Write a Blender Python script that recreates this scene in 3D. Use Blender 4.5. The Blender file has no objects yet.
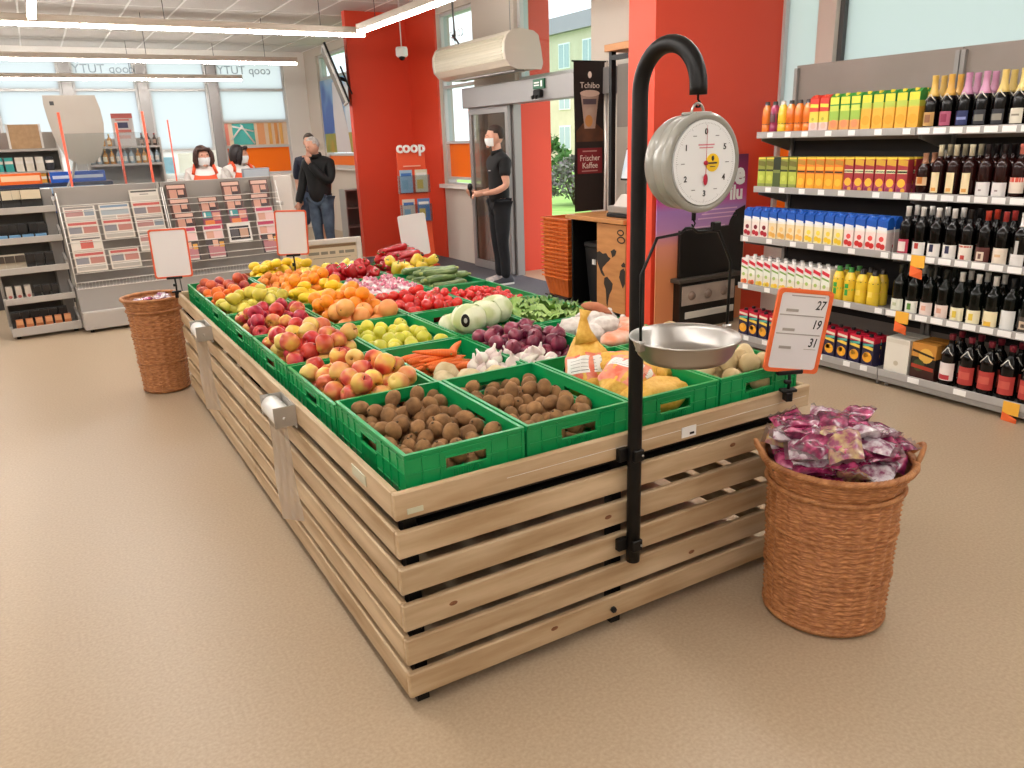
import bpy, math, random
from math import sin, cos, pi, sqrt, atan2, radians
from mathutils import Vector, Matrix, Euler
random.seed(7)
sc = bpy.context.scene
COL = sc.collection

# ---------------------------------------------------------------- camera
CAM_H = 1.65
FPX, PITCH, ROLL, YAW = 779.86, 0.305084, -0.0341925, 0.524893
_fw = Vector((sin(YAW)*cos(PITCH), cos(YAW)*cos(PITCH), -sin(PITCH)))
_r = Vector((cos(YAW), -sin(YAW), 0)); _u = _r.cross(_fw)
_r2 = _r*cos(ROLL) + _u*sin(ROLL); _u2 = -_r*sin(ROLL) + _u*cos(ROLL)
cam_data = bpy.data.cameras.new('camera'); cam = bpy.data.objects.new('camera', cam_data)
COL.objects.link(cam); sc.camera = cam
cam_data.sensor_width = 36; cam_data.lens = FPX/1024*36; cam_data.clip_start = .05; cam_data.clip_end = 400
mw = Matrix((( _r2.x, _u2.x, -_fw.x, 0), (_r2.y, _u2.y, -_fw.y, 0), (_r2.z, _u2.z, -_fw.z, CAM_H), (0, 0, 0, 1)))
cam.matrix_world = mw

# ---------------------------------------------------------------- sky and exposure
wd = bpy.data.worlds.new('overcast_sky'); sc.world = wd; wd.use_nodes = True
SKY = 1.6
bg = wd.node_tree.nodes['Background']; bg.inputs[0].default_value = (.95, .975, 1, 1); bg.inputs[1].default_value = SKY
sc.view_settings.view_transform = 'Standard'; sc.view_settings.look = 'None'
sc.view_settings.exposure = 0.5; sc.view_settings.gamma = 1; sc.view_settings.use_curve_mapping = False
LED = 36.0          # radiance of the ceiling strip diffusers
sc.cycles.use_denoising = True
sc.cycles.max_bounces = 8; sc.cycles.transparent_max_bounces = 16
sc.cycles.sample_clamp_indirect = 8

# ---------------------------------------------------------------- helpers: colour and material
def lin(h):
    h = h.lstrip('#'); o = []
    for i in (0, 2, 4):
        c = int(h[i:i+2], 16)/255
        o.append(c/12.92 if c <= .04045 else ((c+.055)/1.055)**2.4)
    return (o[0], o[1], o[2], 1)
_mats = {}
def M(name, c="#808080", c2=None, rough=.5, metal=0, scale=8, detail=3, bump=0, bscale=None, rnd=0, coat=0, kind='noise', ramp=(.35, .65),
      emit=0, alpha=1, c3=None, stretch=None, hue=0, spec=.5, sub=0, trans=0):
    """Principled material; c2/c3 mixed by a procedural texture in object space, rnd = per-object brightness spread."""
    if name in _mats: return _mats[name]
    m = bpy.data.materials.new(name); m.use_nodes = True; _mats[name] = m
    nt = m.node_tree; N = nt.nodes; L = nt.links; b = N['Principled BSDF']
    b.inputs['Base Color'].default_value = lin(c); b.inputs['Roughness'].default_value = rough
    b.inputs['Metallic'].default_value = metal; b.inputs['Specular IOR Level'].default_value = spec
    if coat: b.inputs['Coat Weight'].default_value = coat; b.inputs['Coat Roughness'].default_value = .12
    if sub: b.inputs['Subsurface Weight'].default_value = sub; b.inputs['Subsurface Radius'].default_value = (.01, .006, .004)
    if emit: b.inputs['Emission Color'].default_value = lin(c); b.inputs['Emission Strength'].default_value = emit
    if alpha < 1: b.inputs['Alpha'].default_value = alpha
    if trans: b.inputs['Transmission Weight'].default_value = trans
    vec = None; out = None
    if c2 or bump or rnd:
        tc = N.new('ShaderNodeTexCoord'); oi = N.new('ShaderNodeObjectInfo'); vec = tc.outputs['Object']
        if stretch:
            mp = N.new('ShaderNodeMapping'); mp.inputs['Scale'].default_value = stretch; L.new(vec, mp.inputs[0]); vec = mp.outputs[0]
        if rnd:
            ad = N.new('ShaderNodeVectorMath'); ad.operation = 'ADD'; sm = N.new('ShaderNodeVectorMath'); sm.operation = 'SCALE'
            cb = N.new('ShaderNodeCombineXYZ')
            for i in range(3): L.new(oi.outputs['Random'], cb.inputs[i])
            L.new(cb.outputs[0], sm.inputs[0]); sm.inputs['Scale'].default_value = 37.0
            L.new(vec, ad.inputs[0]); L.new(sm.outputs[0], ad.inputs[1]); vec = ad.outputs[0]
    if c2:
        if kind == 'noise':
            t = N.new('ShaderNodeTexNoise'); t.inputs['Scale'].default_value = scale; t.inputs['Detail'].default_value = detail; fac = t.outputs['Fac']
        elif kind == 'voronoi':
            t = N.new('ShaderNodeTexVoronoi'); t.inputs['Scale'].default_value = scale; fac = t.outputs['Distance']
        elif kind == 'wave':
            t = N.new('ShaderNodeTexWave'); t.inputs['Scale'].default_value = scale; t.inputs['Distortion'].default_value = detail; t.inputs['Detail'].default_value = 3; fac = t.outputs['Fac']
        L.new(vec, t.inputs['Vector'])
        r = N.new('ShaderNodeValToRGB'); L.new(fac, r.inputs[0]); e = r.color_ramp.elements
        e[0].position, e[1].position = ramp; e[0].color = lin(c); e[1].color = lin(c2)
        if c3:
            n = e.new((ramp[0]+ramp[1])/2); n.color = lin(c3)
        out = r.outputs[0]
    if rnd:
        h = N.new('ShaderNodeHueSaturation')
        if out: L.new(out, h.inputs['Color'])
        else: h.inputs['Color'].default_value = lin(c)
        mr = N.new('ShaderNodeMapRange'); L.new(oi.outputs['Random'], mr.inputs[0]); mr.inputs[3].default_value = 1-rnd; mr.inputs[4].default_value = 1+rnd
        L.new(mr.outputs[0], h.inputs['Value'])
        if hue:
            m2 = N.new('ShaderNodeMapRange'); L.new(oi.outputs['Random'], m2.inputs[0]); m2.inputs[3].default_value = .5-hue; m2.inputs[4].default_value = .5+hue
            L.new(m2.outputs[0], h.inputs['Hue'])
        out = h.outputs[0]
    if out: L.new(out, b.inputs['Base Color'])
    if bump:
        t2 = N.new('ShaderNodeTexNoise'); t2.inputs['Scale'].default_value = bscale or scale*4; t2.inputs['Detail'].default_value = 4; L.new(vec, t2.inputs['Vector'])
        bp = N.new('ShaderNodeBump'); bp.inputs['Strength'].default_value = bump; bp.inputs['Distance'].default_value = .004
        L.new(t2.outputs['Fac'], bp.inputs['Height']); L.new(bp.outputs[0], b.inputs['Normal'])
    return m
def glass(name, tint='#f4fafc', film=0.0, rough=.05):
    """clear pane: see-through with a faint reflection; film = share of white translucent foil on it"""
    if name in _mats: return _mats[name]
    m = bpy.data.materials.new(name); m.use_nodes = True; _mats[name] = m; N = m.node_tree.nodes; L = m.node_tree.links
    N.remove(N['Principled BSDF']); o = N['Material Output']
    t = N.new('ShaderNodeBsdfTransparent'); t.inputs[0].default_value = lin(tint)
    g = N.new('ShaderNodeBsdfGlossy'); g.inputs['Roughness'].default_value = rough
    f = N.new('ShaderNodeLayerWeight'); f.inputs[0].default_value = .5
    pw = N.new('ShaderNodeMath'); pw.operation = 'POWER'; L.new(f.outputs['Facing'], pw.inputs[0]); pw.inputs[1].default_value = 4
    x = N.new('ShaderNodeMixShader'); L.new(pw.outputs[0], x.inputs[0]); L.new(t.outputs[0], x.inputs[1]); L.new(g.outputs[0], x.inputs[2])
    s = x.outputs[0]
    if film:
        tr = N.new('ShaderNodeBsdfTranslucent'); tr.inputs[0].default_value = lin(tint)
        y = N.new('ShaderNodeMixShader'); y.inputs[0].default_value = film; L.new(s, y.inputs[1]); L.new(tr.outputs[0], y.inputs[2]); s = y.outputs[0]
    L.new(s, o.inputs[0]); return m

# ---------------------------------------------------------------- helpers: geometry
class MB:
    def __init__(s): s.v = []; s.f = []; s.m = []; s.sm = []
    def add(s, vs, fs, mat=0, smooth=False):
        o = len(s.v); s.v += [tuple(p) for p in vs]
        for i, f in enumerate(fs):
            s.f.append(tuple(o+k for k in f)); s.m.append(mat[i] if isinstance(mat, list) else mat); s.sm.append(smooth)
        return s
    def box(s, a, b, mat=0):
        x0, y0, z0 = a; x1, y1, z1 = b
        return s.add([(x0,y0,z0),(x1,y0,z0),(x1,y1,z0),(x0,y1,z0),(x0,y0,z1),(x1,y0,z1),(x1,y1,z1),(x0,y1,z1)],
                     [(0,3,2,1),(4,5,6,7),(0,1,5,4),(1,2,6,5),(2,3,7,6),(3,0,4,7)], mat)
    def cbox(s, a, b, c=.004, mat=0):
        """box with chamfered edges"""
        a = list(a); b = list(b); vs = []; fs = []
        idx = {}
        for i, sx in enumerate((0, 1)):
            for sy in (0, 1):
                for sz in (0, 1):
                    for k in range(3):
                        p = [b[0] if sx else a[0], b[1] if sy else a[1], b[2] if sz else a[2]]
                        for q in range(3):
                            if q != k: p[q] += c*(-1 if (sx, sy, sz)[q] else 1)
                        idx[(sx, sy, sz, k)] = len(vs); vs.append(p)
        def q(*ks): fs.append(tuple(idx[k] for k in ks))
        for k in range(3):
            o = [i for i in range(3) if i != k]
            for e in (0, 1):
                r = []
                for (p1, p2) in ((0,0),(1,0),(1,1),(0,1)):
                    t = [0,0,0]; t[k] = e; t[o[0]] = p1; t[o[1]] = p2; r.append((*t, k))
                q(*r)
            for (p1, p2) in ((0,0),(1,0),(1,1),(0,1)):      # edges parallel to k
                t0 = [0,0,0]; t0[o[0]] = p1; t0[o[1]] = p2; t1 = list(t0); t1[k] = 1
                q((*t0, o[0]), (*t1, o[0]), (*t1, o[1]), (*t0, o[1]))
        for sx in (0,1):
            for sy in (0,1):
                for sz in (0,1): q((sx,sy,sz,0),(sx,sy,sz,1),(sx,sy,sz,2))
        return s.add(vs, fs, mat)
    def hull(s, lo, hi, mat=0):
        """quad frustum from two lists of four points"""
        return s.add(list(lo)+list(hi), [(3,2,1,0),(4,5,6,7),(0,1,5,4),(1,2,6,5),(2,3,7,6),(3,0,4,7)], mat)
    def cyl(s, p0, p1, r0, r1=None, n=12, mat=0, cap=True, smooth=True):
        return s.tube([p0, p1], [r0, r0 if r1 is None else r1], n, mat, cap, smooth)
    def tube(s, pts, r, n=8, mat=0, cap=True, smooth=True, closed=False):
        pts = [Vector(p) for p in pts]; k = len(pts); rs = r if isinstance(r, (list, tuple)) else [r]*k
        vs = []; fs = []; up = None
        for i, p in enumerate(pts):
            if closed: t = pts[(i+1) % k]-pts[i-1]
            else: t = pts[min(i+1, k-1)]-pts[max(i-1, 0)]
            t.normalize()
            if up is None:
                up = Vector((0,0,1)) if abs(t.z) < .9 else Vector((1,0,0))
            x = up.cross(t)
            if x.length < 1e-6: x = Vector((0,1,0)).cross(t)
            x.normalize(); y = t.cross(x); up = y
            for j in range(n):
                a = 2*pi*j/n; vs.append(p+(x*cos(a)+y*sin(a))*rs[i])
        for i in range(k if closed else k-1):
            for j in range(n):
                i2 = (i+1) % k
                fs.append((i*n+j, i*n+(j+1) % n, i2*n+(j+1) % n, i2*n+j))
        if cap and not closed: fs += [tuple(range(n-1, -1, -1)), tuple((k-1)*n+j for j in range(n))]
        return s.add(vs, fs, mat, smooth)
    def lathe(s, prof, n=16, c=(0,0,0), mat=0, smooth=True, fn=None, axis='z', mats=None):
        """profile [(r,z)] spun about z at c; fn(theta, r, z)->(r, z) shapes it; mats = material per ring"""
        vs = []; fs = []; ml = []
        for (r, z) in prof:
            for j in range(n):
                a = 2*pi*j/n; r2, z2 = fn(a, r, z) if fn else (r, z)
                p = (r2*cos(a), r2*sin(a), z2)
                if axis == 'y': p = (p[0], -p[2], p[1])
                elif axis == 'x': p = (p[2], p[0], p[1])
                vs.append((p[0]+c[0], p[1]+c[1], p[2]+c[2]))
        k = len(prof)
        for i in range(k-1):
            for j in range(n):
                fs.append((i*n+j, i*n+(j+1) % n, (i+1)*n+(j+1) % n, (i+1)*n+j)); ml.append(mats[i] if mats else mat)
        if prof[0][0] > 1e-5: fs.append(tuple(range(n-1, -1, -1))); ml.append(mats[0] if mats else mat)
        if prof[-1][0] > 1e-5: fs.append(tuple((k-1)*n+j for j in range(n))); ml.append(mats[-1] if mats else mat)
        return s.add(vs, fs, ml, smooth)
    def ell(s, c, r, nu=14, nv=9, mat=0, fn=None):
        if not isinstance(r, (tuple, list)): r = (r, r, r)
        vs = [(c[0], c[1], c[2]-r[2])]; fs = []
        for i in range(1, nv):
            p = -pi/2+pi*i/nv
            for j in range(nu):
                a = 2*pi*j/nu; d = Vector((cos(p)*cos(a), cos(p)*sin(a), sin(p))); k = fn(d) if fn else 1
                vs.append((c[0]+d.x*r[0]*k, c[1]+d.y*r[1]*k, c[2]+d.z*r[2]*k))
        vs.append((c[0], c[1], c[2]+r[2])); top = len(vs)-1
        for j in range(nu): fs.append((0, 1+(j+1) % nu, 1+j)); fs.append((top, 1+(nv-2)*nu+j, 1+(nv-2)*nu+(j+1) % nu))
        for i in range(nv-2):
            for j in range(nu): a = 1+i*nu; fs.append((a+j, a+(j+1) % nu, a+nu+(j+1) % nu, a+nu+j))
        return s.add(vs, fs, mat, True)
    def prism(s, pts, d, mat=0, smooth=False):
        """polygon (3-D points) pushed along vector d"""
        n = len(pts); d = Vector(d); vs = [Vector(p) for p in pts]; vs += [p+d for p in vs]
        return s.add(vs, [tuple(range(n-1, -1, -1)), tuple(range(n, 2*n))]+[(i, (i+1) % n, n+(i+1) % n, n+i) for i in range(n)], mat, smooth)
    def xf(s, mtx, start=0):
        for i in range(start, len(s.v)): s.v[i] = tuple(mtx @ Vector(s.v[i]))
        return s
    def mesh(s, name, mats):
        me = bpy.data.meshes.new(name); me.from_pydata(s.v, [], s.f)
        for m in (mats if isinstance(mats, (list, tuple)) else [mats]): me.materials.append(m)
        me.polygons.foreach_set('material_index', s.m); me.polygons.foreach_set('use_smooth', s.sm)
        me.validate(); me.update(); return me
    def build(s, name, mats, parent=None, loc=(0,0,0), rot=(0,0,0), scale=None):
        return put(name, s.mesh(name, mats), parent, loc, rot, scale)
def put(name, me, parent=None, loc=(0,0,0), rot=(0,0,0), scale=None):
    o = bpy.data.objects.new(name, me); COL.objects.link(o); o.parent = parent; o.location = loc; o.rotation_euler = rot
    if scale: o.scale = scale if isinstance(scale, (tuple, list)) else (scale,)*3
    return o
def tag(o, label, cat, group=None, kind=None):
    if label: o['label'] = label
    if cat: o['category'] = cat
    if group: o['group'] = group
    if kind: o['kind'] = kind
    return o
def thing(name, label, cat, loc=(0,0,0), rot=(0,0,0), group=None):
    o = bpy.data.objects.new(name, None); COL.objects.link(o); o.empty_display_size = .05
    o.location = loc; o.rotation_euler = rot if isinstance(rot, (tuple, list)) else (0, 0, rot)
    return tag(o, label, cat, group)
def struct(o): o['kind'] = 'structure'; return o
def dup(root, loc=None, rot=None, label=None, group=None, scale=None):
    r = root.copy(); COL.objects.link(r)
    if loc is not None: r.location = loc
    if rot is not None: r.rotation_euler = rot if isinstance(rot, (tuple, list)) else (0, 0, rot)
    if scale: r.scale = (scale,)*3
    if label: r['label'] = label
    if group: r['group'] = group
    for ch in root.children:
        c = ch.copy(); COL.objects.link(c); c.parent = r
        for g in ch.children: d = g.copy(); COL.objects.link(d); d.parent = c
    return r
class Kind:
    """builds a thing once, then copies it"""
    def __init__(s, make): s.make = make; s.first = None
    def __call__(s, loc, rot, label, group=None, scale=None):
        if s.first is None:
            o = s.first = s.make(); o.location = loc; o.rotation_euler = rot if isinstance(rot, (tuple, list)) else (0, 0, rot)
            if scale: o.scale = (scale,)*3
            o['label'] = label
            if group: o['group'] = group
            return o
        return dup(s.first, loc, rot, label, group, scale or 1)
_textcache = {}
def text(name, body, size, mat, parent, loc, rot=(pi/2, 0, 0), align='CENTER', bold=0, shear=0, mirror=False, extrude=.0006, sx=1):
    key = (body, size, align, bold, shear, mirror, extrude, mat.name)
    if key not in _textcache:
        cu = bpy.data.curves.new('t', 'FONT'); cu.body = body; cu.size = size; cu.align_x = align; cu.align_y = 'CENTER'; cu.offset = bold; cu.shear = shear
        cu.extrude = extrude; cu.resolution_u = 3
        ob = bpy.data.objects.new('t', cu); COL.objects.link(ob); dg = bpy.context.evaluated_depsgraph_get(); dg.update()
        me = bpy.data.meshes.new_from_object(ob.evaluated_get(dg)); bpy.data.objects.remove(ob); bpy.data.curves.remove(cu)
        me.materials.clear(); me.materials.append(mat); _textcache[key] = me
    o = put(name, _textcache[key], parent, loc, rot)
    o.scale = (-sx if mirror else sx, 1, 1)
    return o
def rr(w, h, r, n=4, cx=0, cy=0):
    """rounded rectangle outline in 2-D"""
    p = []
    for (sx, sy, a0) in ((1,-1,-pi/2),(1,1,0),(-1,1,pi/2),(-1,-1,pi)):
        for i in range(n+1):
            a = a0+pi/2*i/n; p.append((cx+sx*(w/2-r)+r*cos(a), cy+sy*(h/2-r)+r*sin(a)))
    return p
def R(a, b): return random.uniform(a, b)

# ================================================================= THE ROOM
CEIL = 3.42
m_floor = M('vinyl_floor', '#b7a389', '#a79279', rough=.38, scale=90, detail=6, c3='#af9b81', bump=.03, bscale=300, ramp=(.3, .7))
m_white = M('white_paint', '#e6e2dc', rough=.7, bump=.05, bscale=60)
m_beige = M('beige_paint', '#cfc4b8', rough=.7)
m_red = M('orange_red_paint', '#e0472a', rough=.55, bump=.03, bscale=40)
m_tile = M('ceiling_tile_board', '#d5d1cc', '#c9c4bf', rough=.9, scale=160, ramp=(.4, .62), rnd=.02)
m_tbar = M('ceiling_bar_white', '#f4f2ee', rough=.5)
m_alu = M('grey_aluminium', '#9b9896', rough=.4, metal=.3)
m_lalu = M('light_window_frame', '#c9c8c6', rough=.45)
m_frost = glass('frosted_window_film', '#d6dadb', film=.92)
m_clear = glass('clear_window_glass', '#eef7f8')
m_orangefilm = M('orange_window_film', '#ff7a1c', rough=.3, spec=.3)
m_black = M('black_plastic', '#0b0a0a', rough=.5, spec=.35)
m_mat = M('dark_mat', '#5b5a60', '#4e4d53', rough=.85, scale=300, bump=.2, bscale=500)

struct(MB().box((-7.2, -5.2, -.1), (5.95, 16.85, 0)).build('floor', m_floor))
# ceiling: slab + the tiles that show
ceil = struct(MB().box((-7.2, -5.2, CEIL+.035), (5.95, 16.85, CEIL+.2)).build('ceiling', m_tbar))
tw, tl = .605, 1.21
tile_me = MB().cbox((0, 0, 0), (tw-.022, tl-.014, .03), .004).mesh('ceiling_tile', m_tile)
for i in range(15):
    for j in range(11):
        x = 5.03-tw*(i+1); y = 3.4+tl*j
        put('ceiling_tile', tile_me, ceil, (x+.011, y+.007, CEIL+.004))
bars = MB()
for i in range(16): bars.box((5.03-tw*i-.012, 3.4, CEIL-.001), (5.03-tw*i+.012, 16.6, CEIL+.034))
for j in range(12): bars.box((-4.1, 3.4+tl*j-.005, CEIL+.002), (5.03, 3.4+tl*j+.005, CEIL+.034))
bars.build('ceiling_bars', m_tbar, ceil)
MB().box((-7, -5, CEIL+.004), (5.9, 3.39, CEIL+.034)).build('ceiling_panel', m_tile, ceil)
MB().box((-7, 3.39, CEIL+.004), (-4.1, 16.6, CEIL+.034)).build('ceiling_panel', m_tile, ceil)
MB().box((5.05, 3.39, CEIL+.004), (5.9, 5.44, CEIL+.034)).build('ceiling_panel', m_tile, ceil)

# back wall (Y = 16.6) with windows
WX = [-6.55, -5.33, -4.11, -2.89, -1.67, -.45, .77, 1.99, 3.22, 4.62]       # mullion centres
wb = MB()
wb.box((-7.2, 16.6, 0), (5.25, 16.8, 1.12)); wb.box((-7.2, 16.6, 3.28), (5.25, 16.8, CEIL+.03)); wb.box((4.62, 16.6, 1.12), (5.25, 16.8, 3.28)); wb.box((-7.2, 16.6, 1.12), (-6.6, 16.8, 3.28))
struct(wb.build('wall_back', m_white))
wn = 0
def window(x0, x1, zs, place, frame=m_lalu, fw=.045, kinds=None, open_axis='x', glassm=None):
    """window in its opening: place(u, d, z) maps along-wall/depth/height to the world; zs = heights of the bars; kinds = pane materials, bottom up"""
    global wn; wn += 1
    w = struct(thing('window_%d' % wn, None, None)); w.name = 'window_%d' % wn
    b = MB()
    def bx(u0, u1, d0, d1, z0, z1, bb=b, mat=0):
        p, q = place(u0, d0, z0), place(u1, d1, z1); bb.box([min(a, c) for a, c in zip(p, q)], [max(a, c) for a, c in zip(p, q)], mat)
    bx(x0, x0+fw, 0, .1, zs[0], zs[-1]); bx(x1-fw, x1, 0, .1, zs[0], zs[-1])
    for i, z in enumerate(zs): bx(x0+fw, x1-fw, 0, .1, z-(0 if i == 0 else fw/2 if i < len(zs)-1 else fw), z+(0 if i == len(zs)-1 else fw/2 if i else fw))
    b.build('window_frame', frame, w)
    for i in range(len(zs)-1):
        k = kinds[i] if kinds else m_frost
        if k is None: continue
        g = MB(); bx(x0+fw, x1-fw, .045, .055, zs[i]+fw*(.5 if i else 1), zs[i+1]-fw*(.5 if i < len(zs)-2 else 1), g)
        g.build('pane', k, w)
    return w
back = lambda u, d, z: (u, 16.6+d+.03, z)
mul = MB()
for x in WX[1:-1]: mul.box((x-.085, 16.56, 1.12), (x+.085, 16.74, 3.28))
struct(mul.build('trim_1', m_alu))
m_pale = glass('hazy_lower_pane', '#e2e0dc', film=.7)
for i in range(len(WX)-1):
    x0, x1 = WX[i]+(.085 if i else 0), WX[i+1]-(.085 if i < len(WX)-2 else 0)
    if i == len(WX)-2:
        wl = window(x0, x1, (1.12, 1.66, 2.14, 2.72, 3.28), back, kinds=(m_orangefilm, M('lattice_poster', '#ead0b4', rough=.4), m_frost, m_frost))
    else:
        w = window(x0, x1, (1.12, 1.64, 2.72, 3.28), back, kinds=(m_pale, m_frost, m_frost))
        if i == len(WX)-3: wm = w
        if i == len(WX)-4: wk = w
for (a, c_, col) in ((3.3, 3.42, '#e08a78'), (3.5, 3.92, '#4fb3ac'), (3.98, 4.12, '#e2a070'), (4.2, 4.26, '#e8b060'), (4.32, 4.38, '#dd9a58'), (4.42, 4.48, '#e8b060')):
    MB().box((a, 16.66, 1.7), (c_, 16.668, 2.1)).build('picture_patch', M('poster_'+col[1:], col, rough=.4), wl)
for (p, q) in (((3.46, 1.8), (3.7, 2.06)), ((3.66, 2.08), (3.9, 1.72)), ((3.5, 2.05), (3.9, 1.95))):
    MB().tube([(p[0], 16.655, p[1]), (q[0], 16.655, q[1])], .018, 6).build('picture_line', m_white, wl)
struct(MB().box((-6.6, 16.45, 1.08), (4.62, 16.6, 1.12)).build('trim_2', m_white))
# mirrored shop lettering on the outside of the upper panes
m_letter = M('grey_window_lettering', '#8f9aa2', rough=.5)
for w, x in ((wk, 1.4), (wl, 3.86)):
    text('lettering', 'coop TUTY', .21, m_letter, w, (x, 16.62, 3.07), mirror=True)
# posters on the lower panes of the third window
for (x, z, wd_, h, c) in ((2.25, 1.37, .2, .3, '#8fc4d8'), (2.56, 1.4, .3, .36, '#e9f3e6'), (2.95, 1.42, .34, .4, '#f2f6ef')):
    MB().box((x-wd_/2, 16.6, z-h/2), (x+wd_/2, 16.605, z+h/2)).build('notice_sheet', M('notice_'+c[1:], c, rough=.6), wm)

# right wall, entrance part (X = 5.05)
wr = MB(); X0, X1 = 5.05, 5.25
for (y0, y1, z0, z1) in ((15.85, 16.8, 0, CEIL+.03), (12.2, 15.85, 0, 1.22), (12.2, 15.85, 3.28, CEIL+.03), (10.45, 12.2, 0, CEIL+.03),
                         (9.16, 10.45, 0, 1.04), (9.42, 10.45, 3.28, CEIL+.03), (8.4, 9.42, 2.27, CEIL+.03), (6.9, 8.4, 3.28, CEIL+.03), (5.44, 6.9, 0, CEIL+.03)):
    wr.box((X0, y0, z0), (X1, y1, z1))
struct(wr.build('wall_right', m_beige))
side = lambda u, d, z: (5.05+d+.05, u, z)
# tall picture window beyond the red pillar
m_sky_poster = M('blue_poster_print', '#2f62b8', '#d9dfe8', rough=.35, scale=.9, detail=2, c3='#7fb0dd', ramp=(.4, .56))
wp = window(12.2, 15.85, (1.22, 1.46, 2.86, 3.28), side, kinds=(m_orangefilm, m_clear, m_clear))
MB().box((5.07, 12.3, 1.5), (5.09, 15.8, 2.82)).build('poster_print', m_sky_poster, wp)
b = MB()
pts = [(15.1, 1.5), (14.3, 1.5), (14.4, 1.9), (14.62, 2.4), (14.75, 2.75), (15.05, 2.75), (15.12, 2.2)]
b.prism([(5.062, y, z) for y, z in pts], (.006, 0, 0)); b.build('poster_figure', M('pale_poster_shape', '#dcd6d8', rough=.4), wp)
MB().box((5.064, 12.3, 1.5), (5.069, 15.75, 1.85)).build('poster_meadow', M('meadow_print', '#b79a3e', '#8a9a48', scale=5, rough=.4), wp)
struct(MB().box((4.93, 12.2, 1.19), (5.05, 15.85, 1.22)).build('trim_3', m_white))
# window by the entrance with the orange film
w5 = window(9.42, 10.45, (1.04, 1.14, 1.62, 2.35, 3.28), side, kinds=(None, m_orangefilm, m_clear, m_clear), fw=.035)
text('lettering', 'coop', .2, M('white_window_lettering', '#f4f8fa', rough=.5), w5, (5.09, 9.93, 3.0), rot=(pi/2, 0, pi/2))
struct(MB().box((4.96, 9.16, 1.01), (5.05, 10.45, 1.06)).build('trim_4', m_white))
# transom over the door
window(6.9, 8.4, (2.27, 3.28), side, kinds=(m_clear,), fw=.06)
# red pillar by the counter: block + flush strip
b = MB(); b.box((4.11, 11.41, 0), (5.05, 11.53, CEIL+.003)); struct(b.build('wall_pillar', m_red))
struct(MB().box((5.02, 10.45, 0), (5.05, 11.41, CEIL+.003)).build('wall_pillar_strip', m_red))
# orange red pillar in front of the coffee corner
struct(MB().box((4.36, 5.11, 0), (5.95, 5.44, CEIL+.003)).build('wall_pillar_near', m_red))
# right wall behind the drinks shelves (X = 5.72)
wr = MB()
for (y0, y1, z0, z1) in ((-5.2, 5.11, 0, .9), (-5.2, 5.11, 3.28, CEIL+.03), (4.53, 4.7, .9, 3.28), (-5.2, .5, .9, 3.28), (1.9, 2.05, .9, 3.28)):
    wr.box((5.72, y0, z0), (5.92, y1, z1))
struct(wr.build('wall_shelf_side', m_beige))
side2 = lambda u, d, z: (5.72+d+.05, u, z)
window(4.7, 5.11, (.9, 1.62, 3.28), side2, kinds=(m_orangefilm, m_frost), fw=.03)
window(2.05, 4.53, (.9, 3.28), side2, kinds=(m_frost,), fw=.04, frame=M('dark_window_frame', '#4c4a49', rough=.4))
window(.5, 1.9, (.9, 3.28), side2, kinds=(m_frost,), fw=.04)
# walls out of view close the shop
struct(MB().box((-7.2, -5.2, 0), (-7, 16.6, CEIL+.03)).build('wall_left', m_white))
struct(MB().box((-7, -5.2, 0), (5.72, -5, CEIL+.03)).build('wall_front', m_white))

# sliding entrance door
d = struct(thing('door_1', None, None)); d.name = 'door_1'
MB().cbox((4.86, 6.3, 2.03), (5.05, 9.42, 2.27), .006).build('door_header', m_alu, d)
b = MB(); b.box((4.99, 8.36, 0), (5.09, 8.46, 2.03)); b.box((5.0, 9.1, 0), (5.05, 9.16, 2.03)); b.build('door_frame', m_alu, d)
b = MB(); b.box((4.93, 8.4, .02), (4.97, 8.47, 2.03)); b.box((4.93, 9.33, .02), (4.97, 9.4, 2.03)); b.box((4.93, 8.47, .02), (4.97, 9.33, .12)); b.box((4.93, 8.47, 1.95), (4.97, 9.33, 2.03)); b.build('sliding_leaf', m_alu, d)
MB().box((4.945, 8.47, .12), (4.955, 9.33, 1.95)).build('pane', glass('door_pane_glass', '#c9c2bb', film=.25), d)
MB().box((5.05, 8.47, 1.04), (5.06, 9.16, 2.03)).build('side_pane', glass('side_pane_glass', '#cbb9ae', film=.3), d)
MB().cbox((4.835, 7.46, 2.15), (4.86, 7.68, 2.25), .003).build('exit_sign', M('exit_green', '#17603f', rough=.4), d)
m_signwhite = M('sign_white', '#f3f3ee', rough=.5)
b = MB(); b.box((4.832, 7.49, 2.17), (4.836, 7.52, 2.23)); b.box((4.832, 7.55, 2.205), (4.836, 7.65, 2.22)); b.box((4.832, 7.55, 2.18), (4.836, 7.65, 2.192)); b.build('exit_mark', m_signwhite, d)
b = MB(); b.cbox((4.80, 7.5, 2.06), (4.86, 7.63, 2.14), .01); b.cyl((4.8, 7.53, 2.07), (4.77, 7.53, 2.06), .02); b.cyl((4.8, 7.6, 2.07), (4.77, 7.6, 2.06), .02); b.build('door_sensor', m_black, d)
tag(MB().cbox((3.35, 5.6, 0), (5.04, 11.3, .006), .002).build('entrance_mat', m_mat), 'dark grey entrance mat flooring in front of the sliding door', 'mat')

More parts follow.
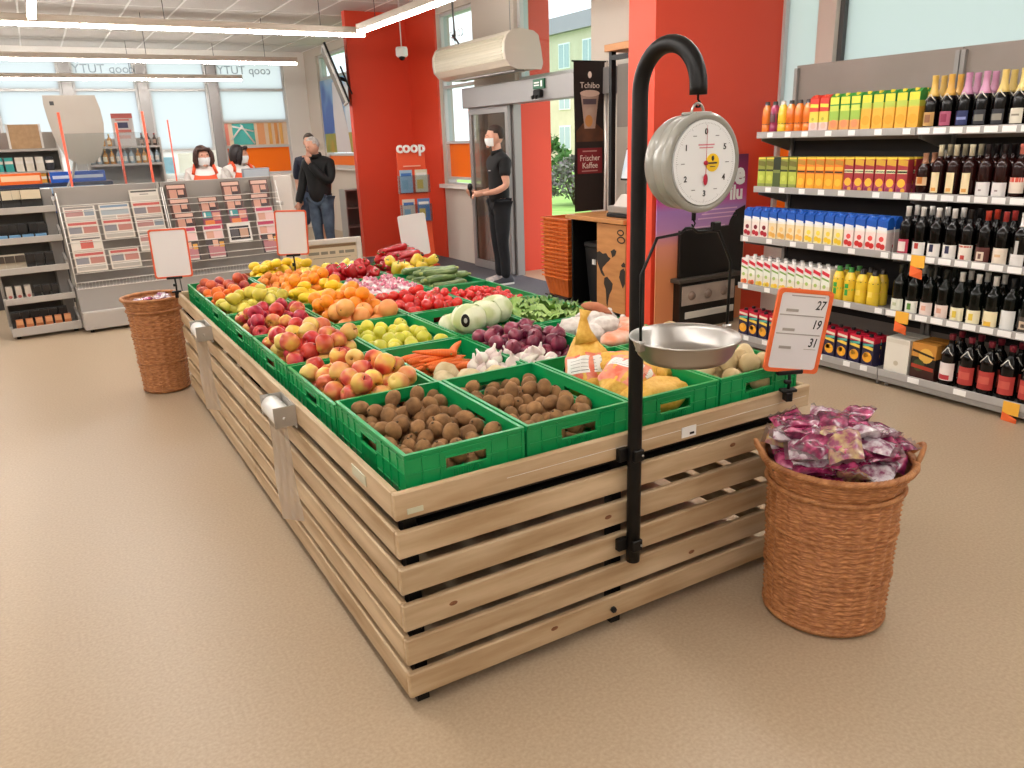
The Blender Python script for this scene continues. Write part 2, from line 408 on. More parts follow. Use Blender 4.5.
# ---------------------------------------------------------------- outside
struct(MB().box((5.95, -60, -.12), (140, 140, -.06)).build('ground', M('grass_lawn', '#7fae4c', '#9cc468', rough=.9, scale=2.5, detail=6)))
struct(MB().box((5.92, -30, -.06), (9.6, 14, -.02)).build('ground_paving', M('outdoor_paving', '#c9c8cc', '#b9b8bc', rough=.8, scale=12)))  # door paving, extended unseen along the wall to keep green bounce off frosted panes
struct(MB().box((5.25, 8.62, -.06), (5.68, 8.86, 3.9)).build('wall_outside_return', m_red))
bl = thing('apartment_block', 'pale yellow apartment block across the lawn seen through the doorway', 'building', (30, 44, -.1))
MB().box((0, -12, 0), (9, 12, 7.9)).build('wall', M('block_render', '#d9cdb4', '#cfc2a8', rough=.9, scale=1), bl)
MB().hull([(-.4,-12.4,7.9),(9.4,-12.4,7.9),(9.4,12.4,7.9),(-.4,12.4,7.9)], [(2,-11,9.4),(7,-11,9.4),(7,11,9.4),(2,11,9.4)]).build('roof', M('block_roof', '#8f8b8a', rough=.8), bl)
m_wf = M('block_window_frame', '#f2f2f0', rough=.6); m_wg = M('block_window_glass', '#a9b8be', rough=.15)
for k in range(3):
    for j in range(9):
        y = -10.6+2.6*j; z = 1.0+2.45*k
        f = MB().box((-.06, y-.62, z-.07), (.02, y+.62, z+1.42)).build('window', m_wf, bl)
        for s in (-1, 1): MB().box((-.08, y+s*.3-.25, z), (-.055, y+s*.3+.25, z+1.34)).build('pane', m_wg, f)
m_leaf1 = M('bush_leaves', '#3f6b33', '#5f8a48', rough=.8, scale=9, rnd=.1)
m_leaf2 = M('lilac_bush_leaves', '#8a7a86', '#6f7f62', rough=.8, scale=9, rnd=.1)
def bush(name, label, c, r, h, m, n, sz):
    o = thing(name, label, 'bush', c); rg = random.Random(n)
    b = MB()
    for i in range(n):
        a, p = rg.uniform(0, 2*pi), math.asin(rg.uniform(-.5, 1)); k = rg.uniform(.7, 1)
        x, y, z = r*k*cos(p)*cos(a), r*k*cos(p)*sin(a), h*(.42+.55*k*sin(p))
        u = Vector((rg.uniform(-1,1), rg.uniform(-1,1), rg.uniform(-1,1))).normalized(); v = u.cross(Vector((rg.uniform(-1,1), rg.uniform(-1,1), 1))).normalized()
        q = Vector((x, y, z)); s = sz*rg.uniform(.6, 1.2)
        b.add([q-u*s, q-v*s*.5, q+u*s, q+v*s*.5], [(0,1,2,3)])
    fo = b.build('foliage', m, o); fo['kind'] = 'stuff'
    t = MB()
    for i in range(5): a = i*1.26; t.tube([(0,0,0),(r*.3*cos(a), r*.3*sin(a), h*.4),(r*.6*cos(a), r*.6*sin(a), h*.75)], [.04,.03,.015], 6)
    t.build('stem', M('bush_bark', '#5d4b3b', rough=.9), o)
bush('garden_bush', 'dense green shrub on the lawn beyond the doorway', (16, 25.1, -.07), 1.2, 2.0, m_leaf1, 900, .16)
bush('lilac_bush', 'greyish lilac flowering shrub on the lawn outside the door', (12, 17.1, -.07), .75, 1.3, m_leaf2, 900, .09)

# ---------------------------------------------------------------- ceiling strip lights
m_house = M('strip_housing', '#c8bcae', rough=.4)
m_led = M('strip_diffuser', '#fffaf5', rough=.5, emit=LED)
m_cable = M('lamp_cable', '#3b3a3a', rough=.5)
def strip(p, length, axis, label, seams, cables, z=2.8):
    t = thing('ceiling_strip_light', label, 'lamp', (p[0], p[1], z), 0 if axis == 'x' else pi/2, 'suspended strip lights')
    MB().cbox((0, -.035, .03), (length, .035, .1), .006).build('housing', m_house, t)
    cuts = [0]+seams+[length]
    for a, c in zip(cuts, cuts[1:]): MB().cbox((a+.006, -.028, 0), (c-.006, .028, .03), .006).build('diffuser', m_led, t)
    for s in cuts: MB().box((s-.006, -.037, -.002), (s+.006, .037, .102)).build('joint_cap', m_house, t)
    for c in cables: MB().cyl((c, 0, .1), (c, 0, CEIL-z+.002), .004, n=6).build('cable', m_cable, t)
strip((-4.4, 9.12), 7.9, 'x', 'long strip light hung across the shop before the red pillar, in front of two others', [1.6, 3.2, 5.03, 6.6], [.8, 2.4, 4.0, 5.8, 7.4])
strip((-4.4, 12.4), 8.06, 'x', 'middle strip light of the three hung parallel to the window wall', [1.6, 3.2, 5.3, 6.8], [.8, 2.4, 4.2, 6, 7.6])
strip((-4.4, 15.5), 7.94, 'x', 'strip light hung closest to the frosted windows of the back wall', [1.6, 3.2, 5.3, 6.8], [.8, 2.4, 4.2, 6.1, 7.5])
strip((3.36, -3.2), 12.08, 'y', 'strip light running over the fruit display towards the red pillar', [1.6, 3.2, 4.8, 6.4, 8, 9.6, 10.8], [.8, 4, 6, 8.8, 11.6])
strip((.23, -3.2), 11.9, 'y', 'strip light running towards the magazine rack', [1.6, 3.2, 4.8, 6.4, 8, 9.6], [.8, 4, 6, 8.8, 11.2])
strip((-3.2, -3.2), 11.9, 'y', 'strip light over the far side of the beige floor', [1.6, 3.2, 4.8, 6.4, 8, 9.6], [.8, 4, 6, 8.8, 11.2])

# ================================================================= PRODUCE STAND AND CRATES
m_wood = M('pine_board', '#d0b896', '#a4855f', rough=.55, scale=2.2, detail=5, kind='noise', stretch=(1, 1, 9), bump=.06, bscale=20, rnd=.05, ramp=(.3, .72))
m_woody = M('pine_board_long', '#d0b896', '#a4855f', rough=.55, scale=2.2, detail=5, stretch=(9, 1, 9), bump=.06, bscale=20, rnd=.05, ramp=(.3, .72))
m_woodx = M('pine_board_front', '#d0b896', '#a4855f', rough=.55, scale=2.2, detail=5, stretch=(1, 9, 9), bump=.06, bscale=20, rnd=.05, ramp=(.3, .72))
m_knot = M('wood_knot', '#8a5a38', '#6e4327', rough=.6, scale=90)
m_dark = M('black_steel', '#0a0909', rough=.42, spec=.3)
m_green = M('green_plastic', '#0a9852', rough=.33, spec=.5)
SX0, SX1, SY0, SY1 = .69, 2.385, 1.863, 5.72
ROWS = [(.64, .724), (.52, .602), (.403, .487), (.28, .368), (.163, .251), (.048, .133)]
st = thing('produce_stand', 'long slatted pine fruit and vegetable stand filled with green crates', 'display stand', (SX0, SY0, 0))
T = .022
W, D = SX1-SX0, SY1-SY0
YM = 1.94
for k, (z0, z1) in enumerate(ROWS):
    bd = MB().cbox((0, 0, z0), (W, T, z1), .004).build('board', m_woodx, st)
    for (a, c) in ((T+.001, YM-.002), (YM+.002, D-T-.001)):
        MB().cbox((0, a, z0), (T, c, z1), .004).build('board', m_woody, st)
        MB().cbox((W-T, a, z0), (W, c, z1), .004).build('board', m_woody, st)
    MB().cbox((0, D-T, z0), (W, D, z1), .004).build('board', m_woodx, st)
# knots in the front boards
for (x, k, dz) in ((.16, 3, .045), (.52, 5, .05), (.74, 2, .04), (1.12, 4, .03), (1.3, 1, .05)):
    z0, z1 = ROWS[k]
    b = MB(); b.ell((x, .0005, z0+dz), (.016, .0015, .008), 10, 6); b.build('knot', m_knot, st)
for (x, y) in ((.035, .035), (W-.075, .035), (.035, D-.075), (W-.075, D-.075), (.78, .035), (.78, D-.075), (.035, YM-.02), (W-.075, YM-.02)):
    MB().box((x, y, 0), (x+.04, y+.04, .62)).build('leg', m_dark, st)
for y in (.035, YM-.02, D-.075):
    MB().box((.08, y+.005, .56), (.78, y+.035, .6)).build('cross_rail', m_dark, st)
    MB().box((.82, y+.005, .56), (W-.08, y+.035, .6)).build('cross_rail', m_dark, st)
MB().box((T+.004, T+.004, .622), (W-T-.004, D-T-.004, .634)).build('deck', m_dark, st)
# steel strip along the near rail and its shelf tag
MB().cbox((.36, -.0015, .682), (W-.02, -.0002, .6835), .0002).build('rail_strip', M('bright_strip', '#e9e4da', rough=.3), st)
m_tag = M('paper_tag', '#f2f1ee', rough=.6)
tg = MB().cbox((1.05, -.004, .652), (1.115, -.0003, .69), .0008).build('shelf_tag', m_tag, st)
MB().box((1.085, -.0048, .66), (1.105, -.004, .668)).build('tag_print', m_black, tg)
MB().cbox((.035, -.003, .655), (.085, -.0003, .672), .0008).build('tape', M('clear_tape', '#c9c9ae', rough=.2), st)
MB().cbox((-.003, .22, .665), (-.0003, .34, .7), .0008).build('tape', M('clear_tape', '#c9c9ae'), st)
MB().cyl((.76, -.001, .085), (.76, -.012, .085), .011, n=6).build('bolt', m_dark, st)

# bag rolls on steel brackets along the long side
m_steel = M('brushed_steel', '#c4c0ba', '#aaa59d', rough=.35, metal=.5, scale=3, stretch=(1, 40, 1))
m_film = M('white_plastic_film', '#f1efea', rough=.35, trans=.15)
for Yc in (2.93, 4.58):
    t = thing('bag_roll_holder', 'white plastic bag roll on a steel bracket, %s' % ('towards the kiwi corner' if Yc < 4 else 'towards the tall far basket'), 'bag roll', (SX0, Yc, .672), 0, 'bag rolls on the stand side')
    b = MB(); b.box((-.004, -.1, -.05), (-.0005, .1, .045)); b.box((-.085, -.1, -.035), (-.004, -.0965, .045)); b.box((-.085, .0965, -.035), (-.004, .1, .045)); b.build('bracket', m_steel, t)
    b = MB(); b.lathe([(.012,-.094),(.037,-.094),(.04,-.09),(.04,.09),(.037,.094),(.012,.094)], 20, (-.047, 0, 0), axis='y'); b.build('roll', m_film, t)
    MB().cyl((-.047, -.105, 0), (-.047, .105, 0), .006).build('rod', m_steel, t)
    b = MB(); q = []
    for i in range(13):
        z = -.03-.036*i; x = -.022-.003*sin(i*1.1)
        q.append([(-.078+.0055*j*(1+.03*i)+.003*sin(j*2.1+i*.7), .03-.0065*j*(1+.03*i)+.003*sin(i*.9), z) for j in range(10)])
    vs = [p for row in q for p in row]; fs = [(r*10+j, r*10+j+1, r*10+j+11, r*10+j+10) for r in range(12) for j in range(9)]
    b.add(vs, fs, 0, True)
    if True: b.build('hanging_bag', glass('thin_bag_film', '#f3f1ee', film=.65), t)

# ---------------- green crate 40 x 60, built once and copied
CW, CL, CH = .396, .596, .17
def crate_wall(L):
    """wall in local x (length) z (height), outer face at y=0, inner at y=.012"""
    b = MB(); t0, t1 = .004, .010; s = .068; z0, z1 = .098, .132
    b.box((0, t0, 0), (L, t1, z0)); b.box((0, t0, z1), (L, t1, CH))
    b.box((0, t0, z0), (L/2-s, t1, z1)); b.box((L/2+s, t0, z0), (L, t1, z1))
    n = 7 if L < .5 else 10
    for i in range(n+1):
        x = L*i/n
        if abs(x-L/2) < s and i not in (0, n): b.box((x-.002, 0, 0), (x+.002, t0, z0-.004)); continue
        b.box((max(0, x-.002), 0, 0), (min(L, x+.002), t0, CH-.012))
    for z in (.052, .108):
        for (xa, xb) in ((0, L/2-s), (L/2+s, L)): b.box((xa, 0, z-.002), (xb, t0, z+.002))
    for (c0, c1) in ((L/2-s-.05, L/2-s-.008), (L/2+s+.008, L/2+s+.05), (L/2-.05, L/2+.05)):
        k = 5 if c1-c0 < .06 else 12
        for i in range(k): x = c0+(c1-c0)*(i+.5)/k; b.box((x-.0014, .001, .008), (x+.0014, t0, .048 if k == 5 else .09))
    b.box((L/2-s, 0, z0-.006), (L/2+s, t0, z0)); b.box((L/2-s, 0, z1), (L/2+s, t0, z1+.005))
    return b
me_long = crate_wall(CL).mesh('side_wall', m_green); me_short = crate_wall(CW).mesh('end_wall', m_green)
rb = MB()
def rimloop(x0, y0, x1, y1, w, z0, z1):
    rb.box((x0, y0, z0), (x1, y0+w, z1)); rb.box((x0, y1-w, z0), (x1, y1, z1)); rb.box((x0, y0+w, z0), (x0+w, y1-w, z1)); rb.box((x1-w, y0+w, z0), (x1, y1-w, z1))
rimloop(0, 0, CW, CL, .012, CH-.007, CH); rimloop(.001, .001, CW-.001, CL-.001, .004, CH-.022, CH-.017)
me_rim = rb.mesh('rim', m_green)
fb = MB(); fb.box((.008, .008, 0), (CW-.008, CL-.008, .008))
for i in range(7): y = .06+.08*i; fb.box((.01, y-.003, .008), (CW-.01, y+.003, .012))
me_floor = fb.mesh('crate_floor', m_green)
def make_crate():
    t = thing('produce_crate', 'x', 'crate')
    put('side_wall', me_long, t, (0, CL, 0), (0, 0, -pi/2)); put('side_wall', me_long, t, (CW, 0, 0), (0, 0, pi/2))
    put('end_wall', me_short, t, (0, 0, 0)); put('end_wall', me_short, t, (CW, CL, 0), (0, 0, pi))
    put('rim', me_rim, t); put('crate_floor', me_floor, t); return t
crate = Kind(make_crate)
CX = [.745+.4045*i for i in range(4)]; CY = [1.905+.612*j for j in range(6)]
GOODS = {(0,0): 'brown kiwis in the corner by the bag rolls', (1,0): 'brown kiwis beside the black scale post', (2,0): 'netted potato bags under the scale pan', (3,0): 'loose pale potatoes by the price board',
 (0,1): 'red and yellow apples next to the kiwis', (1,1): 'carrots and celeriac', (2,1): 'red onions and garlic', (3,1): 'garlic bags and sweet potatoes',
 (0,2): 'red yellow apples along the rail', (1,2): 'yellow green apples', (2,2): 'white cabbages', (3,2): 'leafy lettuce',
 (0,3): 'dark red apples', (1,3): 'oranges and grapefruit', (2,3): 'large red tomatoes', (3,3): 'small cherry tomatoes',
 (0,4): 'pears and tangerines', (1,4): 'lemons and oranges', (2,4): 'bagged radishes', (3,4): 'cucumbers and courgettes',
 (0,5): 'plums and nectarines', (1,5): 'apricots', (2,5): 'red bell peppers', (3,5): 'pointed red peppers'}
RIM = {}
for (i, j), g in GOODS.items():
    rim = .812 if j == 0 else .792
    RIM[(i, j)] = rim
    crate((CX[i], CY[j], rim-CH), 0, 'green plastic crate holding '+g, 'green crates on the produce stand')
# risers the front crates stand on

# ================================================================= PRODUCE
def pile(x0, x1, y0, y1, zb, n, r, mound=0, cx=None, cy=None, tries=26, rv=.08, pack=.97, placed=None, zmax=9):
    out = placed if placed is not None else []; new = []
    cx = (x0+x1)/2 if cx is None else cx; cy = (y0+y1)/2 if cy is None else cy
    for _ in range(n):
        ri = r*R(1-rv, 1+rv); best = None
        for _t in range(tries):
            x, y = R(x0+ri, x1-ri), R(y0+ri, y1-ri); z = zb+ri
            for (a, b_, c, q) in out:
                dd = (a-x)**2+(b_-y)**2; s = (ri+q)*pack
                if dd < s*s: z = max(z, c+sqrt(s*s-dd))
            sc_ = z+mound*((x-cx)**2+(y-cy)**2)
            if best is None or sc_ < best[0]: best = (sc_, x, y, z, ri)
        if best[3] > zmax: continue
        out.append(best[1:]); new.append(best[1:])
    return new
def rot3(): return (R(0, 6.28), R(0, 6.28), R(0, 6.28))
def upish(t=.6): return (R(-t, t), R(-t, t), R(0, 6.28))
def inner(i, j, pad=.014): return CX[i]+pad, CX[i]+CW-pad, CY[j]+pad, CY[j]+CL-pad
def scatter(mk, spots, label, group, r0, rot=upish, child=None):
    for (x, y, z, r) in spots: mk((x, y, z), rot(), label, group, r/r0)
def mesh_kind(name, cat, me, child=None):
    def mk():
        o = tag(put(name, me), 'x', cat)
        if child: put(child[0], child[1], o)
        return o
    return Kind(mk)
# -- materials
m_kiwi = M('kiwi_skin', '#9a7146', '#785533', rough=.85, scale=30, bump=.25, bscale=220, rnd=.12)
m_stem = M('fruit_stem', '#4e3a22', rough=.8)
def apple_mesh(r=.038):
    def fn(a, q, z): return q*(1+.03*cos(5*a)*(1 if z < 0 else .3)), z
    pr = [(.0, -.026), (.006, -.029), (.014, -.0335), (.023, -.031), (.032, -.021), (.0375, -.006), (.039, .008), (.036, .021), (.028, .031), (.019, .0345), (.011, .0325), (.005, .027), (0, .021)]
    return MB().lathe(pr, 18, fn=fn)
m_apA = M('apple_red_yellow', '#b8242e', '#dfb552', rough=.32, scale=13, detail=2, rnd=.1, hue=.015, ramp=(.36, .64), c3='#d26844')
m_apB = M('apple_dark_red', '#a51230', '#c93a3c', rough=.3, scale=20, rnd=.14, hue=.01)
m_apC = M('apple_yellow_green', '#d9cf45', '#c3c23a', rough=.35, scale=14, rnd=.07)
m_apD = M('apple_yellow_blush', '#dfc266', '#d0704a', rough=.32, scale=11, detail=2, rnd=.08, ramp=(.42, .72))
st_me = MB().tube([(0, 0, .02), (.001, 0, .034), (.004, .001, .043)], [.0018, .0014, .002], 6).mesh('stem', m_stem)
def apple_kind(nm, m): return mesh_kind(nm, 'apple', apple_mesh().mesh(nm, m), ('stem', st_me))
apA, apB, apC, apD = apple_kind('apple', m_apA), apple_kind('apple', m_apB), apple_kind('apple', m_apC), apple_kind('apple', m_apD)
kiwi = mesh_kind('kiwi', 'kiwi', MB().ell((0,0,0), (.034, .027, .0255), 12, 8).mesh('kiwi', m_kiwi), ('kiwi_tip', MB().ell((.0335,0,0), (.002,.005,.005), 6, 4).mesh('kiwi_tip', m_stem)))
m_or = M('orange_peel', '#f79a1c', '#ee8a12', rough=.42, scale=60, bump=.15, bscale=350, rnd=.06)
m_gf = M('grapefruit_peel', '#f3b05e', '#ec9455', rough=.42, scale=10, bump=.12, bscale=300, rnd=.05)
m_lem = M('lemon_peel', '#f4cf2a', '#eabf1c', rough=.4, scale=20, bump=.12, bscale=300, rnd=.06)
m_tang = M('tangerine_peel', '#f07816', '#e2650c', rough=.4, scale=30, bump=.12, bscale=300, rnd=.08)
m_nect = M('nectarine_skin', '#8e1a2c', '#d8683a', rough=.4, scale=14, rnd=.12)
m_pear = M('pear_skin', '#dccb52', '#c4b840', rough=.45, scale=16, rnd=.08)
def citrus(r): 
    return MB().lathe([(0,-r*.96),(r*.2,-r*.97),(r*.5,-r*.86),(r*.8,-r*.6),(r*.97,-r*.22),(r,.05*r),(r*.93,r*.38),(r*.72,r*.7),(r*.42,r*.91),(r*.15,r*.97),(r*.06,r*.94),(0,r*.93)], 16)
bt_me = MB().ell((0,0,.0375), (.004,.004,.0015), 6, 4).mesh('navel', m_stem)
orange = mesh_kind('orange', 'orange', citrus(.04).mesh('orange', m_or), ('navel', bt_me))
grapef = mesh_kind('grapefruit', 'grapefruit', citrus(.055).mesh('grapefruit', m_gf), ('navel', MB().ell((0,0,.0515), (.005,.005,.0015), 6, 4).mesh('navel', m_stem)))
tanger = mesh_kind('tangerine', 'tangerine', MB().ell((0,0,0), (.032,.032,.026), 14, 9).mesh('tangerine', m_tang), ('navel', MB().ell((0,0,.0255), (.004,.004,.0015), 6, 4).mesh('navel', m_stem)))
apric = mesh_kind('apricot', 'apricot', MB().ell((0,0,0), (.028,.027,.026), 12, 8).mesh('apricot', M('apricot_skin', '#ee9a3c', '#e27f34', rough=.5, scale=16, rnd=.08)))
nect = mesh_kind('nectarine', 'nectarine', MB().ell((0,0,0), (.035,.034,.033), 14, 9, fn=lambda d: 1-.09*max(0, d.z)**6).mesh('nectarine', m_nect))
lemon = mesh_kind('lemon', 'lemon', MB().lathe([(0,-.047),(.005,-.046),(.009,-.042),(.02,-.034),(.028,-.018),(.03,0),(.028,.018),(.02,.033),(.008,.041),(.005,.046),(0,.048)], 14, axis='x').mesh('lemon', m_lem))
pear = mesh_kind('pear', 'pear', MB().lathe([(0,-.04),(.012,-.042),(.028,-.034),(.035,-.016),(.033,.004),(.024,.024),(.016,.04),(.012,.05),(.006,.055),(0,.053)], 14, axis='x').mesh('pear', m_pear), ('stem', MB().tube([(.053,0,0),(.07,.003,.002)], .0018, 6).mesh('stem', m_stem)))
m_tom = M('tomato_skin', '#d01f22', '#e0362a', rough=.18, scale=9, rnd=.1, coat=.3)
m_calyx = M('tomato_calyx', '#4a7a2a', rough=.6)
def star(r, z, n=5):
    b = MB()
    for i in range(n):
        a = 2*pi*i/n; b.add([(0,0,z), (r*.3*cos(a-.5), r*.3*sin(a-.5), z+.0015), (r*cos(a), r*sin(a), z+.003), (r*.3*cos(a+.5), r*.3*sin(a+.5), z+.0015)], [(0,1,2,3)])
    b.cyl((0,0,z), (.002,0,z+.008), .0018, n=5); return b
def tomato_me(r): return MB().ell((0,0,0), (r, r, r*.84), 14, 9, fn=lambda d: 1-.08*max(0, d.z)**8)
tomato = mesh_kind('tomato', 'tomato', tomato_me(.033).mesh('tomato', m_tom), ('calyx', star(.017, .0245).mesh('calyx', m_calyx)))
cherry = mesh_kind('cherry_tomato', 'tomato', tomato_me(.021).mesh('cherry_tomato', m_tom), ('calyx', star(.012, .0155).mesh('calyx', m_calyx)))
m_pot = M('potato_skin', '#dcc79c', '#c4a878', rough=.75, scale=12, bump=.1, bscale=60, rnd=.07)
pot = mesh_kind('potato', 'potato', MB().ell((0,0,0), (.05,.038,.034), 14, 9, fn=lambda d: 1+.06*sin(3*d.x+1)+.05*sin(4*d.y)).mesh('potato', m_pot))
m_onion = M('red_onion_skin', '#6e1f3c', '#8f3a50', rough=.3, scale=5, kind='wave', detail=3, stretch=(1, 1, .2), rnd=.14, coat=.2)
onion = mesh_kind('red_onion', 'onion', MB().lathe([(0,-.034),(.006,-.034),(.018,-.03),(.031,-.018),(.036,-.002),(.033,.014),(.022,.028),(.01,.036),(.0055,.046),(.004,.055),(0,.056)], 16).mesh('red_onion', m_onion), ('roots', MB().ell((0,0,-.034), (.008,.008,.003), 8, 4).mesh('roots', M('onion_roots', '#b59a78', rough=.9))))
m_garlic = M('garlic_skin', '#eee6da', '#dcc9c4', rough=.55, scale=6, kind='wave', detail=2, rnd=.04)
garlic = mesh_kind('garlic_bulb', 'garlic', MB().lathe([(0,-.022),(.012,-.023),(.024,-.016),(.029,-.003),(.026,.01),(.015,.022),(.007,.03),(.005,.042),(.004,.05),(0,.05)], 20, fn=lambda a, r, z: (r*(1+.07*abs(cos(4*a))), z)).mesh('garlic_bulb', m_garlic))
m_carrot = M('carrot_skin', '#e8732a', '#d9601c', rough=.5, scale=6, kind='wave', stretch=(8, 1, 1), detail=4, rnd=.06)
carrot = mesh_kind('carrot', 'carrot', MB().tube([(-.085,0,0),(-.082,0,0),(-.06,.001,0),(-.01,.003,.001),(.05,.001,0),(.09,-.003,0),(.105,-.004,0)], [.005,.014,.0175,.016,.0115,.006,.002], 12).mesh('carrot', m_carrot), ('carrot_top', MB().cyl((-.085,0,0), (-.094,0,.001), .005, .003, 8).mesh('carrot_top', M('carrot_top_green', '#7d7a3a', rough=.7))))
m_cel = M('celeriac_skin', '#d9c7a0', '#b9a178', rough=.8, scale=14, bump=.3, bscale=50)
celeriac = mesh_kind('celeriac', 'celeriac', MB().ell((0,0,0), (.058,.055,.048), 16, 10, fn=lambda d: 1+.06*sin(5*d.x+2)*sin(6*d.y)).mesh('celeriac', m_cel))
m_sweet = M('sweet_potato_skin', '#c07a58', '#a8603f', rough=.7, scale=10, bump=.1)
sweet = mesh_kind('sweet_potato', 'sweet potato', MB().tube([(-.1,0,0),(-.09,0,0),(-.05,.004,.004),(0,.006,.006),(.06,.002,.002),(.1,-.006,-.004),(.115,-.01,-.006)], [.004,.014,.03,.036,.028,.012,.003], 14).mesh('sweet_potato', m_sweet))
m_cuc = M('courgette_skin', '#3f5f2c', '#8fa56a', rough=.35, scale=14, kind='noise', stretch=(1, 5, 5), rnd=.12)
cuc = mesh_kind('courgette', 'courgette', MB().tube([(-.11,0,0),(-.107,0,0),(-.09,.002,0),(-.03,.006,0),(.04,.004,0),(.1,-.002,0),(.118,-.004,0),(.121,-.004,0)], [.006,.016,.023,.024,.0235,.022,.016,.006], 14).mesh('courgette', m_cuc), ('stem', MB().cyl((-.108,0,0), (-.128,.003,.002), .008, .01, 6).mesh('stem', M('courgette_stem', '#a9b26a', rough=.6))))
def pep_fn(a, r, z): return r*(1-.13*abs(sin(2*a))**4*(1 if r > .01 else 0)), z
def pepper(m): return MB().lathe([(0,-.04),(.014,-.045),(.026,-.04),(.033,-.02),(.037,.005),(.038,.025),(.032,.036),(.018,.038),(.007,.032),(0,.031)], 20, fn=pep_fn).mesh('bell_pepper', m)
m_pr, m_py = M('red_pepper_skin', '#c31a22', '#a8141c', rough=.15, coat=.4, scale=8, rnd=.08), M('yellow_pepper_skin', '#efc02c', '#e2cf5a', rough=.18, coat=.4, scale=8, rnd=.06)
stemg = MB().tube([(0,0,.03),(.001,0,.045),(.005,0,.056)], [.004,.003,.0045], 6).mesh('stem', m_calyx)
pepR, pepY = mesh_kind('bell_pepper', 'pepper', pepper(m_pr), ('stem', stemg)), mesh_kind('bell_pepper', 'pepper', pepper(m_py), ('stem', stemg))
point = mesh_kind('pointed_pepper', 'pepper', MB().tube([(-.095,0,0),(-.092,0,0),(-.08,0,0),(-.03,.004,.003),(.04,.002,.004),(.1,-.01,0),(.115,-.014,-.003)], [.005,.02,.027,.026,.019,.008,.002], 12).mesh('pointed_pepper', m_pr), ('stem', MB().tube([(-.09,0,0),(-.115,.002,.006)], .004, 6).mesh('stem', m_calyx)))

# -- row 1
zf = lambda i, j, k: RIM[(i, j)]-k
scatter(kiwi, pile(*inner(0,0), zf(0,0,.125), 108, .0265, .1, cy=inner(0,0)[3]-.18), 'brown kiwi fruit in the corner crate by the bag rolls', 'kiwis in the corner crate', .0275, rot3)
scatter(kiwi, pile(*inner(1,0), zf(1,0,.125), 104, .0265, .12, cy=inner(1,0)[3]-.2), 'brown kiwi fruit in the crate beside the scale post', 'kiwis beside the scale post', .0275, rot3)
scatter(pot, pile(*inner(3,0), zf(3,0,.11), 42, .04, .05), 'pale loose potato in the crate behind the scale pan', 'loose potatoes', .04, rot3)
# potato net bags
m_net = M('potato_net', '#ecbc54', '#dfa63a', rough=.5, scale=60, bump=.3, bscale=160)
m_lab_r = M('red_bag_band', '#e4684c', '#efa284', rough=.35, scale=20)
m_lab_w = M('white_bag_label', '#efece6', rough=.4)
m_print = M('dark_print', '#4a463f', rough=.5)
def potato_bag(loc, rot, label, neck=False, band=True, s=1.0, lab='w'):
    t = thing('potato_bag', label, 'potato bag', loc, rot, 'netted potato bags')
    rg = random.Random(int(loc[0]*1000+loc[1]*77))
    ph = [rg.uniform(0, 6) for _ in range(6)]
    def lump(d): return 1+.07*sin(7*d.x+ph[0])*sin(6*d.y+ph[1])+.06*sin(9*d.y+ph[2]+4*d.z)
    L, Wd, Hh = .15*s, .095*s, .06*s
    b = MB(); b.ell((0,0,0), (L, Wd, Hh), 28, 16, fn=lump)
    if neck: b.tube([(L*.8,0,.01),(L*1.15,.004,.025),(L*1.4,.0,.05),(L*1.6,-.01,.06)], [.05*s,.026*s,.014,.024], 12)
    b.build('net', m_net, t)
    if band:
        def patch(u0, u1, v0, v1, k):
            n, m_ = 10, 8; vs = []
            for i in range(n+1):
                for j in range(m_+1):
                    a = v0+(v1-v0)*j/m_; x = u0+(u1-u0)*i/n; q = sqrt(max(0, 1-x*x)); d = Vector((x, q*sin(a), q*cos(a))); kk = lump(d)*k
                    vs.append((d.x*L*kk, d.y*Wd*kk, d.z*Hh*kk))
            return MB().add(vs, [(i*(m_+1)+j, (i+1)*(m_+1)+j, (i+1)*(m_+1)+j+1, i*(m_+1)+j+1) for i in range(n) for j in range(m_)], 0, True)
        patch(-.62, .42, -1.35, 1.35, 1.02).build('print_band', m_lab_r, t)
        l = patch(-.1, .34, -1.0, 1.0, 1.035).build('label', m_lab_w, t)
        for q in range(4): patch(-.04+.09*q, -.025+.09*q, -.75, .75, 1.04).build('label_print', m_print if q == 0 else M('grey_print', '#a9a49c'), l)
x0, x1, y0, y1 = inner(2, 0); zr = RIM[(2, 0)]
potato_bag((x0+.135, y0+.43, zr-.035), (radians(-10), radians(-58), radians(62)), 'yellow potato net standing up with its knotted neck on top', True, s=.98)
potato_bag((x0+.16, y0+.22, zr-.015), (radians(15), radians(-12), radians(25)), 'yellow potato net lying flat next to the black scale post', s=1.0)
potato_bag((x0+.27, y0+.33, zr-.02), (radians(-14), radians(10), radians(-40)), 'yellow potato net tilted under the scale pan')
potato_bag((x0+.2, y0+.12, zr-.055), (0, 0, radians(5)), 'yellow potato net at the bottom behind the crate handle slot', band=False)
potato_bag((x0+.18, y0+.42, zr-.08), (0, 0, radians(8)), 'yellow potato net at the bottom of the crate below the others', band=False)

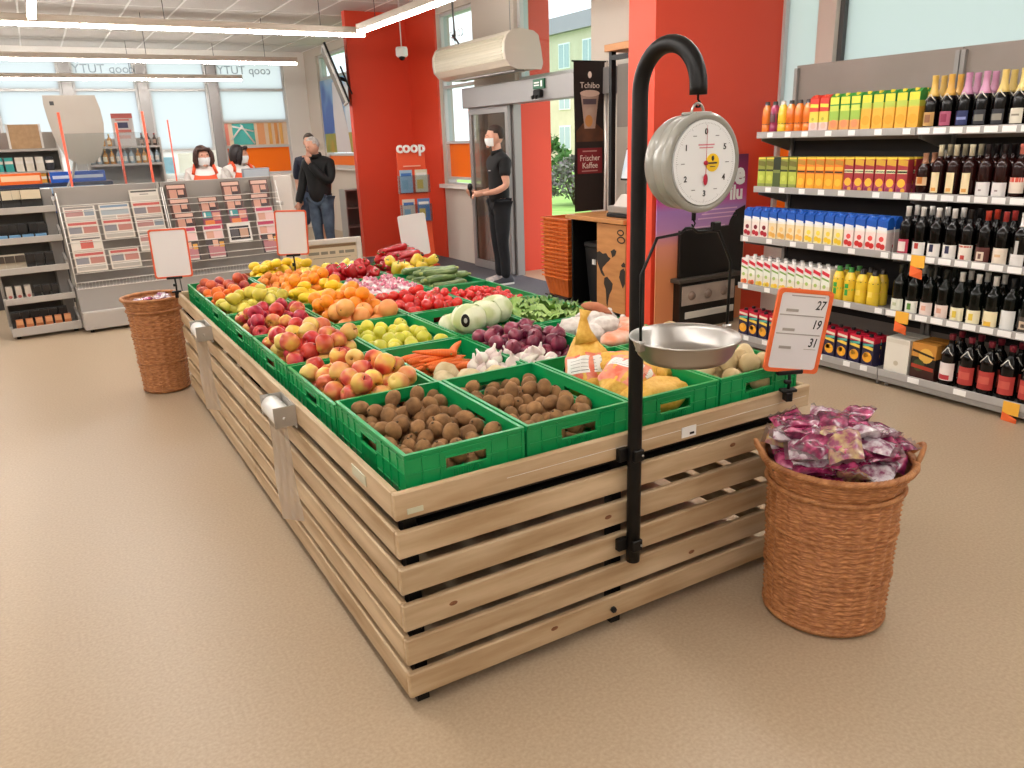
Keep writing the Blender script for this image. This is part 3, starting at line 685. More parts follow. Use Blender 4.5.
# -- row 2
pl = pile(*inner(0,1), zf(0,1,.115), 52, .0388, .15)
for q, s in enumerate(pl): (apA, apA, apD)[q % 3]((s[0], s[1], s[2]), rot3(), 'red and yellow apple in the crate next to the kiwis', 'apples next to the kiwis', s[3]/.0385)
x0, x1, y0, y1 = inner(1, 1)
z = zf(1, 1, .1)
m_div = m_green
for q in range(26):
    a = R(-.35, .35)+(pi if q % 2 else 0)+(.5 if q == 25 else 0); carrot((R(x0+.12, x1-.13), R(y0+.31, y1-.03), z+.018+.011*(q//5)+R(0, .004)), (0, R(-.05, .05), a), 'orange carrot lying in the crate before the yellow apples', 'loose carrots')
carrot((x1-.1, y0+.42, z+.1), (0, -.04, .9), 'orange carrot lying in the crate before the yellow apples', 'loose carrots'); carrot((x0+.17, y0+.4, z+.1), (0, -.05, 2.6), 'orange carrot lying in the crate before the yellow apples', 'loose carrots')
for q, (dx, dy) in enumerate(((.06, .12), (.17, .1), (.13, .23), (.27, .08))):
    celeriac((x0+dx, y0+dy, z+.05), rot3(), 'pale knobbly celeriac root between kiwis and carrots', 'celeriac roots')
for (x, y, zz, r) in pile(x0+.25, x0+.6, y0+.0, y0+.3, z+.025, 34, .027, .3, cx=x0+.4, cy=y0+.2): garlic((x, y, zz), upish(1.2), 'white garlic bulb heaped before the red onions', 'loose garlic bulbs', r/.027)
x0, x1, y0, y1 = inner(2, 1)
for (x, y, zz, r) in pile(x0-.02, x1, y0+.16, y1, zf(2,1,.115), 52, .034, .3, cx=x0+.16, cy=y0+.42): onion((x, y, zz), upish(1.3), 'purple red onion heaped behind the garlic', 'loose red onions', r/.035)
# garlic net bags and sweet potatoes
m_gnet = M('white_net_bag', '#e9e2da', '#cfc4bb', rough=.6, scale=30, bump=.4, bscale=90)
x0, x1, y0, y1 = inner(3, 1); z = zf(3, 1, .05)
for q, (dx, dy, a) in enumerate(((.09, .44, .3), (.2, .46, -.2), (.09, .3, 1.2), (.2, .33, .1), (.3, .48, .6))):
    def lump(d, q=q): return 1+.12*sin(8*d.x+q)*sin(7*d.y+2*q)+.06*sin(11*d.z)
    b = MB().ell((0,0,0), (.085, .06, .045), 22, 12, fn=lump); b.tube([(.07,0,0),(.1,.0,.012),(.125,.01,.02)], [.025,.008,.016], 8)
    tag(b.build('garlic_net', m_gnet, None, (x0+dx, y0+dy, z+.045+.012*(q % 2)), (0, 0, a)), 'white net bag of garlic behind the knotted potato net', 'garlic bag', 'white garlic nets')
sweet((x0+.27, y0+.5, z+.1), (0, .2, -.9), 'brown sweet potato lying on top of the garlic nets', None, .75)
m_ob = M('orange_packet', '#e8875c', '#f0c9b4', rough=.3, scale=12)
for q, (dx, dy, a) in enumerate(((.1, .12, .2), (.24, .17, -.3), (.3, .3, .9))):
    def lump(d, q=q): return 1+.1*sin(7*d.x+q)*sin(8*d.y+q)
    tag(MB().ell((0,0,0), (.09, .06, .035), 18, 10, fn=lump).build('carrot_packet', m_ob, None, (x0+dx, y0+dy, z+.05), (0, 0, a)), 'shiny orange packet of carrots behind the potato crate', 'packet', 'orange carrot packets')

# -- row 3
pl = pile(*inner(0,2), zf(0,2,.115), 56, .0385, .15)
for q, s in enumerate(pl): (apA, apA, apB, apD)[q % 4]((s[0], s[1], s[2]), rot3(), 'red yellow apple in the second apple crate along the rail', 'apples in the second crate', s[3]/.0375)
scatter(apC, pile(*inner(1,2), zf(1,2,.12), 58, .034, .06), 'yellow green apple in the crate behind the carrots', 'yellow green apples', .0385, rot3)
m_cab = M('white_cabbage_leaf', '#c9d49a', '#e6ebc8', rough=.5, scale=3, kind='wave', detail=5, bump=.3, bscale=18)
x0, x1, y0, y1 = inner(2, 2); zt = RIM[(2, 2)]
def cab(loc, rz, label, r=.095, sticker=False):
    t = thing('white_cabbage', label, 'cabbage', loc, rz, 'white cabbages')
    MB().ell((0,0,0), (r, r, r*.88), 24, 14, fn=lambda d: 1+.02*sin(6*d.x)*sin(5*d.z)).build('head', m_cab, t)
    for q in range(5):
        a0 = q*1.256; b = MB(); vs = []; n = 8
        for i in range(n+1):
            for j in range(n+1):
                p = -1.0+1.9*i/n; a = a0-.75+1.5*j/n; k = 1.035+.03*abs(j-n/2)/(n/2)+.025*sin(a*9+p*4)
                if i == n: k += .03
                vs.append((r*k*cos(p)*cos(a), r*k*cos(p)*sin(a), r*.88*k*sin(p)))
        b.add(vs, [(i*(n+1)+j, i*(n+1)+j+1, (i+1)*(n+1)+j+1, (i+1)*(n+1)+j) for i in range(n) for j in range(n)], 0, True)
        b.build('leaf', m_cab, t)
    if sticker:
        b = MB(); vs = [(0, 0, 0)]; n = 20
        def P(u, v): d = Vector((.35+v*.2, -.92, .12+u)).normalized()*r*1.09; d.z *= .95; return d
        b.add([P(0, 0)]+[P(.4*sin(2*pi*i/n), 1.3*cos(2*pi*i/n)) for i in range(n)], [(0, 1+i, 1+(i+1) % n) for i in range(n)], 0, True); s_ = b.build('sticker', m_black, t)
        b = MB(); b.add([P(0, 0)*1.004]+[P(.15*sin(2*pi*i/n), .5*cos(2*pi*i/n))*1.004 for i in range(n)], [(0, 1+i, 1+(i+1) % n) for i in range(n)], 0, True); b.build('sticker_ring', M('sticker_grey', '#b9b9b0'), s_)
cab((x0+.078, y0+.088, zt+.05), -1.0, 'white cabbage with a black oval sticker, next to the yellow green apples', .08, True)
cab((x0+.185, y0+.13, zt+.05), 1.4, 'middle white cabbage between two others behind the red onions', .079)
cab((x0+.29, y0+.2, zt+.05), 2.2, 'white cabbage on the side of the green lettuce', .08)
cab((x0+.1, y0+.3, zt-.03), 2.9, 'white cabbage sunk low behind the stickered one', .075); cab((x0+.25, y0+.42, zt-.045), 1.9, 'white cabbage sunk low beside the large tomatoes', .075)
# lettuces
m_let = M('lettuce_leaf', '#6f9a3c', '#b4cf7a', rough=.5, scale=7, rnd=.1); m_letd = M('dark_herb_leaf', '#3f6a2c', '#88a858', rough=.5, scale=9, rnd=.1)
def lettuce(loc, rz, k, dark):
    t = thing('lettuce', 'loose green lettuce in the crate behind the garlic nets' if not dark else 'darker leafy broccoli head at the outer edge of the lettuce crate', 'lettuce', loc, rz, 'leafy heads at the stand edge')
    rg = random.Random(k)
    for q in range(12):
        a0 = q*2.4+rg.uniform(-.2, .2); tilt = .25+.09*q; L = rg.uniform(.09, .13); wd_ = rg.uniform(.035, .055); vs = []; n, m_ = 7, 6
        for i in range(n+1):
            u = i/n
            for j in range(m_+1):
                v = 2*j/m_-1; w = wd_*(.25+1.2*u*(1-.55*u))*v; rad = .015+L*u*sin(tilt+u*.5); z = L*u*cos(tilt+u*.5)+.012*sin(9*v+k)*u+.012*v*v
                vs.append((rad*cos(a0)-w*sin(a0), rad*sin(a0)+w*cos(a0), z+.008*sin(14*u+5*v)))
        MB().add(vs, [(i*(m_+1)+j, i*(m_+1)+j+1, (i+1)*(m_+1)+j+1, (i+1)*(m_+1)+j) for i in range(n) for j in range(m_)], 0, True).build('leaf', m_letd if dark else m_let, t)
    b = MB().ell((0,0,.025), (.03,.03,.035), 10, 7); b.build('heart', m_let, t)
x0, x1, y0, y1 = inner(3, 2); z = zf(3, 2, .075)
for q, (dx, dy) in enumerate(((.08, .1), (.2, .13), (.31, .1), (.08, .26), (.2, .29), (.31, .27), (.09, .43), (.2, .46), (.3, .46))):
    lettuce((x0+dx, y0+dy, z+.01), R(0, 6), q, q in (5, 8))

# -- row 4
pl = pile(*inner(0,3), zf(0,3,.115), 58, .0375, .15)
for q, s in enumerate(pl): (apB, apB, apB, apA)[q % 4]((s[0], s[1], s[2]), rot3(), 'dark red apple in the crate beside the oranges', 'dark red apples', s[3]/.0385)
x0, x1, y0, y1 = inner(1, 3); P4 = []
for (x, y, zz, r) in pile(x0, x1, y0, y0+.24, zf(1,3,.1), 9, .049, 0, placed=P4): grapef((x, y, zz), rot3(), 'pale orange grapefruit in front of the oranges', 'grapefruit', r/.055)
for (x, y, zz, r) in pile(x0, x1, y0+.18, y1, zf(1,3,.11), 42, .038, .6, cy=y0+.38, placed=P4): orange((x, y, zz), rot3(), 'bright orange heaped high between red apples and tomatoes', 'heaped oranges', r/.04)
scatter(tomato, pile(*inner(2,3), zf(2,3,.095), 80, .031, .2), 'large glossy red tomato in the crate behind the cabbages', 'large tomatoes', .033, rot3)
scatter(cherry, pile(*inner(3,3), zf(3,3,.075), 120, .022, .15), 'small red tomato in the crate by the entrance mat', 'small tomatoes', .021, rot3)
# -- row 5
x0, x1, y0, y1 = inner(0, 4); P5 = []
for (x, y, zz, r) in pile(x0, x1, y0, y0+.36, zf(0,4,.09), 34, .037, .2, placed=P5): pear((x, y, zz), (R(-.4, .4), R(-.3, .3), R(0, 6.28)), 'pale yellow pear between the red apples and the tangerines', 'pears', r/.037)
for (x, y, zz, r) in pile(x0, x1, y0+.32, y1, zf(0,4,.09), 26, .034, .2, placed=P5): tanger((x, y, zz), rot3(), 'orange tangerine beside the yellow pears', 'tangerines', r/.032)
x0, x1, y0, y1 = inner(1, 4); P5 = []
for (x, y, zz, r) in pile(x0, x1, y0, y0+.36, zf(1,4,.085), 34, .036, .25, placed=P5): lemon((x, y, zz), (R(-.4, .4), R(-.3, .3), R(0, 6.28)), 'yellow lemon in the crate behind the heaped oranges', 'lemons behind the oranges', r/.036)
for (x, y, zz, r) in pile(x0, x1, y0+.3, y1, zf(1,4,.085), 24, .038, .25, placed=P5): orange((x, y, zz), rot3(), 'orange lying behind the yellow lemons', 'oranges behind the lemons', r/.04)
# radish bags
m_rad = M('radish_skin', '#cf6a86', '#e3a0b0', rough=.3, scale=14, rnd=.1)
m_radbag = M('shiny_radish_bag', '#ece8e6', '#dba8b4', rough=.2, scale=26, kind='voronoi', c3='#dcd8d4', ramp=(.15, .6), coat=.3, bump=.3, bscale=60)
x0, x1, y0, y1 = inner(2, 4); z = zf(2, 4, .06)
for q in range(9):
    dx, dy = .07+.12*(q % 3), .11+.18*(q//3)
    def lump(d, q=q): return 1+.09*sin(9*d.x+q)*sin(9*d.y+1.7*q)+.05*sin(12*d.z+q)
    b = MB().ell((0,0,0), (.062, .088, .036), 20, 12, fn=lump)
    o = tag(b.build('radish_bag', m_radbag, None, (x0+dx, y0+dy, z+.04), (R(-.1, .1), R(-.1, .1), R(-.3, .3))), 'clear shiny bag of pink radishes behind the tomatoes', 'radish bag', 'bagged radishes')
    for k in range(7): a = k*.9+q; MB().ell((.03*cos(a), .05*sin(a), .036), .012, 8, 6).build('radish', m_rad, o)
# courgettes
x0, x1, y0, y1 = inner(3, 4); z = zf(3, 4, .075)
for q in range(20):
    lay = q//6; cuc((x0+.12+R(0, .13), y0+.06+.08*(q % 6)+.03*lay+R(-.01, .01), z+.026+.036*lay), (R(0, 6), R(-.06, .06), R(-.25, .25)+(pi if q % 2 else 0)), 'dark green courgette stacked behind the small tomatoes', 'stacked courgettes')
# -- row 6
x0, x1, y0, y1 = inner(0, 5); P6 = []
for (x, y, zz, r) in pile(x0, x1, y0, y0+.28, zf(0,5,.09), 20, .034, .2, placed=P6): tanger((x, y, zz), rot3(), 'tangerine lying against the dark nectarines', 'tangerines by the nectarines', r/.032)
for (x, y, zz, r) in pile(x0, x1, y0+.22, y1, zf(0,5,.09), 26, .036, .2, placed=P6): nect((x, y, zz), rot3(), 'dark red nectarine in the far corner crate by the blank sign', 'nectarines', r/.035)
scatter(apric, pile(*inner(1,5), zf(1,5,.08), 75, .029, .1), 'orange apricot in the crate before the lemon tray', 'apricots', .028, rot3)
x0, x1, y0, y1 = inner(2, 5); P6 = []
for (x, y, zz, r) in pile(x0, x1, y0, y0+.34, zf(2,5,.08), 22, .042, .3, placed=P6): pepR((x, y, zz), upish(1.2), 'glossy red bell pepper behind the radish bags', 'red bell peppers', r/.042)
for (x, y, zz, r) in pile(x0-.12, x1, y0+.34, y1, zf(2,5,.1), 18, .042, .1, placed=P6): pepY((x, y, zz), upish(1.2), 'pale yellow bell pepper before the framed board', 'yellow peppers before the board', r/.042)
x0, x1, y0, y1 = inner(3, 5); P6 = []
for (x, y, zz, r) in pile(x0, x1, y0, y0+.2, zf(3,5,.08), 12, .042, .2, placed=P6): pepY((x, y, zz), upish(1.2), 'yellow bell pepper in front of the pointed red peppers', 'yellow peppers by the pointed ones', r/.042)
for q in range(40):
    lay = q//9; point((x0+.12+.015*lay+R(0, .12), y0+.22+.036*(q % 9)+.01*lay, zf(3,5,.07)+.028+.042*lay), (R(0, 6), R(-.15, .15), R(-.35, .35)+(pi if q % 3 == 0 else 0)), 'pointed red pepper heaped by the orange leaflet stand', 'pointed peppers') if lay < 4 or q % 9 in (3, 4, 5) else None

# lemon tray at the far end of the stand
t = thing('fruit_tray', 'low wooden tray of lemons clipped at the far end of the stand', 'tray', (1.22, 5.74, .70))
m_trayw = M('tray_wood', '#a5673c', '#8c5230', rough=.6, scale=6, stretch=(1, 6, 6))
b = MB(); b.box((0, 0, 0), (.5, .3, .012)); b.build('tray_floor', m_trayw, t)
for a, c in (((0, -.012, 0), (.5, 0, .05)), ((0, .3, 0), (.5, .312, .05)), ((-.012, -.012, 0), (0, .312, .05)), ((.5, -.012, 0), (.512, .312, .05))): MB().cbox(a, c, .002).build('tray_side', m_trayw, t)
for x in (.03, .45): MB().box((x, .0, -.7), (x+.03, .03, 0)).build('leg', m_dark, t); MB().box((x, .27, -.7), (x+.03, .3, 0)).build('leg', m_dark, t)
P6 = []
for (x, y, zz, r) in pile(1.225, 1.715, 5.745, 6.035, .712, 32, .037, .4, cx=1.5, cy=5.9, placed=P6): lemon((x, y, zz), (R(-.4, .4), R(-.3, .3), R(0, 6.28)), 'yellow lemon on the low wooden tray by the blank sign', 'lemons on the tray', r/.036)

# ================================================================= HANGING SCALE
m_pan = M('stainless_steel', '#b9b6b1', rough=.36, metal=1)
m_casing = M('scale_casing', '#98978e', rough=.28, coat=.3)
PX, PY = 1.512, 1.833
sc_ = thing('hanging_scale', 'round dial scale with steel pan hanging from an arched black post', 'scale', (PX, PY, 0))
R_ = .023; yc, zc, ra = -.1165, 1.76, .1165
pts = [(0, 0, .27), (0, 0, .6), (0, 0, 1.2), (0, 0, 1.7)]+[(0, yc+ra*cos(a), zc+ra*sin(a)) for a in [pi*i/16 for i in range(17)]]+[(0, yc-ra, 1.742)]
MB().tube(pts, R_, 20).build('post', m_dark, sc_)
for z in (.335, .66):
    b = MB(); b.cbox((-.055, .006, z-.022), (-.018, .029, z+.022), .003); b.cbox((-.02, -.027, z-.02), (.02, .029, z+.02), .003); b.build('clamp', m_dark, sc_)
    MB().cyl((.012, -.027, z), (.012, -.031, z), .004, n=8).build('screw', m_pan, sc_)
hy = -.233
MB().tube([(0, hy, 1.745), (0, hy, 1.73), (.008, hy, 1.722), (.006, hy, 1.712), (-.004, hy, 1.712), (-.007, hy, 1.72)], .003, 8).build('hook', m_dark, sc_)
MB().tube([(.021*cos(a), hy, 1.695+.026*sin(a)) for a in [2*pi*i/20 for i in range(20)]], .0035, 8, closed=True).build('ring', m_pan, sc_)
zc = 1.572
cs = MB()
cs.lathe([(0,.095),(.09,.095),(.115,.088),(.121,.075),(.122,.052),(.1195,.05),(.1195,.046),(.122,.044),(.122,.02),(.1205,.016),(.1205,.012),(.126,.008),(.129,-.004),(.127,-.014),(.118,-.018),(.110,-.014),(.106,-.004)], 48, (0, -.2495, zc), axis='y')
# lathe axis 'y' maps profile z to -y: build the shell so that its front looks along -y
cs.v = [(x, -.4990-y, z) for x, y, z in cs.v]; cs.f = [tuple(reversed(f)) for f in cs.f]
cs.cbox((-.03, -.26, zc+.118), (.03, -.2, zc+.128), .004)
cas = cs.build('casing', m_casing, sc_)
yf = -.268
b = MB(); b.cyl((0, yf+.012, zc), (0, yf, zc), .108, n=48, smooth=False); dial = b.build('dial', M('dial_white', '#eef1f2', rough=.35), sc_)
m_ink = M('dial_ink', '#2a2a2c', rough=.5); m_inkr = M('dial_red', '#b9183a', rough=.4)
b = MB()
for i in range(120):
    a = 2*pi*i/120; r0 = .098 if i % 10 else .093
    b.add([(r0*sin(a)-.0003*cos(a), yf-.0006, zc+r0*cos(a)+.0003*sin(a)), (.101*sin(a)-.0003*cos(a), yf-.0006, zc+.101*cos(a)+.0003*sin(a)), (.101*sin(a)+.0003*cos(a), yf-.0006, zc+.101*cos(a)-.0003*sin(a)), (r0*sin(a)+.0003*cos(a), yf-.0006, zc+r0*cos(a)-.0003*sin(a))], [(0,1,2,3)])
tk = b.build('tick_marks', m_ink, dial); tk['kind'] = 'stuff'
for i in range(6):
    a = -2*pi*i/6; text('numeral', str(i), .021, m_ink, dial, (.078*sin(a), yf-.0006, zc+.078*cos(a)), bold=.0004)
    a2 = a-pi/6; b = MB(); b.box((.078*sin(a2)-.006, yf-.0012, zc+.078*cos(a2)-.001), (.078*sin(a2)+.006, yf-.0004, zc+.078*cos(a2)+.0012)); b.build('half_mark', M('dial_grey', '#8a8c8e'), dial)
b = MB(); b.box((-.026, yf-.001, zc+.044), (.03, yf-.0004, zc+.0475)); b.box((-.022, yf-.001, zc+.037), (.026, yf-.0004, zc+.040)); b.build('dial_print', M('dial_pink', '#d9929c'), dial)
b = MB(); b.add([(-.0012, yf-.004, zc-.03), (.0012, yf-.004, zc-.03), (.0005, yf-.004, zc+.094), (-.0005, yf-.004, zc+.094)], [(0,1,2,3)])
b.ell((0, yf-.004, zc-.042), (.008, .0015, .015), 12, 8); b.cyl((0, yf-.001, zc), (0, yf-.006, zc), .006, n=12); b.build('pointer', m_inkr, dial)
b = MB(); b.cyl((.025, yf-.0005, zc+.0), (.025, yf-.0018, zc+.0), .023, n=28, smooth=False); stk = b.build('round_sticker', M('sticker_yellow', '#f2c81e', rough=.4), dial)
b = MB(); b.ell((.025, yf-.002, zc+.011), (.005, .0006, .007), 8, 5); b.box((.01, yf-.0026, zc-.003), (.04, yf-.0018, zc+.001)); b.box((.016, yf-.0026, zc-.011), (.034, yf-.0018, zc-.009)); b.build('sticker_print', m_ink, stk)
b = MB(); b.cyl((0, hy, zc-.12), (0, hy, zc-.15), .006, n=10); b.tube([(0, hy, zc-.15), (.006, hy, zc-.158), (0, hy, zc-.168), (-.006, hy, zc-.16)], .0025, 6); b.build('lower_hook', m_dark, sc_)
zt = 1.4; hy = -.216
bail = [(-.163, hy, 1.105), (-.165, hy, 1.29), (-.112, hy, 1.383), (-.03, hy, 1.388), (-.012, hy, zt), (.012, hy, zt), (.03, hy, 1.388), (.112, hy, 1.383), (.165, hy, 1.29), (.163, hy, 1.105)]
MB().tube(bail, .0042, 8).build('bail', m_dark, sc_)
MB().cbox((.085, hy-.008, 1.384), (.115, hy+.008, 1.41), .003).build('bail_clip', m_dark, sc_)
for s in (-1, 1): MB().cbox((s*.163-.012, hy-.01, 1.078), (s*.163+.012, hy+.01, 1.108), .003).build('pan_lug', m_pan, sc_)
zr = 1.098
b = MB(); b.lathe([(0,zr-.066),(.09,zr-.066),(.115,zr-.062),(.13,zr-.048),(.146,zr-.012),(.152,zr),(.158,zr+.001),(.159,zr-.003),(.155,zr-.006),(.15,zr-.01),(.134,zr-.05),(.119,zr-.067),(.09,zr-.071),(0,zr-.071)], 56, (0, hy, 0)); b.build('pan', m_pan, sc_)

# ================================================================= WICKER BASKETS
m_wick = M('wicker', '#c78a58', '#9a6036', rough=.55, scale=35, detail=4, stretch=(1, 1, 4), rnd=.04)
m_wickd = M('wicker_rim', '#c08653', '#9a6036', rough=.5, scale=30)
def woven(z0, z1, rf, rows, stakes, amp=.006, mat=None):
    """woven wall: every row of withies goes over and under the upright stakes"""
    b = MB(); n = stakes*4; sub = 4; vs = []
    H_ = rows*sub
    for i in range(H_+1):
        u = i/H_; row = i//sub; ph = (i % sub)/sub; z = z0+(z1-z0)*u
        bul = .0035*sin(pi*ph)
        for j in range(n):
            a = 2*pi*j/n; w = amp*(.8*cos(stakes/2*a)+.45*cos(stakes/2*a+(pi if row % 2 else 0))) if ph else 0
            r = rf(u)+w*sin(pi*ph)+bul; vs.append((r*cos(a), r*sin(a), z))
    fs = [(i*n+j, i*n+(j+1) % n, (i+1)*n+(j+1) % n, (i+1)*n+j) for i in range(H_) for j in range(n)]
    return b.add(vs, fs, 0, True)
def twist(r, z, rad, n=120, tw=36, k=3):
    """rope of k withies twisted round a ring"""
    b = MB()
    for q in range(k):
        b.tube([((r+rad*.8*cos(tw*2*pi*i/n/1+2*pi*q/k))*cos(2*pi*i/n), (r+rad*.8*cos(tw*2*pi*i/n+2*pi*q/k))*sin(2*pi*i/n), z+rad*.8*sin(tw*2*pi*i/n+2*pi*q/k)) for i in range(n)], rad, 6, closed=True)
    return b
m_pack = M('crisp_packet', '#5a1238', '#c4507e', rough=.22, scale=30, detail=4, c3='#8a2450', coat=.5, rnd=.15, bump=.4, bscale=60, ramp=(.4, .66))
m_packc = M('packet_silver', '#d9d0d6', '#8d4a6a', rough=.18, scale=34, detail=5, coat=.5, rnd=.1, bump=.5, bscale=70, ramp=(.42, .62))
m_packy = M('packet_nuts', '#b8a06e', '#8a3f5e', rough=.2, scale=40, coat=.5, bump=.3)
m_clearf = glass('clear_packet_film', '#f2ecf0', film=.3, rough=.15)
def packet(loc, rot, k, label, group, s=1.0):
    t = thing('snack_packet', label, 'snack packet', loc, rot, group); rg = random.Random(k)
    w, h = .075*s, .055*s; n, m_ = 14, 10; ph = [rg.uniform(0, 6) for _ in range(6)]
    for side in (0,):
        vs = []
        for sgn in (1, -1):
            for i in range(n+1):
                for j in range(m_+1):
                    u, v = 2*i/n-1, 2*j/m_-1; f = max(0, (1-u**4)*(1-v**4))**.6
                    z = sgn*.017*f+.0045*sin(5*u+ph[0]+2*v)*f+.004*sin(9*v+ph[1]+4*u)*f+.006*sin(3*u+ph[2])*sin(3*v+ph[3])
                    vs.append((u*w, v*h, z))
        k0 = (n+1)*(m_+1)
        fs = [(i*(m_+1)+j, (i+1)*(m_+1)+j, (i+1)*(m_+1)+j+1, i*(m_+1)+j+1) for i in range(n) for j in range(m_)]
        fs += [tuple(k0+q for q in reversed(f)) for f in list(fs)]
        MB().add(vs, fs, 0, True).build('pouch', (m_pack, m_packc, m_pack, m_pack, m_packc, m_pack)[k % 6] if k % 11 else m_packy, t)
    for sg in (-1, 1):
        vs = [(sg*(w+.014*q), (2*j/10-1)*h, .003*sin(j*2.2+ph[4])*(1+q)+.006*sin(3*sg+ph[2])*sin(3*(2*j/10-1)+ph[3])*(1-q*.5)) for q in (0, 1) for j in range(11)]
        MB().add(vs, [(j, j+1, 12+j, 11+j) for j in range(10)], 0, True).build('seal', m_clearf, t)
def basket(loc, label, hb, rbot, rtop, rim_r, n_pack, s, plabel, pgroup, stakes=48, rows=54, tilt=0, loops=True):
    t = thing('wicker_basket', label, 'basket', loc, (tilt, 0, 0))
    woven(.012, hb, lambda u: rbot+(rtop-rbot)*u**.8, rows, stakes).build('woven_wall', m_wick, t)
    MB().lathe([(0,.004),(rbot-.004,.004),(rbot+.006,.01),(rbot-.004,.02),(0,.02)], 40).build('basket_floor', m_wickd, t)
    for u in (.02, .37, .7): twist(rbot+(rtop-rbot)*u**.8+.006, .012+(hb-.012)*u, .0042).build('twisted_band', m_wickd, t)
    twist(rtop+.008, hb+.004, .006, k=4, tw=30).build('twisted_band', m_wickd, t)
    # open bowl basket seated in the mouth
    hz = .085
    woven(hb-.004, hb+hz, lambda u: rtop-.014+(rim_r-rtop+.014)*u**.7, 9, stakes, .004).build('bowl_wall', m_wick, t)
    twist(rim_r+.004, hb+hz+.004, .0075, k=4, tw=26).build('bowl_rim', m_wickd, t)
    MB().lathe([(0,hb+.0),(rtop-.02,hb+.0),(rtop-.02,hb+.01),(0,hb+.01)], 32).build('bowl_floor', m_wickd, t)
    if loops:
        for sg in (-1, 1):
            a0 = -.72 if sg > 0 else 2.5
            b = MB(); pts = []
            for i in range(11):
                q = i/10; a = a0+(q-.5)*.42; pts.append(((rim_r+.028*sin(pi*q))*cos(a), (rim_r+.028*sin(pi*q))*sin(a), hb+hz-.01+.055*sin(pi*q)))
            b.tube(pts, .009, 8); b.tube([(p[0]*1.01, p[1]*1.01, p[2]+.012) for p in pts], .008, 8); b.build('handle', m_wickd, t)
    sp = []; lim = rim_r-.074*s
    for k in range(n_pack):
        best = None
        for _t in range(30):
            a, q = R(0, 6.283), lim*sqrt(R(0, 1)); x, y = loc[0]+q*cos(a), loc[1]+q*sin(a); z = loc[2]+hb+.05
            for (px, py, pz, pr) in sp:
                dd = (px-x)**2+(py-y)**2
                if dd < .0072*s*s: z = max(z, pz+.026*s*(1-dd/.0144))
            sc2 = z+.9*q*q
            if best is None or sc2 < best[0]: best = (sc2, x, y, z)
        sp.append((best[1], best[2], best[3], .04))
    for k, (x, y, z, r) in enumerate(sp): packet((x, y, z), (R(-.38, .38), R(-.38, .38), R(0, 6.28)), k, plabel, pgroup, s)
basket((2.165, 1.562, 0), 'tall brown wicker basket heaped with purple snack packets, at the end of the stand', .5, .195, .21, .238, 78, .95, 'shiny purple snack packet heaped in the tall wicker basket', 'purple snack packets')
basket((.555, 5.95, 0), 'wicker basket with a flared rim by the far corner of the stand', .585, .148, .172, .195, 12, .8, 'dark red snack packet in the basket below the blank sign', 'packets in the far basket', loops=False, rows=34, stakes=40)

# ================================================================= CLIP-ON PRICE BOARDS
m_frame_o = M('orange_plastic_frame', '#f0713a', rough=.35); m_sheet = M('white_sheet', '#e9e8e8', rough=.45)
def price_board(loc, rz, roll, w, h, stem, label, col=m_frame_o, lines=None, fwid=.014, tilt=0):
    t = thing('price_board', label, 'sign', loc, rz)
    b = MB(); b.cbox((-.03, -.016, 0), (.03, .016, .012), .003); b.cbox((-.013, -.017, -.035), (.013, .017, 0), .003); b.build('clip_base', m_black, t)
    b = MB(); b.tube([(0, 0, .01), (.003, 0, stem*.5), (.0, 0, stem)], .006, 8); b.cbox((-.016, -.01, stem*.42), (.008, .01, stem*.6), .003); b.cbox((-.05, -.01, stem-.008), (.05, .01, stem+.008), .003); b.build('stem', m_black, t)
    mt = Matrix.Translation((0, 0, stem)) @ Matrix.Rotation(tilt, 4, 'X') @ Matrix.Rotation(roll, 4, 'Y')
    o = rr(w, h, .016, 4, 0, h/2); i_ = rr(w-2*fwid, h-2*fwid, .012, 4, 0, h/2); n = len(o)
    b = MB(); vs = [(x, -.006, z) for x, z in o]+[(x, -.006, z) for x, z in i_]+[(x, .006, z) for x, z in o]+[(x, .006, z) for x, z in i_]
    fs = []
    for k in range(n):
        q = (k+1) % n; fs += [(k, q, n+q, n+k), (2*n+k, 3*n+k, 3*n+q, 2*n+q), (k, 2*n+k, 2*n+q, q), (n+k, n+q, 3*n+q, 3*n+k)]
    b.add(vs, fs); b.xf(mt); b.build('frame', col, t)
    sh = MB().box((-w/2+fwid*.8, -.003, fwid*.8), (w/2-fwid*.8, .003, h-fwid*.8)).xf(mt).build('sheet', m_sheet, t)
    for (kind, u, v, *a) in (lines or []):
        p = mt @ Vector(((u-.5)*w, -.0034, v*h))
        if kind == 'num': text('price', a[0], a[1], m_ink, sh, p, rot=(pi/2+tilt, roll, 0), shear=.2, bold=.0006, sx=.75)
        elif kind == 'txt': text('print_line', a[0], a[1], m_ink if len(a) < 3 else a[2], sh, p, rot=(pi/2+tilt, roll, 0))
    return t
g = M('grey_print', '#a9a49c', rough=.6); g2 = M('mid_grey_print', '#a5a19c', rough=.6)
L_ = []
for (v, s) in ((.82, '27'), (.59, '19'), (.37, '31')): L_.append(('num', .8, v, s, .046))
bd = price_board((2.24, 1.845, .728), radians(-22), radians(8), .212, .305, .075, 'orange framed price board showing 27, 19 and 31 above the wicker basket', lines=L_)
sheet = [c for c in bd.children if c.name.startswith('sheet')][0]
mt = Matrix.Translation((0, 0, .075)) @ Matrix.Rotation(radians(8), 4, 'Y')
for (v, u0, u1, th, m_) in ((.915, .25, .86, .004, g2), (.73, .2, .42, .01, g), (.685, .1, .9, .004, g2), (.5, .2, .42, .01, g), (.46, .1, .9, .004, g2), (.285, .2, .42, .01, g), (.29, .66, .88, .002, g)):
    MB().box(((u0-.5)*.212, -.0042, v*.305), ((u1-.5)*.212, -.003, v*.305+th)).xf(mt).build('print_line', m_, sheet)
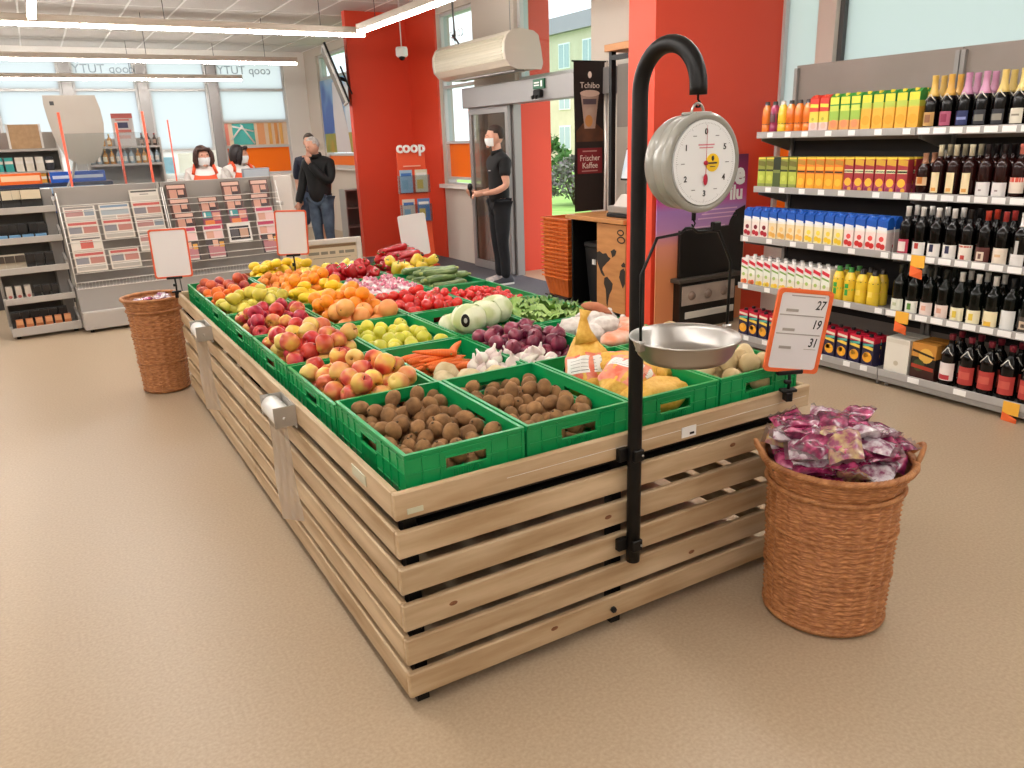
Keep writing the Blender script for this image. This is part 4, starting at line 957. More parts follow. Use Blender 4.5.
m_frame_r = M('red_orange_frame', '#ea6a45', rough=.4)
price_board((.685, 5.66, .73), radians(-12), 0, .238, .325, .1, 'blank white sign in a red frame clipped above the basket with dark red packets', col=m_frame_r, fwid=.011)
price_board((1.512, 5.715, .752), radians(-14), radians(2), .225, .32, .14, 'blank white sign in a red frame standing over the lemon tray', col=m_frame_r, fwid=.011)
price_board((2.374, 5.46, .726), radians(-14), radians(-5), .208, .306, .105, 'blank white sheet on a black stem before the orange leaflet stand', col=m_sheet, fwid=.011)

# ================================================================= DRINKS SHELVING
XF, XU, XB = 4.58, 4.69, 5.08          # front of lower and upper shelves, back panel
YL, YJ, YR = 4.33, 3.06, 1.55          # unit ends (left bay / joint / right bay)
m_shelf = M('shelf_grey', '#8f8b87', rough=.45); m_rail = M('price_rail', '#a8a5a2', rough=.35); m_back = M('shelf_back', '#8d8179', '#857a72', rough=.6, scale=3)
m_shade = M('shelf_depth_shade', '#241f1e', rough=.7)
TIERS = [(.07, XF), (.475, XF), (.838, XF), (1.198, XU), (1.588, XU)]      # height of rail's lower edge
m_card_y, m_card_o = M('promo_yellow', '#f0b23a', rough=.5), M('promo_orange', '#ee6a30', rough=.5)
for bay, (ya, yb) in enumerate(((YJ+.002, YL), (YR, YJ-.002))):
    t = thing('drinks_shelf', ('grey metal shelf unit of juice cartons beside the red pillar', 'grey metal shelf unit of wine bottles next to the juice unit')[bay], 'shelf', (0, 0, 0))
    MB().cbox((XB, ya, .02), (XB+.025, yb, 2.1), .002).build('back_panel', m_back, t)
    MB().box((XB-.004, ya+.01, .3), (XB-.001, yb-.01, 1.56)).build('dark_backing', m_shade, t)  # dark sheet added before the back panel as shade deep in the shelves
    for y in (ya+.002, yb-.03): MB().box((XB-.03, y, 0), (XB-.004, y+.028, 2.08)).build('upright', m_shelf, t)
    MB().cbox((XF+.01, ya, .03), (XB-.03, yb, .1), .003).build('base', m_shelf, t)
    MB().cbox((XF+.004, ya, .035), (XF+.02, yb, .078), .002).build('kick_plate', m_shelf, t)
    for y in (ya+.02, yb-.04): MB().cyl((XF+.05, y, 0), (XF+.05, y, .035), .012, n=8).build('foot', m_alu, t)
    for k, (z, x) in enumerate(TIERS):
        if k: 
            MB().box((x+.012, ya+.003, z+.006), (XB-.03, yb-.003, z+.03)).build('shelf_board', m_shelf, t)
            for y in (ya+.006, yb-.009): MB().hull([(x+.05,y,z-.02),(XB-.03,y,z-.1),(XB-.03,y+.003,z-.1),(x+.05,y+.003,z-.02)], [(x+.05,y,z+.01),(XB-.03,y,z+.01),(XB-.03,y+.003,z+.01),(x+.05,y+.003,z+.01)]).build('bracket', m_shelf, t)
        rl = MB().cbox((x, ya+.001, z), (x+.011, yb-.001, z+.046), .002).build('price_rail', m_rail, t)
        n = 7 if bay == 0 else 15
        for q in range(n):
            y = ya+(yb-ya)*(q+.5)/n+(R(-.05, .05) if bay == 0 else 0); w = .032 if bay == 0 else .038
            if bay == 1 and k == 0 and q % 3: continue
            MB().box((x-.0025, y-w, z+.006), (x, y+w*(.6 if bay == 0 else 1), z+.04)).build('price_tag', m_tag, rl)
    if bay == 1:
        for (y, z, x, s) in ((2.87, .838, XF, 1), (2.93, .475, XF, 1), (2.2, .07, XF, 1)):
            c = MB().box((x-.008, y-.045, z-.03), (x-.005, y+.045, z+.045)).build('promo_card', m_card_y, t); c['label'] = 'yellow and orange folded promotion card'
            MB().hull([(x-.008,y-.04,z-.1),(x-.006,y-.04,z-.1),(x-.006,y+.045,z-.085),(x-.008,y+.045,z-.085)], [(x-.03,y-.05,z-.04),(x-.028,y-.05,z-.04),(x-.006,y+.045,z-.02),(x-.008,y+.045,z-.02)]).build('card_flap', m_card_o, c)

# ---- cartons
def cm(h, rough=.35): return M('print_'+h.strip('#'), h, rough=rough)
def carton(name, w, d, h, bands, cap=None, fruit=None, brand=None, capr=.014, slope=False):
    """printed carton, front towards -x, standing on z=0; bands [(z share, colour)] from the bottom; fruit (z, rz, ry, colour)"""
    def mk():
        mats = []; b = MB(); z = 0
        def mi(c):
            if cm(c) not in mats: mats.append(cm(c))
            return mats.index(cm(c))
        for (s, c) in bands:
            z1 = h*s; b.box((-d/2, -w/2, z), (d/2, w/2, z1), mi(c)); z = z1
        if slope: b.hull([(-d/2,-w/2,h),(d/2,-w/2,h),(d/2,w/2,h),(-d/2,w/2,h)], [(-d*.1,-w/2,h+.022),(d*.3,-w/2,h+.022),(d*.3,w/2,h+.022),(-d*.1,w/2,h+.022)], mi(bands[-1][1]))
        for (fz, fr, fy, c) in (fruit or []):
            n = 14; b.prism([(-d/2, fy*w+fr*w*cos(2*pi*i/n), fz*h+fr*w*sin(2*pi*i/n)) for i in range(n)], (-.0008, 0, 0), mi(c))
        for (bz, bh, c, sl) in (brand or []):
            b.prism([(-d/2, -w*.46, bz*h-sl*h), (-d/2, w*.46, bz*h+sl*h), (-d/2, w*.46, (bz+bh)*h+sl*h), (-d/2, -w*.46, (bz+bh)*h-sl*h)], (-.001, 0, 0), mi(c))
        o = tag(b.build(name, mats), 'x', 'carton')
        if cap: MB().lathe([(capr,0),(capr*1.05,.004),(capr,.016),(capr*.9,.018),(0,.018)], 12, (-d*.12 if not slope else -d*.2, 0, h+(.006 if slope else 0))).build('cap', cm(cap, .3), o)
        return o
    return Kind(mk)
c_red = carton('juice_carton', .072, .072, .222, [(.3, '#e8c9c4'), (.62, '#e6d04a'), (1, '#d63a2a')], '#e04a2a', [(.4, .16, .1, '#b9b03a'), (.2, .3, 0, '#e9b8a8')], [(.74, .1, '#e9e04a', .01)], slope=True)
c_peach = carton('juice_carton', .072, .072, .222, [(.34, '#e9a05a'), (.66, '#9abf4a'), (1, '#3f9a3c')], '#e9d23a', [(.24, .36, 0, '#ea8f5e')], [(.6, .16, '#cfd95a', .0), (.8, .2, '#e8dc4c', 0)], slope=True)
c_orange = carton('juice_carton', .072, .072, .222, [(.62, '#f0b23c'), (.78, '#c9c84a'), (1, '#2f8a3c')], '#f0d22e', [(.3, .42, 0, '#f2a428')], [(.66, .14, '#b9cc52', 0), (.8, .2, '#efd83c', 0)], slope=True)
c_green = carton('juice_carton', .07, .062, .225, [(.16, '#8f9a4e'), (.55, '#b3bf4c'), (1, '#8d9440')], None, [(.34, .3, 0, '#c4cf5c')], [(.55, .06, '#2f3a20', 0), (.72, .16, '#6e6a2a', .02), (.94, .05, '#e6cf4a', 0)])
c_gapfill = carton('juice_carton', .07, .062, .225, [(.5, '#4a5a2e'), (1, '#2a3320')], None, None, [(.5, .1, '#7d8a46', 0)])  # dark filler carton, added where the row has only a dark gap
c_yelo = carton('juice_carton', .07, .062, .225, [(.5, '#f0a52c'), (.95, '#e9832a'), (1, '#f2d245')], None, [(.26, .36, 0, '#f4bd38')], [(.54, .05, '#3a2a18', 0), (.62, .1, '#f2b43a', 0), (.78, .14, '#b9852a', .02)])
c_purp = carton('juice_carton', .07, .062, .225, [(.3, '#b34a5e'), (.95, '#a8343a'), (1, '#f2d245')], None, [(.3, .38, 0, '#f4b83a'), (.1, .2, .2, '#8a2a58'), (.1, .2, -.2, '#d9a03a')], [(.56, .1, '#e9e4b8', 0), (.58, .05, '#2f5a3a', 0), (.78, .16, '#d0a030', .02)])
def blue(c1, c2, c3): return carton('juice_carton', .07, .07, .2, [(.62, c1), (.72, '#f0ece4'), (1, '#1d57b4')], '#2a66c4', [(.18, .26, -.18, c2), (.22, .26, .2, c2), (.42, .24, 0, c3)], [(.68, .12, '#eef2f4', .02)], slope=True)
c_b1, c_b2, c_b3, c_b4 = blue('#efe2d8', '#b01f30', '#7a1a24'), blue('#efd9ae', '#f0b75a', '#f3cc80'), blue('#f0e3b4', '#f2cc2e', '#f4da52'), blue('#f2ddd6', '#d0302e', '#e2504a')
def whitec(c1, c2): return carton('juice_carton', .066, .07, .205, [(.42, '#e9e3cf'), (.7, '#eef0e2'), (1, '#f0ebe6')], '#f2efec', [(.14, .28, -.16, c1), (.12, .28, .2, c2), (.4, .2, .1, '#a9c46a')], [(.62, .06, '#7fa64e', .04), (.78, .12, '#d2253a', .05)])
c_w1, c_w2 = whitec('#e2623c', '#ea8a52'), whitec('#f2c43a', '#f0d45c')
c_box = carton('juice_carton', .085, .07, .2, [(.14, '#26244a'), (.8, '#2a2440'), (1, '#c8203a')], '#1b1a1c', [(.32, .42, 0, '#f2a92c'), (.38, .2, .12, '#f6c556')], [(.6, .1, '#f2cc52', .03), (.7, .08, '#4fb3a8', -.03), (.84, .08, '#e9dcc8', .02)])
c_winebox = carton('wine_box', .165, .1, .235, [(1, '#e2ddd0')], None, [(.3, .1, 0, '#c4bba4')], [(.86, .1, '#d8d2c2', 0)])
c_winedark = carton('wine_box', .16, .1, .235, [(.3, '#3a1c18'), (.62, '#1c1a18'), (1, '#c98a3c')], None, [(.68, .3, -.1, '#e0b050'), (.4, .24, .15, '#3c4a2a')], [(.3, .1, '#a83a26', .02), (.7, .06, '#2a1c14', .06)])
# ---- bottles
m_wine = M('dark_wine_glass', '#050404', rough=.14, spec=.35); m_brown = M('brown_bottle_glass', '#240b09', rough=.14, spec=.35); m_olive = M('green_bottle_glass', '#060a07', rough=.14, spec=.35)
PR_W = [(0,0),(.038,0),(.041,.004),(.041,.175),(.038,.195),(.024,.217),(.0145,.232),(.0135,.285),(.015,.287),(.015,.298),(0,.298)]
PR_S = [(0,0),(.038,0),(.042,.005),(.042,.15),(.039,.175),(.028,.205),(.018,.235),(.0155,.285),(.017,.287),(.017,.305),(0,.306)]
PR_B = [(0,0),(.038,0),(.041,.005),(.041,.15),(.037,.17),(.018,.195),(.0145,.21),(.0145,.235),(.016,.237),(.016,.25),(0,.25)]
PR_L = [(0,0),(.044,0),(.048,.006),(.048,.19),(.046,.21),(.03,.245),(.018,.262),(.016,.3),(.018,.302),(.018,.325),(0,.325)]
def arc_label(r, z0, z1, a=1.25, n=10):
    vs = []
    for i in range(n+1):
        q = pi-a+2*a*i/n; vs += [(r*cos(q), r*sin(q), z0), (r*cos(q), r*sin(q), z1)]
    return MB().add(vs, [(2*i, 2*i+2, 2*i+3, 2*i+1) for i in range(n)], 0, True)
def ring_at(prof, z):
    for (r0, z0), (r1, z1) in zip(prof, prof[1:]):
        if z0 <= z <= z1 and z1 > z0: return r0+(r1-r0)*(z-z0)/(z1-z0)
    return prof[-2][0]
def bottle(name, prof, glassm, foil, foil_z, label, mark=None, s=1.0, cat='bottle', neck=None):
    """label (z0, z1, colour, half angle); mark (z0, z1, half angle, colour) printed on the label; neck band (z0, z1, colour)"""
    def mk():
        o = tag(MB().lathe([(r*s, z*s) for r, z in prof], 24).build(name, glassm), 'x', cat)
        if foil:
            zs = [foil_z]+[z for r, z in prof if z > foil_z]; pr = [(ring_at(prof, z)*s+.0009, z*s) for z in zs[:-1]]; pr += [(prof[-2][0]*s+.0009, prof[-1][1]*s+.0012), (0, prof[-1][1]*s+.0016)]
            MB().lathe(pr, 14).build('capsule', cm(foil, .3), o)
        if label:
            l = arc_label((ring_at(prof, (label[0]+label[1])/2)+.0008)*s, label[0]*s, label[1]*s, label[3] if len(label) > 3 else 1.25).build('label', cm(label[2], .55), o)
            for (z0, z1, a, c) in (mark or []): arc_label((ring_at(prof, (z0+z1)/2)+.0014)*s, z0*s, z1*s, a, 5).build('label_print', cm(c, .5), l)
        if neck:
            b = MB()
            for sg in (-1, 1):
                pts = [((ring_at(prof, z)+.002)*cos(pi+sg*q), (ring_at(prof, z)+.002)*sin(pi+sg*q), z) for z, q in ((neck[0], .8), ((neck[0]+neck[1])/2, .4), (neck[1], .05))]
                b.tube(pts, .0028, 6)
            b.build('neck_band', cm(neck[2], .4), o)
        return o
    return Kind(mk)
S = lambda foil, lab, mk, gl=m_wine: bottle('sparkling_bottle', PR_S, gl, foil, .188, (.02, .1, lab, .9), mk, neck=(.165, .2, '#d8d2c4'))
Wb = lambda foil, lab, mk, gl=m_wine, z=(.03, .11), a=1.25: bottle('wine_bottle', PR_W, gl, foil, .245, (z[0], z[1], lab, a), mk)
s1 = [(S('#d9b45c', '#b98f52', [(.04, .085, .4, '#8a5a3a')]), 'sparkling wine bottle with gold foil and copper label'),
      (S('#d9a84c', '#a8506a', [(.04, .085, .4, '#8a2a4a')]), 'sparkling wine bottle with gold foil and rose label'),
      (S('#c98fb0', '#1e2a5a', [(.05, .065, .7, '#8a94c4')]), 'sparkling wine bottle with pink foil and dark blue label'),
      (S('#c98fb0', '#22242a', [(.04, .075, .7, '#77746c')]), 'sparkling wine bottle with pink foil and black label'),
      (S('#dcc070', '#22242a', [(.04, .075, .7, '#8a867a')]), 'sparkling wine bottle with yellow gold foil and black label'),
      (S('#e2c878', '#d9d2c0', [(.06, .07, .5, '#8a8270')]), 'sparkling wine bottle with pale gold foil and cream label'),
      (S('#d9a95a', '#2a2a26', [(.05, .09, .35, '#d9b43c')]), 'sparkling wine bottle with amber foil and round yellow mark'),
      (S('#dcae62', '#dca88a', [(.05, .06, .6, '#b07a5a')]), 'sparkling wine bottle with amber foil and salmon label')]
brandy = bottle('brandy_bottle', PR_B, m_brown, '#a8765a', .19, (.06, .11, '#d8b48a', 1.0), [(.07, .11, .4, '#c8782e')])
s2 = [(brandy, 'squat brown brandy bottle with a tan label'),
      (bottle('wine_bottle', PR_W, m_brown, '#d8cdae', .235, (.02, .14, '#e6d2a6', .62), [(.03, .05, .35, '#d89a4a')]), 'brown wine bottle with cream capsule and cream label'),
      (Wb('#20181a', '#e0dbd8', [(.04, .05, .2, '#9a8a88')], m_brown, (.01, .09)), 'brown wine bottle with a low plain white label'),
      (Wb('#c87062', '#e2d2c2', [(.095, .12, 1.0, '#d0503c')], m_brown, (.035, .12)), 'brown wine bottle with salmon capsule'),
      (Wb('#241c1c', '#cfccc6', [(.03, .09, .3, '#6a6660')], m_wine, (.015, .14), .8), 'dark wine bottle with a tall grey picture label'),
      (Wb('#1c1a1a', '#dcd8d4', None, m_wine, (.015, .13)), 'dark wine bottle with a tall plain white label')]
s3 = [(bottle('wine_bottle', PR_W, m_wine, '#e9e6e2', .24, (.01, .1, '#b5304a', 1.0), [(.025, .085, .6, '#e6d9d0')]), 'wine bottle with white cap and red bordered label'),
      (Wb('#e6e3df', '#e8e4de', [(.05, .085, .3, '#b8382e')], m_wine, (.01, .09)), 'wine bottle with white cap and red square on its label'),
      (Wb('#e6e3df', '#e8e4de', [(.04, .085, .3, '#2a2c4a')], m_wine, (.01, .09)), 'wine bottle with white cap and navy square on its label'),
      (Wb('#1f1b1b', '#e6ddcf', [(.015, .04, .3, '#b8382e'), (.085, .095, 1.0, '#c05040')], m_wine, (.01, .1)), 'wine bottle with black cap and red striped cream label'),
      (Wb('#c0402e', '#5a2a26', [(.02, .07, .5, '#d9c8b4'), (.03, .06, .2, '#5a2a26')], m_wine, (.01, .095)), 'wine bottle with red cap and dark red printed label'),
      (Wb('#a83a36', '#e4d6c4', [(.05, .065, .4, '#d9b48a')], m_wine, (.01, .1)), 'wine bottle with red cap and cream label'),
      (bottle('wine_bottle', PR_W, m_wine, '#eceae6', .225, (.01, .075, '#e4e0dc', 1.1), [(.075, .15, .22, '#b9b6b2')]), 'wine bottle with tall white capsule and grey ribbon')]
s4 = [(Wb('#1f2420', '#dfe0cf', [(.04, .06, .3, '#b9c09a')], m_olive, (.01, .085)), 'green wine bottle with pale label and dark cap'),
      (Wb('#e6e4df', '#e6e6da', [(.03, .07, .3, '#5a8a3a')], m_olive, (.01, .085)), 'green wine bottle with white cap and green mark'),
      (Wb('#1f2420', '#ead6cc', [(.04, .07, .35, '#e0a890')], m_olive, (.01, .09)), 'green wine bottle with a peach label'),
      (Wb('#e6e4df', '#efe6c4', [(.03, .07, .3, '#e6c84a')], m_olive, (.01, .09)), 'green wine bottle with white cap and yellow mark'),
      (Wb('#e6e4df', '#f0e2b8', [(.012, .04, .5, '#eab83c')], m_olive, (.01, .1)), 'green wine bottle with white cap and golden edged label'),
      (Wb('#24262a', '#e2e2de', None, m_olive, (.01, .12)), 'dark wine bottle with a tall blank label'),
      (Wb('#8a9a5a', '#4a423a', [(.03, .075, .6, '#c9b49a'), (.04, .06, .25, '#3a2a24')], m_olive, (.01, .1)), 'dark wine bottle with an olive cap and picture label')]
big_w = bottle('soda_bottle', PR_L, m_wine, '#7a2030', .29, (.04, .15, '#e8dcd6', 1.2), [(.045, .075, .7, '#b8303a')], neck=(.2, .245, '#d8d4cc'))
big_r = bottle('soda_bottle', PR_L, m_wine, '#7a2030', .29, (.04, .15, '#b23a34', 1.2), [(.075, .12, .7, '#c85a4c')], neck=(.2, .245, '#d8d4cc'))
m_jo, m_jg, m_jy = M('orange_juice', '#e8842c', '#e06a22', rough=.15, scale=8, coat=.4), M('green_tea_bottle', '#9cc83c', rough=.15, coat=.4), M('yellow_juice', '#ecc83a', rough=.15, coat=.4)
PR_J = [(0,0),(.03,0),(.033,.005),(.033,.05),(.031,.055),(.033,.06),(.033,.12),(.028,.15),(.017,.168),(.015,.185),(0,.186)]
PR_T = [(0,0),(.036,0),(.04,.005),(.04,.06),(.037,.09),(.04,.12),(.038,.165),(.026,.2),(.016,.213),(.016,.235),(0,.236)]
PR_J = [(r*1.05, z*1.2) for r, z in PR_J]
j1 = bottle('smoothie_bottle', PR_J, m_jo, '#2a2422', .2, (.066, .074, '#1e1a1a', 3.1), None)
j2 = bottle('smoothie_bottle', PR_J, M('berry_smoothie', '#a8305e', '#5a2038', rough=.15, scale=8), '#2a2422', .2, (.078, .14, '#2a2226', 3.1), [(.085, .13, .5, '#6a4a4e')])
j3 = bottle('smoothie_bottle', PR_J, m_jy, '#d9d2c8', .2, (.066, .074, '#1e1a1a', 3.1), None)
t1 = bottle('ice_tea_bottle', PR_T, m_jy, '#3f8a3c', .205, (.03, .15, '#7fc43a', 2.6), [(.05, .09, .3, '#2f9a3c'), (.1, .13, .35, '#2f9a3c'), (.15, .156, 2.0, '#1c1c1a')])
t2 = bottle('ice_tea_bottle', PR_T, m_jy, '#2a2422', .205, (.03, .15, '#e9b92e', 2.6), [(.06, .1, .4, '#f2d25a'), (.15, .156, 2.0, '#1c1c1a')])
def shelf_row(tier, items, y_start, group, depth=2, gap=.006, dstep=.085, tail=''):
    """items [(kind, width, label)] from the pillar end on; every front one has another behind it"""
    z, x = TIERS[tier]; z += .0305 if tier else .0305; y = y_start
    for (k, w, label) in items:
        y -= w/2
        for d in range(depth): k((x+.058+dstep*d, y, z), (0, 0, R(-.04, .04)), label+(tail if d == 0 else tail+', behind'), group+(', front row' if d == 0 else ', back row'))
        y -= w/2+gap
    return y
TS = ' on the top shelf'
it = [(k, .068, l+TS) for k, l in ((j1, 'small orange smoothie bottle'), (j2, 'small dark berry smoothie bottle'), (j3, 'small yellow smoothie bottle'), (j1, 'small orange smoothie bottle'), (j1, 'small orange smoothie bottle'), (j1, 'small orange smoothie bottle'))]
it += [(c_red, .076, 'red and yellow juice carton'+TS)]*2+[(c_peach, .076, 'green and peach coloured juice carton'+TS)]*3+[(c_orange, .076, 'green and orange juice carton'+TS)]*5
shelf_row(4, it, 4.325, 'juices on the top shelf')
it = [(c_green, .073, 'olive green juice carton on the second shelf')]*2+[(c_gapfill, .05, 'dark green carton added for the shaded gap on the second shelf')]+[(c_green, .073, 'olive green juice carton on the second shelf')]*2+[(c_yelo, .073, 'orange juice carton with dark stripe on the second shelf')]*5+[(c_purp, .073, 'red and yellow passion fruit juice carton on the second shelf')]*6
shelf_row(3, it, 4.32, 'cartons on the second shelf', gap=.005)
it = [(c_b1, .074, 'blue topped juice carton with dark cherries')]*3+[(c_b2, .074, 'blue topped juice carton with orange fruit')]*4+[(c_b3, .074, 'blue topped juice carton with yellow fruit')]*4+[(c_b4, .074, 'blue topped juice carton with red berries')]*4
shelf_row(2, it, 4.325, 'blue topped cartons', gap=.007)
it = [(c_w1, .068, 'white juice carton with red strawberries')]*2+[(c_w2, .068, 'white juice carton with yellow fruit')]*5+[(c_w1, .068, 'white juice carton with peaches next to the ice tea bottles')]*4+[(t1, .084, 'ice tea bottle with green label')]*2+[(t2, .084, 'ice tea bottle with yellow label')]*2
shelf_row(1, it, 4.325, 'white cartons and ice teas', gap=.0065)
it = [(c_box, .09, 'black and red orange juice carton on the lowest shelf')]*12
shelf_row(0, it, 4.32, 'orange juice cartons on the lowest shelf', gap=.011)
# right bay
def many(seq, w, tier, y, group, gap, tail, depth=2):
    return shelf_row(tier, [(k, w, l+tail) for k, l in seq], y, group, depth, gap, .088)
a = s1
many([a[0], a[1], a[2], a[3], a[4], a[5], a[6], a[7], a[7], a[5], a[6]], .086, 4, 3.05, 'sparkling wines on the top shelf', .016, ' on the top shelf')
a = s2
many([a[0], a[1], a[1], a[1], a[2], a[2], a[3], a[4], a[5], a[5], a[3], a[4], a[1]], .084, 3, 3.05, 'bottles on the second shelf', .01, ' on the second shelf')
a = s3
many([a[0], a[1], a[2], a[2], a[3], a[4], a[5], a[6], a[6], a[4], a[5], a[1], a[3]], .084, 2, 3.05, 'wine bottles on the third shelf', .014, ' on the third shelf')
a = s4
many([a[0], a[1], a[2], a[2], a[3], a[3], a[4], a[5], a[6], a[2], a[1], a[0], a[4]], .084, 1, 3.05, 'wine bottles on the fourth shelf', .014, ' on the fourth shelf')
z = TIERS[0][0]+.0305
for d in range(2):
    c_winebox((XF+.075+.11*d, 2.955, z), 0, 'cream carton of boxed wine on the lowest shelf%s' % ('' if d == 0 else ', back row'), 'boxed wines')
    c_winedark((XF+.075+.11*d, 2.775, z), 0, 'dark carton of boxed wine with a landscape picture%s' % ('' if d == 0 else ', back row'), 'boxed wines')
shelf_row(0, [(big_w, .1, 'large dark drink bottle with white label on the lowest shelf')]+[(big_r, .1, 'large dark drink bottle with brick red label on the lowest shelf')]*9, 2.675, 'large bottles on the lowest shelf', 2, .018, .1)

# ================================================================= ENTRANCE AND COFFEE CORNER
m_lwood = M('light_wood', '#c68b52', '#b57a44', rough=.5, scale=3, stretch=(6, 1, 6), detail=5)
m_cgrey = M('coffee_back_panel', '#b9b3a8', '#aaa59a', rough=.35, scale=1.2)
k = thing('coffee_counter', 'wooden coffee counter with a world map panel behind the near red pillar', 'counter', (4.36, 5.45, 0))
b = MB(); b.box((.02, 0, 0), (.6, .86, .06)); b.build('plinth', m_dark, k)
MB().cbox((-.03, -.005, .895), (.62, .9, .935), .004).build('counter_top', m_lwood, k)
MB().box((.02, .0, .06), (.6, .02, .895)).build('side_panel', m_dark, k)
MB().box((.02, .42, .06), (.6, .44, .895)).build('side_panel', m_dark, k)
MB().box((.02, .84, .06), (.6, .86, .895)).build('side_panel', m_dark, k)
MB().box((.58, .02, .06), (.6, .84, .895)).build('rear_panel', m_dark, k)
mp = MB().cbox((0, .005, .09), (.018, .425, .885), .002).build('map_panel', m_lwood, k)
# dark continents on the panel (y runs right to left as seen)
m_map = M('map_ink', '#2a2119', rough=.6)
def land(pts): MB().prism([(-.0012, .425-u*.42, .09+v*.795) for u, v in pts], (.0012, 0, 0)).build('map_shape', m_map, mp)
land([(.0, .66), (.1, .68), (.22, .655), (.34, .67), (.42, .63), (.5, .62), (.44, .585), (.36, .56), (.3, .53), (.22, .5), (.2, .47), (.28, .42), (.3, .4), (.24, .4), (.16, .43), (.1, .48), (.03, .54), (.0, .6)])
land([(.28, .38), (.38, .4), (.5, .36), (.58, .33), (.55, .26), (.47, .2), (.42, .12), (.4, .05), (.36, .08), (.35, .18), (.33, .25), (.26, .31)])
land([(.5, .7), (.62, .73), (.7, .71), (.66, .66), (.56, .63)])
land([(.84, .5), (.94, .53), (1.0, .5), (1.0, .36), (.93, .3), (.86, .36), (.8, .42)])
land([(.86, .56), (.95, .6), (1.0, .58), (1.0, .545), (.9, .54)])
for (u, v, s) in ((.84, .92, 1), (.86, .84, 1.2)):
    b = MB(); b.tube([(-.002, .425-(u+.1*s*cos(2*pi*i/14))*.42, .09+(v+.028*s*sin(2*pi*i/14))*.795) for i in range(14)], .006, 6, closed=True); b.build('map_bean', m_map, mp)
# upper frame: posts, wooden head board, back panel
MB().box((.28, .58, .936), (.33, .62, 2.36)).build('post', m_black, k)
MB().box((.28, .0, .936), (.33, .03, 2.36)).build('post', m_black, k)
MB().box((.28, .03, 2.29), (.33, .58, 2.33)).build('head_rail', m_black, k)
MB().cbox((.24, -.005, 2.36), (.62, .64, 2.42), .004).build('head_board', m_lwood, k)
MB().box((.56, .0, .936), (.59, .86, 2.36)).build('back_board', m_cgrey, k)
MB().box((.55, .02, 1.72), (.562, .84, 2.28)).build('mirror_strip', M('grey_mirror_panel', '#8f8b86', rough=.2), k)
# black bin in the niche
t = thing('waste_bin', 'black waste bin with white lettering inside the coffee counter niche', 'bin', (4.62, 6.09, .061))
MB().hull([(-.1,-.11,0),(.1,-.11,0),(.1,.11,0),(-.1,.11,0)], [(-.14,-.14,.56),(.14,-.14,.56),(.14,.14,.56),(-.14,.14,.56)]).build('bin_body', M('bin_black', '#1b1b1c', rough=.4), t)
MB().cbox((-.15, -.15, .56), (.15, .15, .61), .01).build('lid', M('bin_lid', '#2a2a2b', rough=.35), t)
b = MB(); b.box((-.134, -.02, .4), (-.13, -.008, .45)); b.build('letter_mark', m_signwhite, t); b = MB(); b.box((-.134, .004, .4), (-.13, .03, .45)); b.build('letter_mark', m_signwhite, t)
# coffee machine with tablet
t = thing('coffee_machine', 'grey coffee machine with a tilted tablet screen on the wooden counter', 'coffee machine', (4.46, 5.5, .936))
m_mach = M('machine_grey', '#8e8780', rough=.35); m_machl = M('machine_light', '#c4bcb2', rough=.4)
MB().cbox((-.02, .0, 0), (.2, .34, .035), .006).build('drip_base', m_black, t)
MB().cbox((-.01, .02, .035), (.2, .33, .1), .008).build('drip_tray', m_mach, t)
MB().hull([(.0,.02,.1),(.2,.02,.1),(.2,.26,.1),(.0,.26,.1)], [(.06,.02,.2),(.2,.02,.2),(.2,.22,.2),(.06,.22,.2)]).build('front_block', m_machl, t)
MB().cbox((.08, .02, .2), (.2, .2, .3), .01).build('upper_block', m_mach, t)
s_ = MB().cbox((-.012, -.09, -.14), (.012, .09, .14), .006).build('tablet', m_black, t, (.08, .12, .46), (0, radians(14), 0))
MB().box((-.0145, -.078, -.125), (-.012, .078, .125)).build('screen', M('tablet_screen', '#b9cfe0', '#d8e2ea', rough=.15, scale=6), s_)
MB().cyl((.1, .12, .29), (.085, .12, .36), .012).build('stand', m_machl, t)
# hanging banner
bn = thing('coffee_banner', 'tall black coffee banner with a cup picture and a red text panel', 'banner', (4.52, 6.45, .935))
m_bblack = M('banner_black', '#1d1513', rough=.45); m_bbrown = M('banner_coffee_glow', '#6b4026', '#3a2318', rough=.45, scale=5, ramp=(.3, .7))
n = 16; vs = []
for i in range(n+1):
    for j in range(7): vs.append((.355*j/6, .006*sin(i*.55+j*.3), 1.385*i/n))
MB().add(vs, [(i*7+j, i*7+j+1, i*7+j+8, i*7+j+7) for i in range(n) for j in range(6)], 0, True).build('cloth', m_bblack, bn)
MB().prism([(.02, -.0075, .66), (.34, -.0075, .66), (.34, -.0075, .76), (.25, -.0075, .83), (.1, -.0075, .83), (.02, -.0075, .76)], (0, .0008, 0)).build('coffee_glow', m_bbrown, bn)
MB().box((.03, -.0085, .36), (.325, -.0075, .6)).build('red_panel', M('banner_red', '#7a1420', rough=.5), bn)
m_cup = M('cup_print', '#b9a394', '#9c8272', rough=.5, scale=5)
b = MB(); b.prism([(.115, -.0092, .78), (.24, -.0092, .78), (.285, -.0092, 1.1), (.07, -.0092, 1.1)], (0, .0008, 0)); cp = b.build('cup_picture', m_cup, bn)
def disc(cx, cz, rx, rz, y, m, nm, par, n=20): return MB().prism([(cx+rx*cos(2*pi*i/n), y, cz+rz*sin(2*pi*i/n)) for i in range(n)], (0, .0008, 0)).build(nm, m, par)
disc(.1775, 1.1, .115, .03, -.0104, M('cup_lid_print', '#d0b8a6', rough=.5), 'cup_lid', cp)
disc(.165, .85, .045, .055, -.0104, M('bean_print', '#c48a4a', rough=.5), 'bean', cp)
